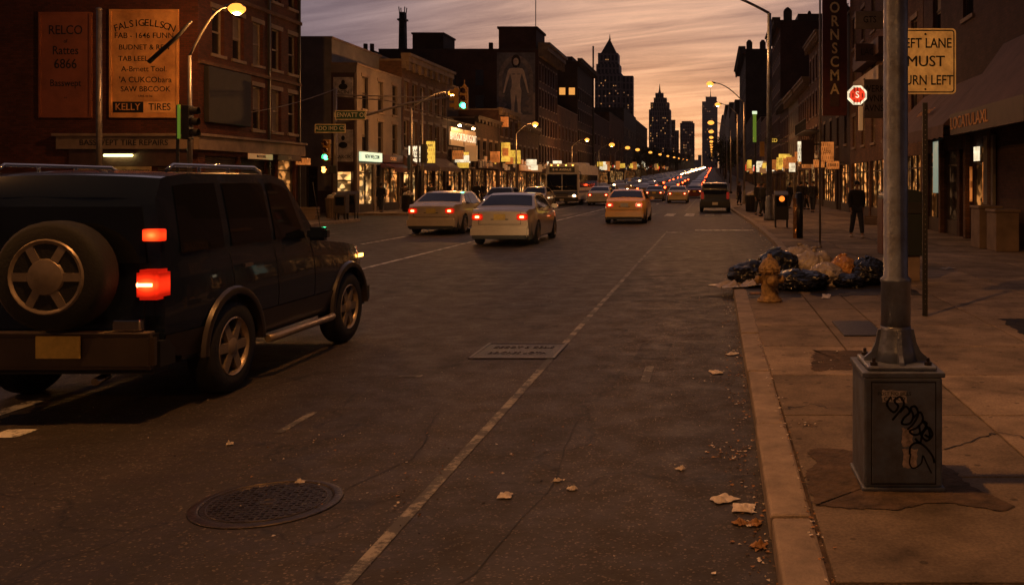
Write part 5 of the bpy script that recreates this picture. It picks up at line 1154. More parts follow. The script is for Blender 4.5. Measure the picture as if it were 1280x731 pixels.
b = MB(); b.tube([(0, 0, 0), (0, 0, 6.4)], .06, 8); b.build('pole', M['dark_metal'], sg4); sig_head(sg4, (.45, 0, 3.4), R(180), None, s=.95); b = MB(); b.box(-.18, .06, -.14, -.06, 4.35, 6.25); b.build('green_strip', M['green_edge_glow'], sg4)  # edge-lit visor side, its light built as a glowing strip
b = MB(); b.box(-.22, .10, -.16, -.04, 6.25, 6.45); b.build('strip_lamp', M['lit_green_white'], sg4)
# span wire from the corner building to the signal pole
b = MB(); pts = []
for i in range(13):
    t = i/12; p = Vector((-18.9, 37.6, 4.6))*(1-t) + Vector((-17.2, 42, 6.0))*t; p.z -= .12*math.sin(PI*t); pts.append(p)
b.tube(pts, .018, 5); o = b.build('span_wire', M['galv']); tag(o, 'slack wire from the brick corner building to the signal pole', 'wire')
# ------------------------------------------------------------------ road sign
def road_sign():
    x, y = 2.60, 11.22
    r = empty('road_sign', (x, y, SW), 0, 'LEFT LANE MUST TURN LEFT sign on a perforated post', 'road sign')
    b = MB(); b.box(-.03, .03, -.006, 0, 0, 2.60); b.box(-.03, -.022, 0, .03, 0, 2.60); b.box(.022, .03, 0, .03, 0, 2.60); p = b.build('post', M['dark_metal'], r)
    b = MB()
    for i in range(40): b.lathe([(.007, -.0075), (.0001, -.008)], 8, (0, 0, .15+i*.0605), 'y')
    b.build('post_hole', M['galv'], p)
    zc = 1.75 + (228-77)/1150*y - SW; w, h = .372, .40
    def rr(w, h, rad, yy, n=6):
        P = []
        for cx, cz, a0 in ((w-rad, h-rad, 0), (-w+rad, h-rad, PI/2), (-w+rad, -h+rad, PI), (w-rad, -h+rad, 1.5*PI)):
            for i in range(n+1): a = a0+PI/2*i/n; P.append((cx+rad*math.cos(a), yy, zc+cz+rad*math.sin(a)))
        return P
    b = MB(); b.prism(rr(w, h, .05, -.010), (0, 0, 0), (0, -.003, 0)); s = b.build('sign_panel', M['sign_white'], r)
    A, B = rr(w-.018, h-.018, .04, -.0142), rr(w-.032, h-.032, .03, -.0142); b = MB()
    n = len(A)
    for i in range(n): b.quad(A[i], A[(i+1) % n], B[(i+1) % n], B[i])
    b.build('border', M['ink'], s, fix=False)
    for t, z, sz in (('LEFT LANE', .215, .168), ('MUST', -.005, .185), ('TURN LEFT', -.235, .168)):
        text('lettering', t, sz, (0, -.0148, zc+z), (R(90), 0, 0), M['ink'], s, .0012, sx=.80 if t != 'MUST' else 1.0, bold=0 if t == 'MUST' else .01)
        if t == 'MUST': text('lettering', t, sz, (.004, -.0149, zc+z-.001), (R(90), 0, 0), M['ink'], s, .0012, sx=1.0, bold=0)
    b = MB()
    for z in (.33, -.34): b.lathe([(.013, -.014), (.010, -.022), (.0001, -.023)], 10, (0, 0, zc+z), 'y')
    b.build('bolts', M['iron'], s)
road_sign()
# dark drop box on a pedestal behind the post
r = empty('drop_box', (3.18, 15.4, SW), 0, 'dark green mail drop box on a pale pedestal behind the lamp post', 'mailbox')
b = MB(); P = [(-.36, 0, .42), (.36, 0, .42), (.36, 0, 1.38)] + [(.36*math.cos(a), 0, 1.38+.14*math.sin(a)) for a in [PI*i/12 for i in range(1, 12)]] + [(-.36, 0, 1.38)]
b.prism(P, (0, -.28, 0), (0, .28, 0)); b.v = [(v[0], v[1]-.28, v[2]) for v in b.v]; b.build('body', mat('dark_green_box_paint', (.012,.018,.015), .5), r, bevel=.012)
b = MB(); b.box(-.25, .25, -.24, .24, 0, .42); b.build('pedestal', M['stone'], r, bevel=.01)
b = MB(); b.box(-.28, .28, -.30, -.281, 1.12, 1.3); b.build('chute_door', M['dark_metal'], r, bevel=.005); b = MB(); b.box(-.375, -.361, -.25, .2, .45, 1.35); b.build('side_panel', M['sign_red'], r)
# ------------------------------------------------------------------ hydrant
def hydrant():
    x, y = .79, 12.6; r = empty('fire_hydrant', (x, y, SW), R(12), 'squat rusty yellow fire hydrant at the kerb in front of the rubbish bags', 'fire hydrant')
    b = MB(); b.lathe([(.17, 0), (.17, .03), (.135, .05), (.120, .10), (.118, .38), (.130, .40), (.150, .405), (.150, .435), (.125, .44)], 24); b.build('barrel', M['hydrant'], r)
    b = MB(); b.lathe([(.15, .436), (.15, .46), (.135, .47), (.130, .50), (.110, .545), (.075, .585), (.04, .60), (.035, .615), (.03, .65), (.0001, .652)], 20); b.build('bonnet', M['hydrant'], r)
    b = MB()
    for k in range(8):
        a = k*PI/4; b.lathe([(.014, .385), (.014, .48), (.0001, .482)], 6, (.142*math.cos(a), .142*math.sin(a), 0), smooth=False); b.lathe([(.014, .03), (.014, .055), (.0001, .056)], 6, (.15*math.cos(a), .15*math.sin(a), 0), smooth=False)
    b.build('bolts', M['hydrant'], r)
    for k, (ax, s, rr_) in enumerate((('x', 1, .052), ('x', -1, .052), ('y', -1, .068))):
        b = MB(); prof = [(rr_, s*.10), (rr_, s*.15), (rr_*1.18, s*.152), (rr_*1.18, s*.19), (rr_*.5, s*.195), (rr_*.4, s*.215), (.0001, s*.216)]
        b.lathe(prof, 14, (0, 0, .30), ax); c = b.build('nozzle_cap', M['hydrant'], r)
    b = MB(); pts = [(.16, -.05, .27), (.14, -.13, .16), (.06, -.17, .13), (.02, -.16, .22)]; b.tube(pts, .007, 5); b.build('chain', M['iron_rub'], r)
hydrant()
# ------------------------------------------------------------------ rubbish bags
def bag(x, y, w, d, h, m, label, seed, knot=True, z=SW):
    h *= .72
    bm = bmesh.new(); bmesh.ops.create_icosphere(bm, subdivisions=5, radius=1)
    off = Vector((seed*7.3, seed*3.1, seed*5.7))
    for v in bm.verts:
        n = v.co.normalized(); a = mnoise.noise(n*1.6+off)*.26; c = abs(mnoise.noise(n*4.5+off*2))*.24; f = abs(mnoise.noise(Vector((n.x*11, n.y*11, n.z*4))+off))*.13
        r_ = 1 + a - c - f; p = n*r_
        zz = p.z
        if zz > .45: k = 1 - (zz-.45)*.55; p.x *= k; p.y *= k
        p.z = max(zz, -.62 + .03*mnoise.noise(n*6+off)); v.co = Vector((p.x*w/2, p.y*d/2, (p.z+.62)/1.55*h))
    me = bpy.data.meshes.new('bag'); bm.to_mesh(me); bm.free(); me.materials.append(M[m]); me.polygons.foreach_set('use_smooth', [True]*len(me.polygons))
    o = place('rubbish_bag', me, None, (x, y, z)); tag(o, label, 'rubbish bag', 'rubbish bags heaped at the kerb'); o.rotation_euler = (0, 0, seed)
    if knot:
        b = MB(); rnd = random.Random(seed); n = 9
        prof = [(.02, h*.84), (.04, h*.93), (.02, h*.97), (.05, h*1.01), (.06, h*1.05)]; b.lathe(prof, 9)
        b.v = [(v[0]*(1+rnd.uniform(-.35, .35)), v[1]*(1+rnd.uniform(-.35, .35)), v[2]+rnd.uniform(-.015, .015)) for v in b.v]; b.build('knot', M[m], o)
    return o
BG = [(.62, 14.9, .72, .7, .50, 'trash_black', 'black bag at the kerb edge half hidden behind the hydrant', True), (1.12, 15.6, .95, .8, .70, 'trash_black', 'biggest black bag at the back between hydrant and pale bag', True),
 (1.34, 14.0, .92, .75, .46, 'trash_black', 'glossy black bag in front, right of the hydrant', False), (1.72, 15.5, .72, .7, .72, 'trash_white', 'tall crumpled pale bag in the middle of the heap', True),
 (1.80, 14.5, .52, .55, .52, 'trash_white', 'smaller pale bag leaning in front of the tall pale one', False), (2.13, 14.9, .54, .6, .62, 'trash_orange', 'torn orange and pale bag right of the pale bags', True),
 (2.12, 14.35, .50, .5, .30, 'trash_black', 'low black bag under the orange one', False), (2.50, 14.7, .66, .7, .60, 'trash_black', 'rightmost black bag of the heap beside the lamp post', True), (1.55, 16.3, .7, .6, .72, 'trash_white', 'pale bag behind the big black one', True)]
for i, (x, y, w, d, h, m, lb, k) in enumerate(BG): bag(x, y, w, d, h, m, lb, i+1, k)
def crumple(name, x, y, w, d, h, m, label, cat, seed, z=SW, group=None, rz=0):
    rnd = random.Random(seed); b = MB(); n = 7; P = []
    for i in range(n):
        row = []
        for j in range(n):
            u, v = i/(n-1)-.5, j/(n-1)-.5; rr = 1 + .35*mnoise.noise(Vector((u*3, v*3, seed)))
            row.append((u*w*rr, v*d*rr, .006 + h*max(0, mnoise.noise(Vector((u*4+seed, v*4, 3.3)))+.25)*(1.2-2*max(abs(u), abs(v)))))
        P.append(row)
    b.grid(P); b.smooth = False; o = b.build(name, M[m] if isinstance(m, str) else m, None, loc=(x, y, z), fix=False); s = o.modifiers.new('thick', 'SOLIDIFY'); s.thickness = .003; o.rotation_euler = (0, 0, rz)
    return tag(o, label, cat, group)
crumple('plastic_sheet', .42, 14.4, .75, .55, .32, 'trash_white', 'torn pale plastic spilling over the kerb left of the hydrant', 'plastic sheet', 3, rz=.4)
crumple('cardboard', .72, 13.45, .3, .2, .06, 'leaf', 'flattened brown carton beside the hydrant foot', 'carton', 9)
PAP = [(632, 621, .075, .07, 'pale crumpled scrap alone on the road right of the manhole', 0), (903, 625, .13, .09, 'pale folded paper in the road by the kerb, left one of two', 0), (930, 637, .13, .09, 'pale folded paper in the road by the kerb, right one of two', 0), (925, 655, .07, .05, 'small tan scrap below the two pale papers by the kerb', 0), (944, 655, .06, .07, 'brown scrap against the kerb near the bottom', 0),
 (715, 612, .05, .04, 'tiny pale scrap right of the crumpled scrap', 0), (915, 443, .14, .08, 'pale scrap in the gutter well beyond the near papers', 0), (895, 466, .16, .08, 'orange wrapper in the gutter beyond the near papers', 0), (851, 587, .05, .04, 'tiny scrap in the empty parking lane', 0),
 (375, 604, .05, .03, 'tiny scrap beyond the manhole', 0), (1185, 336, .3, .12, 'pale flattened paper on the pavement right of the sign post', 1), (1033, 371, .5, .10, 'long pale paper strip on the pavement behind the hydrant hatch', 1), (1006, 339, .10, .1, 'small pale scrap beside the rubbish bags', 1), (697, 602, .04, .03, 'very small pale chip left of the tiny scrap on the road', 0), (287, 556, .04, .03, 'tiny pale chip on the road above the manhole', 0), (948, 683, .07, .05, 'curled brown leaf at the kerb near the bottom edge', 0)]
for i, (px, py, w, d, lb, on) in enumerate(PAP):
    hh = 1.75-SW if on else 1.75; Y = hh*1150/(py-228); X = (px-890)/1150*Y
    crumple('paper_scrap', X, Y, w, d*1.2, .035, 'leaf' if 'brown' in lb or 'tan' in lb else 'paper', lb, 'litter', i+20, SW if on else 0, 'scraps of litter', i*.7)
# gutter crumbs and grit: nobody could count them
def crumbs():
    random.seed(21); b = MB()
    def chip(x, y, z, s, mi):
        b.mi = mi; a = random.uniform(0, PI); k = random.randint(3, 5); P = [(x+s*math.cos(a+i*2*PI/k)*random.uniform(.6, 1.2), y+s*math.sin(a+i*2*PI/k)*random.uniform(.6, 1.2), z+.003+random.uniform(0, .008)) for i in range(k)]
        b.add(P + [(x, y, z+s*.5)], [(i, (i+1) % k, k) for i in range(k)])
    for _ in range(620):
        y = 3.2 + random.random()**1.3*15; x = .27 - abs(random.gauss(0, .10)) + .004*y; chip(x, y, 0, random.uniform(.004, .016), random.choice((0, 1, 1, 2)))
    for cx, cy, n, s in ((.10, 5.95, 60, .10), (-1.25, 5.9, 36, .32), (-1.9, 5.5, 30, .3), (.0, 8.2, 26, .15), (-2.6, 6.2, 24, .25), (-1.75, 5.2, 16, .3), (.62, 6.2, 24, .06), (1.1, 8.4, 50, .2), (2.2, 13.6, 30, .6), (.1, 13.5, 40, .2)):
        for _ in range(n):
            x, y = random.gauss(cx, s), random.gauss(cy, s); chip(x, y, SW if x > .33 else 0, random.uniform(.004, .014), random.choice((0, 1, 2)))
    for _ in range(240):
        y = random.uniform(20, 45); chip(1.66-abs(random.gauss(0, .2)), y, 0, random.uniform(.01, .04), random.choice((0, 1, 2)))
    for _ in range(800):
        x, y = random.uniform(-7, 0), 3.0+random.random()**1.5*14; chip(x, y, 0, random.uniform(.0025, .006), random.choice((0, 1, 2)))
    for _ in range(200):
        x, y = random.gauss(.49, .02), random.uniform(3.5, 12); chip(x, y, SW-.004, random.uniform(.005, .014), random.choice((0, 1)))
    o = b.build('litter_crumbs', [M['paper'], M['leaf'], M['dirt']], fix=False); tag(o, 'scattered crumbs and grit along the gutter and road', 'litter crumbs', None, 'stuff')
crumbs()
# ------------------------------------------------------------------ bins and boxes on the right pavement
def litter_bin(x, y, label, fill=True, s=1.0, m='dark_metal'):
    r = empty('litter_bin', (x, y, SW+e(y)), 0, label, 'litter bin', 'street litter bins'); b = MB()
    b.lathe([(.24*s, .03), (.26*s, .05), (.31*s, .88*s), (.33*s, .90*s), (.33*s, .93*s), (.29*s, .93*s), (.27*s, .7*s)], 18); o = b.build('bin_body', M[m], r)
    b = MB()
    for i in range(18): a = i*PI/9; b.tube([(.268*s*math.cos(a), .268*s*math.sin(a), .06), (.318*s*math.cos(a), .318*s*math.sin(a), .88*s)], .010, 4)
    b.build('slat_cage', M['dark_metal'], o)
    if fill:
        bm = MB(); bm.ellip((0, 0, .95*s), (.27*s, .27*s, .16*s), 10, 6); bm.ellip((.1, -.1, 1.08*s), (.12, .1, .1), 8, 5); bm.v = [(v[0]+.03*mnoise.noise(Vector(v)*9), v[1], v[2]+.04*mnoise.noise(Vector(v)*7)) for v in bm.v]; bm.build('rubbish', M['trash_white'], r)
    return r
litter_bin(2.12, 50, 'overflowing litter bin beyond the tall lamp pole'); litter_bin(-16.6, 47 + 3.2, 'dark bin among the corner clutter at far left'); litter_bin(-16.9, 41.0, 'litter bin left of the corner signal pole', True, 1.0, 'stone')
def news_box(x, y, w, h, label, m, lamp=False):
    r = empty('newspaper_box', (x, y, SW+e(y)), 0, label, 'newspaper box', 'newspaper boxes'); b = MB()
    b.box(-w/2, w/2, -.22, .22, .28, h); b.prism([(-w/2, -.22, h), (-w/2, .22, h), (-w/2, .22, h+.14)], (0, 0, 0), (w, 0, 0)); b.build('cabinet', M[m], r, bevel=.015)
    b = MB()
    for sx in (-1, 1):
        for sy in (-1, 1): b.box(sx*(w/2-.04)-.02, sx*(w/2-.04)+.02, sy*.17-.02, sy*.17+.02, 0, .28)
    b.build('legs_frame', M['dark_metal'], r); b = MB(); b.box(-w/2+.06, w/2-.06, -.235, -.221, h-.42, h-.06); b.build('window', M['car_glass'], r)
    if lamp:
        b = MB(); b.lathe([(.10, -.30), (.09, -.34), (.0001, -.35)], 14, (0, 0, h-.14), 'y'); b.build('amber_lamp', emis('amber_hazard_lamp', (1,.20,.02), 1.8, False), r)
news_box(2.50, 33.2, .50, 1.18, 'wide dark newspaper box with an amber hazard lamp', 'plastic', True); news_box(-16.7, 44.5-3.1, .5, 1.1, 'pale newspaper box by the left corner signal pole', 'stone')
news_box(-16.12, 41.1, .55, 1.1, 'dark newspaper box right of the corner signal pole', 'wood_dark'); news_box(-16.1, 40.0, .5, 1.05, 'tan newspaper box in front of the corner signal pole', 'stone_dark')
r = empty('bollard', (2.50, 27, SW), 0, 'tall metal clad bollard glinting orange by the kerb', 'bollard'); b = MB(); b.tube([(.06, 0, 0), (.06, 0, 1.3)], .11, 12); b.ellip((.06, 0, 1.3), (.11, .11, .04), 12, 6); b.build('post', M['black'], r)
b = MB(); random.seed(2); P = [[(-.13+.02*mnoise.noise(Vector((i, 0, 0))), -.08+.02*random.random(), z*.13), (-.06, -.13+.03*random.random(), z*.13), (-.03, -.11, z*.13)] for i, z in enumerate(range(10))]; b.grid(P); b.build('foil_wrap', mat('crumpled_copper_foil', (.8,.42,.16), .25, .9, var=.3, vs=10), r)
# corner clutter at far left: crates, barrow
def crate(x, y, w, d, h, m, label, z=SW):
    b = MB(); t = .03; n = 4
    for i in range(n):
        z0 = h*i/n+.01; b.box(-w/2, w/2, -d/2, -d/2+t, z0, z0+h/n-.03); b.box(-w/2, w/2, d/2-t, d/2, z0, z0+h/n-.03); b.box(-w/2, -w/2+t, -d/2+t, d/2-t, z0, z0+h/n-.03); b.box(w/2-t, w/2, -d/2+t, d/2-t, z0, z0+h/n-.03)
    for sx in (-1, 1):
        for sy in (-1, 1): b.box(sx*(w/2-.05)-.02, sx*(w/2-.05)+.02, sy*(d/2-.05)-.02, sy*(d/2-.05)+.02, 0, h)
    b.box(-w/2+t, w/2-t, -d/2+t, d/2-t, .0, .03); o = b.build('crate', M[m], loc=(x, y, z)); tag(o, label, 'crate', 'crates on the left corner')
crate(-17.8, 40.6, .8, .5, .55, 'stone', 'low pale slatted crate on the left corner'); crate(-18.5, 41.0, .7, .5, .42, 'stone_dark', 'dark slatted crate behind the pale one'); crate(6.6, 34.5, .6, .5, .5, 'wood_pale', 'slatted crate of goods outside the right hand shops', SW)
crate(6.1, 35.6, .5, .5, .35, 'stone', 'low crate beside the goods crate on the right pavement', SW)
# ------------------------------------------------------------------ people
def skin_mesh(name, verts, edges, radii, m, sub=1, root=0):
    me = bpy.data.meshes.new(name); me.from_pydata(verts, edges, []); o = bpy.data.objects.new(name, me); COL.objects.link(o)
    o.modifiers.new('s', 'SKIN').use_smooth_shade = True; sv = me.skin_vertices[0].data
    for i, r_ in enumerate(radii): sv[i].radius = r_ if isinstance(r_, tuple) else (r_, r_); sv[i].use_root = (i == root)
    s = o.modifiers.new('d', 'SUBSURF'); s.levels = sub; s.render_levels = sub
    bpy.context.view_layer.update(); out = bpy.data.meshes.new_from_object(o.evaluated_get(bpy.context.evaluated_depsgraph_get())); bpy.data.objects.remove(o)
    out.materials.clear(); out.materials.append(m); return out
def join_meshes(name, ms, m):
    bm = bmesh.new()
    for x in ms: bm.from_mesh(x)
    me = bpy.data.meshes.new(name); bm.to_mesh(me); bm.free(); me.materials.append(m); me.polygons.foreach_set('use_smooth', [True]*len(me.polygons)); return me
_pp = {}
def person(x, y, rz, h, label, stride=.16, coat='cloth_black', legs='denim', hood=False, bag_=False, z=SW, arms=.0, shoes='black', group='people on the pavements'):
    """faces local -y; root mesh = body"""
    key = (stride, coat, legs, hood, arms, shoes)
    if key not in _pp:
        st = stride; hip = (0, 0, .93)
        def leg(s): d = st*s; return [(s*.09, 0, .90), (s*.10, -d*.5-.02, .50), (s*.105, -d + (.05 if d < 0 else 0), .09)]
        def arm(s): d = -st*s*.8; return [(s*.19, .0, 1.42), (s*(.235+arms), -d*.3+.02, 1.15), (s*(.24+arms), -d*.9-.02, .90)]
        V = [hip, (0, .01, 1.10), (0, 0, 1.32), (0, 0, 1.45), (0, -.005, 1.53), (0, -.015, 1.60), (0, -.02, 1.70)]; E = [(0,1),(1,2),(2,3),(3,4),(4,5),(5,6)]
        Rr = [(.13,.10), (.125,.09), (.15,.10), (.10,.08), .048, (.072,.085), (.068,.082)]
        for s in (-1, 1):
            k = len(V); V += leg(s); E += [(0,k),(k,k+1),(k+1,k+2)]; Rr += [.085, .058, .042]
            k = len(V); V += [(s*.105, leg(s)[2][1]-.13, .045)]; E += [(k-1,k)]; Rr += [.035]
            k = len(V); V += arm(s); E += [(3,k),(k,k+1),(k+1,k+2)]; Rr += [.052, .040, .030]
            w = arm(s)[2]; k = len(V); V += [(w[0], w[1]-.02, w[2]-.07)]; E += [(k-1,k)]; Rr += [(.02,.036)]
        body = [skin_mesh('b', V, E, Rr, M['skin'])]
        # face: nose, ears
        f = MB(); f.ellip((0, -.115, 1.655), (.014, .022, .026), 8, 6)
        for s in (-1, 1): f.ellip((s*.078, -.01, 1.655), (.012, .022, .032), 8, 6)
        f.ellip((0, -.098, 1.612), (.026, .010, .008), 8, 5)
        for s in (-1, 1):
            w = arm(s)[2]
            for q in range(4): yo = -.035+.018*q; l = (.075, .085, .08, .062)[q]; f.tube([(w[0], w[1]-.02+yo, w[2]-.09), (w[0]-s*.004, w[1]-.025+yo, w[2]-.09-l*.5), (w[0]-s*.018, w[1]-.025+yo, w[2]-.09-l)], [.0095, .009, .007], 6)
            f.tube([(w[0], w[1]-.05, w[2]-.03), (w[0]-s*.012, w[1]-.075, w[2]-.065), (w[0]-s*.018, w[1]-.07, w[2]-.095)], [.011, .010, .008], 6)
        body.append(f.mesh('f', M['skin'])); bodym = join_meshes('person', body, M['skin'])
        V = [(0, 0, .86), (0, .01, 1.10), (0, .0, 1.30), (0, 0, 1.43), (0, .0, 1.50)]; E = [(0,1),(1,2),(2,3),(3,4)]; Rr = [(.20,.15), (.19,.15), (.21,.155), (.15,.12), (.08,.08)]
        for s in (-1, 1): k = len(V); V += arm(s); V[k+2] = tuple(Vector(V[k+2])+Vector((0, 0, .03))); E += [(3,k),(k,k+1),(k+1,k+2)]; Rr += [.085, .072, .056]
        coatm = skin_mesh('jacket', V, E, Rr, M[coat], 1, 1)
        V = [(0, 0, .92)]; E = []; Rr = [(.15,.115)]
        for s in (-1, 1): k = len(V); g = leg(s); g[2] = tuple(Vector(g[2])+Vector((0, 0, .03))); V += g; E += [(0,k),(k,k+1),(k+1,k+2)]; Rr += [.115, .085, .068]
        legm = skin_mesh('trousers', V, E, Rr, M[legs])
        sh = MB()
        for s in (-1, 1): c = leg(s)[2]; sh.ellip((s*.105, c[1]-.06, .045), (.05, .135, .045), 12, 8)
        shm = sh.mesh('shoes', M[shoes]); shm.polygons.foreach_set('use_smooth', [True]*len(shm.polygons))
        hr = MB(); hr.smooth = True; hr.ellip((0, .012, 1.70), (.090, .100, .088), 14, 10); hr.ellip((0, .05, 1.645), (.078, .055, .07), 12, 8)
        if hood: hr.ellip((0, .045, 1.60), (.105, .09, .13), 12, 8)
        hrm = hr.mesh('hair', M['hair'] if not hood else M[coat]); eyes = MB()
        for s in (-1, 1): eyes.ellip((s*.032, -.098, 1.675), (.012, .006, .007), 8, 6)
        _pp[key] = (bodym, coatm, legm, shm, hrm, eyes.mesh('eyes', M['ink']))
    bodym, coatm, legm, shm, hrm, em = _pp[key]
    o = place('person', bodym, None, (x, y, z+e(y))); o.rotation_euler = (0, 0, rz); k = h/1.78; o.scale = (k, k, k); tag(o, label, 'person', group)
    for n, m_ in (('jacket', coatm), ('trousers', legm), ('shoes', shm), ('hair' if not hood else 'hood', hrm), ('eyes', em)): place(n, m_, o)
    if bag_: b = MB(); b.box(-.38, -.28, -.12, .12, .5, .85); b.tube([(-.33, -.08, .85), (-.33, 0, .95), (-.33, .08, .85)], .008, 5); b.build('handbag', M['plastic'], o, bevel=.02)
    return o
person(4.28, 27.2, R(8), 1.68, 'person in black jacket and dark jeans walking towards us on the right pavement', .24, shoes='shoe', arms=.015)
person(-17.95, 49.9, R(170), 1.62, 'dark coated person standing left of the other two outside the lit shops', .10, coat='cloth_black')
person(-17.3, 51.8, R(200), 1.62, 'slim person in dark clothes walking between two others across the avenue', .2, coat='cloth_brown')
person(-16.15, 52.9, R(10), 1.65, 'dark dressed person nearest the kerb behind the beige sedan', .12, legs='cloth_black')
for i, (px, Y, h, lb) in enumerate(((948, 46, 1.68, 'dark figure beside the tall lamp pole base'), (953.5, 44, 1.66, 'second dark figure right behind the lamp pole base'), (1001, 52, 1.7, 'dark figure leftmost of the pair at the shop door'), (1008, 55, 1.66, 'dark figure rightmost of the pair at the shop door'), (1016, 50, 1.7, 'dark figure standing alone by the shop fronts under the orange sign'), (924, 66, 1.7, 'figure in brown near the far parked car'), (987, 58, 1.6, 'dark figure just beyond the copper bollard'))):
    person((px-890)/1150*Y, Y, R(30+i*77), h, lb, (.1, .16, .05)[i % 3], coat='cloth_brown' if 'brown' in lb else 'cloth_black', legs='cloth_black' if i % 2 else 'denim')
for i, (px, Y) in enumerate(((596, 64), (604, 69), (425, 49.8), (560, 66), (548, 60))):
    person((px-890)/1150*Y if Y > 60 else -19+.6+ (0 if i != 2 else -1.1), Y, R(60*i), 1.66, ('dark figure by the billboard shop window', 'second dark figure further along by the billboard shop', 'dark figure in the shop corner doorway behind the signal pole', 'dark figure under the tan awning', 'dark figure under the plum awning')[i], .12)
# ------------------------------------------------------------------ trees on the far slope
def tree(x, y, h, label, seed, w=1.0):
    random.seed(seed); r = empty('tree', (x, y, e(y)), 0, label, 'tree', 'trees on the far slope'); b = MB(); b.tube([(0, 0, 0), (.1, 0, h*.3), (0, .1, h*.55)], [.25, .18, .1], 7)
    for i in range(6): a = i*1.05+random.random(); b.tube([(0, 0, h*(.3+.04*i)), (math.cos(a)*h*.2*w, math.sin(a)*h*.2*w, h*(.55+.05*i))], [.09, .03], 5)
    b.build('trunk', M['bark'], r); b = MB()
    blobs = [(random.gauss(0, h*.16*w), random.gauss(0, h*.16*w), h*random.uniform(.45, .92), h*random.uniform(.10, .18)) for _ in range(14)]
    for bx_, by_, bz_, br in blobs:
        for _ in range(85):
            d = Vector((random.gauss(0, 1), random.gauss(0, 1), random.gauss(0, 1))).normalized()*br*random.uniform(.5, 1.1); p = Vector((bx_, by_, bz_))+d; s = .22*random.uniform(.6, 1.5)
            u = Vector((random.gauss(0, 1), random.gauss(0, 1), random.gauss(0, 1))).normalized()*s; v = u.cross(Vector((random.random(), random.random(), .3))).normalized()*s*.6; b.quad(p-u, p+v, p+u, p-v)
    b.build('crown', M['leaves'], r, fix=False)
for i, (x, y, h, lb) in enumerate(((-17.4, 225, 8, 'low leafy tree nearest of the left slope trees'), (-17.5, 262, 9, 'leafy tree second up the left slope'), (-17.3, 305, 9, 'leafy tree third up the left slope'), (-17.6, 370, 10, 'leafy tree fourth up the left slope'), (-17.5, 450, 11, 'highest leafy tree of the left slope row'), (3.6, 185, 9, 'dark leafy tree nearest of the right slope row'), (3.4, 235, 11, 'dark leafy tree beside the ornamented tower'), (3.8, 300, 12, 'dark leafy tree third of the right slope row'), (3.5, 380, 13, 'dark leafy tree farthest of the right slope row'))):
    tree(x, y, h, lb, 60+i)
# ------------------------------------------------------------------ vehicles
def sm01(t): t = max(0, min(1, t)); return t*t*(3-2*t)
def interp(pts, y):
    if y <= pts[0][0]: return pts[0][1]
    for (a, b), (c, d) in zip(pts[:-1], pts[1:]):
        if y <= c: return b + (d-b)*(y-a)/(c-a) if c > a else d
    return pts[-1][1]
SPEC = {
 'sedan': dict(L=4.7, W=1.78, H=1.43, sill=.22, deck=[(-2.35,.93),(-2.2,1.0),(-1.6,1.02),(-1.0,.98),(1.0,.95),(1.5,.88),(2.2,.74),(2.35,.60)], roof=[(-1.62,1.02),(-.85,1.36),(-.45,1.43),(.35,1.43),(.6,1.38),(1.25,.95)], ax=(-1.35,1.40), r=.32, tum=.74, lean=.05,
    rear=(-1.55,-.82), front=(.62,1.20), side=[(-1.05,-.42),(-.36,.30),(.30,.80)]),
 'suv': dict(L=4.15, W=1.80, H=1.82, sill=.42, deck=[(-2.08,1.12),(-1.9,1.16),(.2,1.17),(.6,1.16),(1.3,1.09),(1.85,1.02),(2.0,.94),(2.08,.78)], roof=[(-2.08,1.62),(-1.98,1.79),(-1.6,1.82),(-.2,1.82),(.05,1.77),(.60,1.17)], ax=(-1.14,1.30), r=.385, tum=.86, lean=.10,
    rear=None, front=(.08,.57), side=[(-1.85,-1.20),(-1.08,-.40),(-.32,.30)]),
 'wagon': dict(L=4.7, W=1.80, H=1.72, sill=.30, deck=[(-2.35,1.04),(-2.2,1.08),(.6,1.06),(1.2,1.02),(2.1,.90),(2.35,.7)], roof=[(-2.35,1.35),(-2.15,1.68),(-1.8,1.72),(.1,1.72),(.4,1.66),(1.15,1.05)], ax=(-1.35,1.40), r=.36, tum=.80, lean=.10,
    rear=None, front=(.42,1.08), side=[(-2.1,-1.3),(-1.2,-.45),(-.38,.40)]),
}
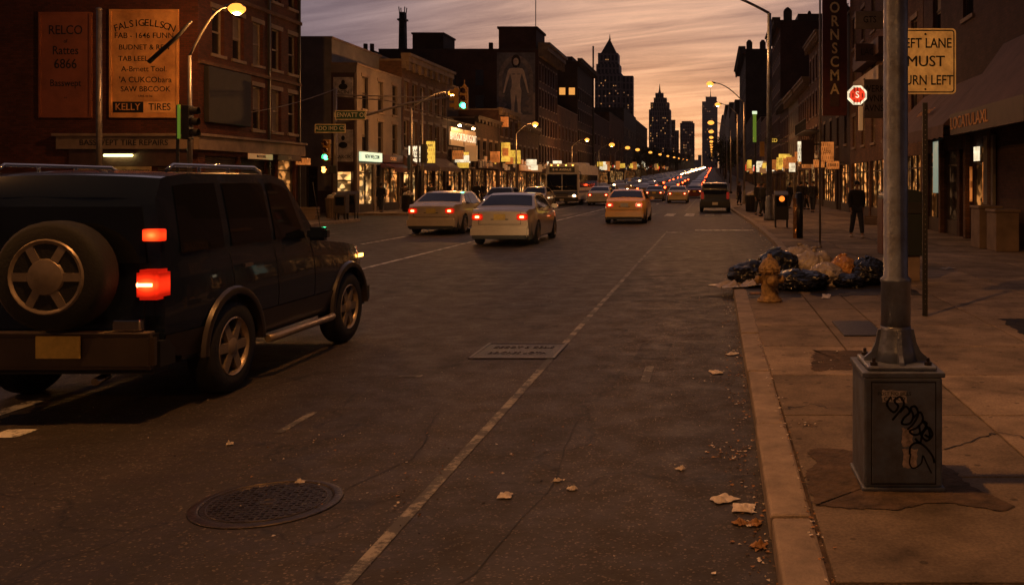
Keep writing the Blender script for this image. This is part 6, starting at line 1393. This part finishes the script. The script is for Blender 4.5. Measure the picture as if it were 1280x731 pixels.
class CarShape:
    def __init__(s, sp): s.sp = sp; s.L = sp['L']; s.W = sp['W']; s.H = sp['H']
    def deck(s, y): return interp(s.sp['deck'], y)
    def roof(s, y):
        d = s.deck(y); r = s.sp['roof']
        if y < r[0][0] or y > r[-1][0]: return d
        return max(d, interp(r, y))
    def bot(s, y):
        z = s.sp['sill'] - .0; e_ = abs(y)/(s.L/2); z += .05*max(0, e_-.85)/.15
        R_ = s.sp['r']+.065
        for a in s.sp['ax']:
            d = abs(y-a)
            if d < R_: z = max(z, s.sp['r'] + math.sqrt(R_*R_-d*d)*.98)
        return z
    def hw(s, y, z):
        yn = abs(y)/(s.L/2); w = s.W/2*(1-(.115 if y > 0 or s.sp['lean'] < .08 else .045)*yn**7 - .02*yn**2); d = s.deck(y); sl = s.sp['sill']
        if z <= d: t = (z-sl)/(d-sl); return w*(1 - .055*(2*t-.95)**2)
        t = (z-d)/(s.H-d+1e-6); return w*.948*(1-(1-s.sp['tum'])*t**1.15)
    def P(s, y, z, x):
        """end faces lean and bow slightly"""
        yn = y/(s.L/2); k = s.sp['lean']
        if yn < -.55: f = (-yn-.55)/.45; y2 = y + f*k*max(0, z-.85)/.8 + f*f*.07*(abs(x)/(s.W/2))**3
        elif yn > .55: f = (yn-.55)/.45; y2 = y - f*f*.20*(abs(x)/(s.W/2))**3
        else: y2 = y
        return (x, y2, z)
    def side(s, y, t, sg, off=0.0):
        d, r = s.deck(y), s.roof(y); z = d + (r-d)*t; p = s.P(y, z, sg*s.hw(y, z)); return (p[0]+sg*off, p[1], p[2]+off*.2)
    def top(s, y, u, off=0.0):
        z = s.roof(y); w = s.hw(y, z); x = w*u; zz = z + .035*(1-u*u)*min(1, w) + off; p = s.P(y, zz, x); return p
def stations(sp):
    L = sp['L']; ys = set(round(-L/2 + L*i/46, 3) for i in range(47))
    for a in sp['ax']:
        R_ = sp['r']+.065
        for i in range(-8, 9): ys.add(round(a + R_*math.sin(i/8*PI/2), 3))
        ys.add(round(a+R_+.003, 3)); ys.add(round(a-R_-.003, 3))
    for p in sp['deck']+sp['roof']: ys.add(p[0])
    ys = sorted(ys); out = [ys[0]]
    for y in ys[1:]:
        if y-out[-1] > .012: out.append(y)
    return out
def car_body(kind):
    sp = SPEC[kind]; C = CarShape(sp); NL, NU, NT = 7, 5, 8; rows = []
    for y in stations(sp):
        b, d, r = C.bot(y), C.deck(y), C.roof(y); sec = []
        for i in range(NL+1): z = b + (d-b)*i/NL; sec.append(C.P(y, z, -C.hw(y, z)))
        for i in range(1, NU+1): z = d + (r-d)*i/NU; sec.append(C.P(y, z, -C.hw(y, z)))
        for i in range(1, NT): sec.append(C.top(y, -1+2*i/NT))
        for i in range(NU, -1, -1): z = d + (r-d)*i/NU; sec.append(C.P(y, z, C.hw(y, z)))
        for i in range(NL-1, -1, -1): z = b + (d-b)*i/NL; sec.append(C.P(y, z, C.hw(y, z)))
        rows.append(sec)
    mb = MB(); mb.smooth = True; mb.grid(rows); n = len(rows[0]); k = len(rows)
    mb.f.append(list(range(n))[::-1]); mb.m.append(0); mb.sm.append(False); mb.f.append([(k-1)*n+i for i in range(n)]); mb.m.append(0); mb.sm.append(False)
    return mb, C
def finish_mesh(mb, name, m, ang=38):
    me = mb.mesh(name, m); bm = bmesh.new(); bm.from_mesh(me); bmesh.ops.remove_doubles(bm, verts=bm.verts, dist=2e-4); bmesh.ops.dissolve_degenerate(bm, dist=1e-4, edges=bm.edges); bmesh.ops.recalc_face_normals(bm, faces=bm.faces)
    bm.to_mesh(me); bm.free(); me.set_sharp_from_angle(angle=R(ang)); return me
_cm = {}
def cached(key, fn):
    if key not in _cm: _cm[key] = fn()
    return _cm[key]
def rbox_mesh(name, m, boxes, bev=.015):
    mb = MB()
    for q in boxes: mb.box(*q)
    me = mb.mesh(name, m); bm = bmesh.new(); bm.from_mesh(me)
    if bev: bmesh.ops.bevel(bm, geom=bm.edges[:], offset=bev, segments=2, affect='EDGES', clamp_overlap=True)
    bm.to_mesh(me); bm.free(); me.polygons.foreach_set('use_smooth', [True]*len(me.polygons)); me.set_sharp_from_angle(angle=R(50)); return me
def wheel(parent, x, y, r, sg, w=.21, spokes=6, spare=False, detail=True):
    def tyre():
        mb = MB(); mb.lathe([(r*.64, -w/2), (r*.70, -w/2-.005), (r*.92, -w/2), (r*.985, -w/2+.03), (r, -w*.2), (r, w*.2), (r*.985, w/2-.03), (r*.92, w/2), (r*.70, w/2+.005), (r*.64, w/2)], 32, (0, 0, 0), 'x', cap=False); return finish_mesh(mb, 'tyre', M['rubber'], 60)
    def rim():
        mb = MB(); R2 = r*.66
        mb.lathe([(R2, w/2-.012), (R2*.93, w/2+.004), (R2*.88, w/2-.012), (R2*.85, w/2-.06), (R2*.85, 0)], 32, (0, 0, 0), 'x', cap=False)
        mb.mi = 1; mb.lathe([(R2*.85, w*.12), (.0001, w*.12)], 24, (0, 0, 0), 'x', cap=False); mb.mi = 0; mb.lathe([(R2*.30, w*.12), (R2*.28, w/2-.01), (R2*.16, w/2+.004), (.0001, w/2+.006)], 16, (0, 0, 0), 'x')
        for i in range(spokes):
            a = 2*PI*i/spokes; c, s = math.cos(a), math.sin(a); t = R2*.14; q = []
            for rad, tt, xx in ((R2*.2, t*1.2, w/2-.012), (R2*.88, t, w/2-.014)): q += [(xx, c*rad-s*tt, s*rad+c*tt), (xx, c*rad+s*tt, s*rad-c*tt)]
            q2 = [(v[0]-.05, v[1], v[2]) for v in q]; mb.add([q[0], q[1], q[3], q[2], q2[0], q2[1], q2[3], q2[2]], [(0,1,2,3),(4,7,6,5),(0,4,5,1),(1,5,6,2),(2,6,7,3),(3,7,4,0)])
        return finish_mesh(mb, 'rim', [M['alloy'], M['dark_metal']], 40)
    o = place('wheel' if not spare else 'spare_wheel', cached(('tyre', r, w), tyre), parent, (x, y, r)); place('rim', cached(('rim', r, w, spokes), rim), o)
    if sg < 0 and not spare: o.rotation_euler = (0, 0, PI)
    return o
def panel(C, fn, y0, y1, n, off, u0, u1, k=4, slant=(0, 0)):
    P = []
    for i in range(n+1):
        row = []
        for j in range(k+1):
            u = u0+(u1-u0)*j/k; a = y0+slant[0]*(j/k); b = y1+slant[1]*(j/k); row.append(fn(a+(b-a)*i/n, u, off))
        P.append(row)
    return P
def car(kind, paint, loc, heading, label, group='cars on the avenue', lights='tail', cat='car', name='car', plate='plate', taxi=False, spokes=6, brake=True):
    """origin on the ground in the middle; front is +y when heading = 0"""
    sp = SPEC[kind]; r0 = empty(name, loc, heading, label, cat, group); L, W_, H = sp['L'], sp['W'], sp['H']
    mb_, C = cached(('C', kind), lambda: car_body(kind)); bodym = cached(('body', kind, paint), lambda: finish_mesh(mb_, 'body', M[paint]))
    place('body', bodym, r0)
    place('underbody', cached(('ub', kind), lambda: rbox_mesh('underbody', M['plastic'], [(-W_/2+.06, W_/2-.06, -L/2+.25, L/2-.35, sp['sill']-.04, sp['sill']+.42)], .02)), r0)
    # glass
    def front():
        mb = MB(); mb.smooth = True; mb.grid(panel(C, C.top, sp['front'][0], sp['front'][1], 5, .008, -.90, .90, 8)); return finish_mesh(mb, 'windscreen', M['car_glass'])
    place('windscreen', cached(('ws', kind), front), r0)
    def rearw():
        mb = MB(); mb.smooth = True
        if sp['rear']: mb.grid(panel(C, C.top, sp['rear'][0]+.06, sp['rear'][1]-.02, 5, .008, -.90, .90, 8))
        else:
            y = -L/2; P = []
            for i in range(5):
                z = C.deck(y)+.03 + (C.roof(y)-C.deck(y)-.09)*i/4; w = C.hw(y, z)-.10; row = []
                for j in range(7): p = C.P(y, z, -w+2*w*j/6); row.append((p[0], p[1]-.008, p[2]))
                P.append(row)
            mb.grid(P)
        return finish_mesh(mb, 'rear_window', M['car_glass'])
    place('rear_window', cached(('rw', kind), rearw), r0)
    for i, (a, b) in enumerate(sp['side']):
        for sg in (-1, 1):
            def sw():
                mb = MB(); mb.smooth = True; sl = (.0, 0.0)
                if i == 0 and kind == 'sedan': sl = (.22, 0)
                if i == len(sp['side'])-1: sl = (0, -.38 if kind != 'suv' else -.22)
                mb.grid(panel(C, lambda y, t, o: C.side(y, t, sg, o), a, b, 4, .007, .08, .88, 4, sl)); return finish_mesh(mb, 'side_window', M['car_glass'])
            place('side_window', cached(('sw', kind, i, sg), sw), r0)
    def trim():
        mb = MB()
        for sg in (-1, 1):
            for y in [s[0]-.035 for s in sp['side'][1:]] + [sp['side'][-1][1]+.12]:
                P = [[(C.P(y+d, z, sg*(C.hw(y, z)+.003))) for d in (-.006, .006)] for z in [sp['sill']+.1+(C.deck(y)-sp['sill']-.1)*k/8 for k in range(9)]]; mb.grid(P)
        return finish_mesh(mb, 'door_seam', M['black'])
    place('door_seam', cached(('seam', kind), trim), r0)
    bw = C.hw(-L/2, .5)
    zb = .42 if kind == 'sedan' else .52
    place('rear_bumper', cached(('rb', kind, paint), lambda: rbox_mesh('rear_bumper', M[paint if kind == 'sedan' else 'plastic'], [(-bw-.03, bw+.03, -L/2-.07, -L/2+.22, zb-.17, zb+.12)], .05)), r0)
    if kind == 'sedan': place('under_bumper_shade', cached(('rv',), lambda: rbox_mesh('under_bumper_shade', M['plastic'], [(-.74, .74, -.02, .2, -.05, .06)], .02)), r0, (0, -L/2-.062, .265))  # dark part added for the shade under the bumper
    place('front_bumper', cached(('fb', kind, paint), lambda: rbox_mesh('front_bumper', M[paint if kind == 'sedan' else 'plastic'], [(-bw-.01, bw+.01, L/2-.30, L/2+.05, zb-.20, zb+.08)], .06)), r0)
    zt = {'sedan': .80, 'suv': 1.0, 'wagon': .98}[kind]; tw, th = {'sedan': (.30, .17), 'suv': (.17, .22), 'wagon': (.16, .40)}[kind]
    for sg in (-1, 1):
        xc = sg*(C.hw(-L/2, zt)-tw/2+.012)
        o = place('tail_light', cached(('tl', kind, sg, lights), lambda: rbox_mesh('tail_light', M['tail' if lights == 'tail' else 'tail_dim'], [(-tw/2, tw/2, -.035, .14, -th/2, th/2)], .022)), r0, (xc+(sg*.012 if kind == 'suv' else 0), -L/2+(-.005 if kind == 'suv' else .02), zt))
        if lights == 'tail': place('bulb_glow', cached(('bg', kind), lambda: rbox_mesh('bulb_glow', M['tail_core'], [(-tw*.20, tw*.20, -.042, -.02, -th*.20, th*.20)] if kind == 'sedan' else [(-tw*.44, tw*.30, -.042, -.02, -.018, .022)], .008)), o)
        zh = .66 if kind == 'sedan' else .78
        xh = sg*(C.hw(L/2, zh)-.20)
        place('headlight', cached(('hl', kind, lights), lambda: rbox_mesh('headlight', M['head' if lights == 'head' else 'chrome'], [(-.15, .15, -.10, .045, -.075, .075)], .03)), r0, (xh, L/2-.02, zh))
        wheel_y = sp['ax']
        for a in wheel_y: wheel(r0, sg*(W_/2-.105), a, sp['r'], sg, .20, spokes)
        m_ = place('mirror', cached(('mir', kind, paint), lambda: rbox_mesh('mirror', M[paint], [(-.10, .10, -.06, .06, -.06, .07)], .03)), r0, (sg*(W_/2+.07), sp['side'][-1][1]+.02, C.deck(.4)+.07))
        place('door_handle', cached(('dh', kind), lambda: rbox_mesh('door_handle', M['chrome'], [(-.02, .02, -.07, .07, -.015, .015)], .006)), r0, (sg*(C.hw(0, .85)+.012), sp['side'][1][0]+.12, C.deck(0)-.12))
    zp = {'sedan': .80, 'suv': .60, 'wagon': .80}[kind]
    place('licence_plate', cached(('pl', plate), lambda: rbox_mesh('licence_plate', M[plate], [(-.16, .16, -.012, .0, -.08, .08)], .003)), r0, (0, -L/2-.012, zp) if kind == 'sedan' else (.20, -L/2-.155, .57) if paint == 'p_navy' else (0, -L/2-.075, .52))
    place('grille', cached(('gr', kind), lambda: rbox_mesh('grille', M['black'], [(-.42, .42, -.02, .02, -.07, .07)], .01)), r0, (0, L/2+.0, .62 if kind == 'sedan' else .76))
    if kind == 'sedan':
        place('boot_seam', cached(('bs',), lambda: rbox_mesh('boot_seam', M['black'], [(-.58, .58, -.004, .01, -.004, .004), (-.58, -.572, -.004, .01, 0, .33), (.572, .58, -.004, .01, 0, .33), (-.24, .24, -.004, .01, .125, .145)], 0)), r0, (0, -L/2-.004, .60))
        if lights == 'tail' and brake: place('brake_light', cached(('bl',), lambda: rbox_mesh('brake_light', M['tail'], [(-.13, .13, -.02, .02, -.014, .014)], .005)), r0, (0, -1.45, 1.095))
        b = MB()
        place('exhaust_pipe', cached(('ex',), lambda: rbox_mesh('exhaust_pipe', M['chrome'], [(.42, .50, -.06, .1, -.03, .03)], .02)), r0, (0, -L/2+.02, .22))
    return r0
# --- far cars: one mesh with its lamps as children
def far_car(x, y, head, group, label):
    k = 'front' if head else 'back'
    def mk():
        mb_, C = cached(('C', 'sedan'), lambda: car_body('sedan')); return finish_mesh(mb_, 'far_car', M['p_grey'])
    def lamps(m, yy, zz, xx, r_):
        mb = MB()
        for s in (-1, 1): mb.ellip((s*xx, yy, zz), (r_, .05, r_), 10, 6)
        return mb.mesh('headlights' if head else 'tail_lights', M[m])
    o = place('far_car', cached(('farcar',), mk), None, (x, y, e(y))); o.rotation_euler = (0, 0, PI if head else 0)
    s = 1.0 if y < 260 else min(2.2, y/260)
    for sg in (-1, 1):
        def one():
            mb = MB(); mb.ellip((0, 0, 0), (1, .4, 1), 10, 6); return mb.mesh('headlight' if head else 'tail_light', M['head_far' if head else 'tail_far'])
        l = place('headlight' if head else 'tail_light', cached(('fl', head), one), o, (sg*.66, 2.38 if head else -2.38, .68 if head else .8)); q = (.18 if head else .14)*max(1, y/300); l.scale = (q, .1, q)
    tag(o, label, 'car', group)
# the big dark off-roader, near left
def offroader():
    r = car('suv', 'p_navy', (-4.88, 8.82, 0), 0, 'large dark blue off-roader with a spare wheel on its rear door, nearest at left', lights='tail', cat='off-roader', name='off_roader', spokes=6, plate='plate')
    sp = SPEC['suv']; C = _cm[('C', 'suv')][1]; L, W_ = sp['L'], sp['W']
    # bronze lower body band following the side, wheel arch flares, running board
    for sg in (-1, 1):
        mb = MB(); mb.smooth = True; P = []
        for y in stations(sp):
            b = C.bot(y); t = max(b+.02, sp['sill']+.20); P.append([C.P(y, z, sg*(C.hw(y, z)+.012)) for z in (b, (b+t)/2, t)])
        mb.grid(P); place('lower_cladding', finish_mesh(mb, 'lower_cladding', M['p_arch']), r)
    for sg in (-1, 1):
        for a in sp['ax']:
            mb = MB(); mb.smooth = True; R_ = sp['r']+.055; P = []
            for i in range(17):
                an = PI*i/16; P.append([(sg*(C.hw(a, .7)+dx), a+math.cos(an)*(R_+dr), sp['r']+math.sin(an)*(R_+dr)) for dx, dr in ((-.06, -.01), (.03, -.005), (.038, .02), (.03, .05), (.0, .065))])
            mb.grid(P); place('wheel_arch_flare', finish_mesh(mb, 'wheel_arch_flare', M['p_arch']), r)
    for sg in (-1, 1):
        b = MB(); b.tube([(sg*(W_/2+.02), -.62, .36), (sg*(W_/2+.05), -.5, .36), (sg*(W_/2+.05), .68, .36), (sg*(W_/2+.02), .78, .36)], .035, 8); b.build('side_step', M['alloy'], r)
        b = MB(); b.tube([(sg*.66, -1.7, 1.84), (sg*.66, -1.62, 1.885), (sg*.66, -.35, 1.885), (sg*.66, -.22, 1.84)], .016, 8)
        for yy in (-1.25, -.8): b.tube([(sg*.66, yy, 1.83), (sg*.66, yy, 1.885)], .013, 6)
        b.build('roof_rail', M['chrome'], r)
        b = MB(); b.box(-.07, .07, -.03, .05, -.045, .045); o = b.build('high_tail_lamp', M['tail'], r, loc=(sg*(C.hw(-2.0, 1.36)-.03), -L/2+.065, 1.36), bevel=.01)
        b = MB(); b.box(-.10, .10, -.02, .05, -.04, .04); b.build('reflector', M['chrome'], r, loc=(sg*(.66), -L/2-.10, .72), bevel=.01)
        # amber side marker and glints
        b = MB(); b.box(-.008, .008, -.06, .06, -.02, .02); b.build('side_marker', M['amber'], r, loc=(sg*(C.hw(1.7, .9)+.01), 1.72, .92), bevel=.004)
    # spare wheel with hard cover ring
    def t_():
        mb = MB(); R_ = .395; mb.lathe([(R_*.3, -.0), (R_*.64, -.0), (R_*.9, 0), (R_*.985, -.03), (R_, -.07), (R_, -.17), (R_*.985, -.20), (R_*.9, -.22), (.0001, -.22)], 36, (0, 0, 0), 'y')
        mb.v = [(v[0], -v[1]-.22, v[2]) for v in mb.v]; return finish_mesh(mb, 'spare_wheel', M['rubber'], 50)
    me = t_(); spw = place('spare_wheel', me, r, (.17, -L/2-.02, 1.08))
    mb = MB(); R2 = .275; mb.lathe([(R2, -.215), (R2*.95, -.232), (R2*.88, -.225), (R2*.8, -.20), (R2*.5, -.21), (R2*.45, -.235), (R2*.2, -.25), (.0001, -.252)], 32, (0, 0, 0), 'y')
    for i in range(6):
        a = i*PI/3; c, s = math.cos(a), math.sin(a); t = .03; q = [(c*.10-s*t, -.232, s*.10+c*t), (c*.10+s*t, -.232, s*.10-c*t), (c*.24+s*t, -.225, s*.24-c*t), (c*.24-s*t, -.225, s*.24+c*t)]; mb.prism(q, (0, 0, 0), (0, .03, 0))
    place('rim', finish_mesh(mb, 'rim', M['alloy'], 40), spw)
    # rear door details
    place('rear_door_seam', rbox_mesh('rear_door_seam', M['black'], [(-.72, .72, -.006, .004, .62, .628), (-.724, -.716, -.006, .004, .62, 1.10), (.716, .724, -.006, .004, .62, 1.10)], 0), r, (0, -L/2, 0))
    place('rear_door_handle', rbox_mesh('rear_door_handle', M['chrome'], [(.30, .42, -.03, .0, .92, .97)], .008), r, (0, -L/2, 0))
    place('bumper_step', rbox_mesh('bumper_step', M['p_tan'], [(-.86, .86, -.10, -.01, .40, .66)], .03), r, (0, -L/2-.04, 0))
    place('bumper_tread', rbox_mesh('bumper_tread', M['alloy'], [(-.55, .82, -.09, .0, .66, .668)], 0), r, (0, -L/2-.04, 0))
    b = MB(); b.tube([(.4, -2.0, .32), (.4, -2.14, .30)], .03, 10); b.build('exhaust_pipe', M['chrome'], r)
    for s in (-1, 1):
        l = bpy.data.lights.new('low_beam', 'SPOT'); l.energy = 480; l.color = (1, .62, .30); l.spot_size = R(34); l.spot_blend = .8; l.shadow_soft_size = .08
        o = bpy.data.objects.new('low_beam', l); COL.objects.link(o); o.parent = r; o.location = (s*.6, 2.25, .80); o.rotation_euler = (R(89.2), 0, 0)
    b = MB(); b.tube([(.72, 1.0, 1.13), (.74, .72, 1.75)], .004, 5); b.build('aerial', M['dark_metal'], r)
    return r
offroader()
car('sedan', 'p_silver', (-5.82, 25.2+2.35, 0), 0, 'silver sedan with brake lights lit, nearest of the moving cars', spokes=7)
car('sedan', 'p_beige', (-9.35, 30.6+2.35, 0), 0, 'beige silver sedan in the lane left of the nearest silver one', spokes=5)
t = car('sedan', 'p_taxi', (-3.68, 38.6+2.35, 0), 0, 'yellow taxi seen from behind with red lights', cat='taxi', name='taxi', plate='plate_white')
b = MB(); b.prism([(-.22, 0, 1.47), (.22, 0, 1.47), (.16, 0, 1.60), (-.16, 0, 1.60)], (0, -.07, 0), (0, .07, 0)); b.build('roof_sign', M['stone'], t, bevel=.01)
car('sedan', 'p_white', (-8.6, 69.4+2.35, 0), 0, 'white sedan beside the bus with pinkish tail lights', plate='plate_white')
car('sedan', 'p_grey', (-12.75, 54+2.35, 0), PI, 'dark grey oncoming sedan with one bright headlight behind the beige sedan', lights='head')
car('sedan', 'p_beige', (-12.2, 62+2.35, 0), PI, 'pale oncoming sedan between the silver sedan and the bus', lights='off')
car('sedan', 'p_grey', (-5.3, 84+2.35, 0), 0, 'grey sedan braking just past the taxi')
car('sedan', 'p_beige', (-2.9, 77+2.35, 0), 0, 'beige sedan braking right of the grey one past the taxi')
car('sedan', 'p_maroon', (-1.9, 101, 0), 0, 'maroon sedan tucked behind the beige sedan past the taxi')
car('sedan', 'p_silver', (-10.9, 98, 0), PI, 'silver oncoming sedan with headlights just right of the white sedan', lights='head')
car('wagon', 'p_black', (.18, 53.2+2.35, 0), 0, 'black parked people carrier at the right kerb', cat='people carrier', name='people_carrier', lights='off', plate='plate_white')
# far queues
random.seed(5)
NTH = ('nearest', 'second', 'third', 'fourth')
def queue(x, y0, y1, head, group, line, step, jit):
    """a line of far cars; the first four can be told apart, the rest are dots of light"""
    y, n = y0, 0; w = 'headlights' if head else 'tail lights'
    while y < y1:
        far_car(x+random.uniform(-jit, jit), y, head, group, '%s car with %s in the %s beyond the crossing' % (NTH[n], w, line) if n < 4 else 'small distant car with %s far up the %s' % (w, line)); n += 1
        y += step(y)*random.uniform(.85, 1.25)
gi, go = 'oncoming cars with headlights climbing the hill', 'receding cars with tail lights climbing the hill'
queue(-10.8, 112, 1340, True, gi, 'inner oncoming line', lambda y: 16 if y < 300 else 22 if y < 600 else 36, .25)
queue(-13.9, 117, 800, True, gi, 'outer oncoming line', lambda y: 18 if y < 300 else 24 if y < 600 else 38, .3)
queue(-2.2, 116, 1000, False, go, 'right hand receding line', lambda y: 17 if y < 300 else 24 if y < 600 else 38, .25)
queue(-5.4, 121, 200, False, go, 'middle receding line', lambda y: 18, .3)
queue(-8.3, 112, 240, False, go, 'left receding line', lambda y: 18, .3)
# ------------------------------------------------------------------ the bus
def bus():
    L, W_, H = 12.0, 2.5, 3.15; r = empty('city_bus', (-11.25, 69+6, 0), PI, 'white and blue city bus coming towards us with headlights on', 'bus')
    white = mat('bus_white_paint', (.66,.62,.60), .4, var=.25, vs=1.5); blue = mat('bus_blue_stripe', (.03,.05,.12), .4)
    me = rbox_mesh('body', white, [(-W_/2, W_/2, -L/2, L/2, .32, H)], .14); place('body', me, r)
    y = L/2
    place('windscreen', rbox_mesh('windscreen', M['car_glass'], [(-1.12, -.03, -.02, .02, 1.15, 2.35), (.03, 1.12, -.02, .02, 1.15, 2.35)], .015), r, (0, y, 0))
    place('destination_sign', rbox_mesh('destination_sign', M['black'], [(-.95, .95, -.02, .025, 2.50, 2.90)], .01), r, (0, y, 0)); text('lettering', 'B 41 AVENUE', .24, (0, y+.028, 2.70), (R(90), 0, PI), M['lit_dim'], r, .002)
    place('front_panel', rbox_mesh('front_panel', blue, [(-1.15, 1.15, -.02, .015, .78, 1.10)], .01), r, (0, y, 0)); place('bumper', rbox_mesh('bumper', M['plastic'], [(-1.22, 1.22, -.2, .10, .30, .62)], .05), r, (0, y, 0))
    place('grille', rbox_mesh('grille', M['black'], [(-.45, .45, -.02, .02, .66, .76), (-.45, .45, -.02, .022, .82, .9)], .005), r, (0, y, 0)); place('licence_plate', rbox_mesh('licence_plate', M['plate_white'], [(-.16, .16, .10, .115, .36, .5)], .003), r, (0, y, 0))
    for s in (-1, 1):
        place('headlight', rbox_mesh('headlight', M['head'], [(-.10, .10, -.02, .05, -.08, .08)], .04), r, (s*.92, y, .76))
        b = MB(); b.tube([(s*1.2, y-.1, 2.6), (s*1.42, y+.15, 2.5), (s*1.42, y+.15, 2.3)], .025, 6); b.box(s*1.42-.09, s*1.42+.09, y+.11, y+.17, 1.95, 2.35); b.build('mirror', M['plastic'], r)
        for i in range(7): place('side_window', cached(('busw', s), lambda: rbox_mesh('side_window', M['lit_dim'] if False else M['car_glass'], [(-.02, .02, -.70, .70, 0, 1.0)], .01)), r, (s*W_/2, y-1.3-i*1.55, 1.35))
        place('side_stripe', rbox_mesh('side_stripe', blue, [(-.012, .012, -L/2+.2, L/2-.2, .95, 1.12)], 0), r, (s*(W_/2), 0, 0))
        for a in (L/2-2.6, -L/2+3.0): wheel(r, s*(W_/2-.15), a, .50, s, .28, 8)
    for s in (-.8, -.3, .3, .8): place('marker_lamp', cached(('bm',), lambda: rbox_mesh('marker_lamp', M['amber'], [(-.05, .05, -.02, .03, -.025, .025)], .005)), r, (s, y-.02, 3.02))
    b = MB(); b.box(-.8, .8, -3.5, -1.5, H-.02, H+.22); b.build('roof_unit', white, r, bevel=.06)
    for s in (-.55, .55): b = MB(); b.tube([(s, y+.03, 1.15), (s+.35, y+.04, 1.85)], .012, 5); b.build('wiper', M['black'], r)
bus()

# ------------------------------------------------------------------ evening haze over the whole avenue
hb = MB(); hb.box(-1600, 1600, -90, 2800, -1.2, 250); hz = hb.build('haze', None); hz['kind'] = 'stuff'
hm = bpy.data.materials.new('haze'); hm.use_nodes = True; hm.node_tree.nodes.clear()
ho = hm.node_tree.nodes.new('ShaderNodeOutputMaterial'); hv = hm.node_tree.nodes.new('ShaderNodeVolumePrincipled'); hv.inputs['Color'].default_value = (.9, .82, .80, 1); hv.inputs['Density'].default_value = .00010; hv.inputs['Anisotropy'].default_value = .3
hm.node_tree.links.new(hv.outputs[0], ho.inputs['Volume']); hz.data.materials.clear(); hz.data.materials.append(hm)
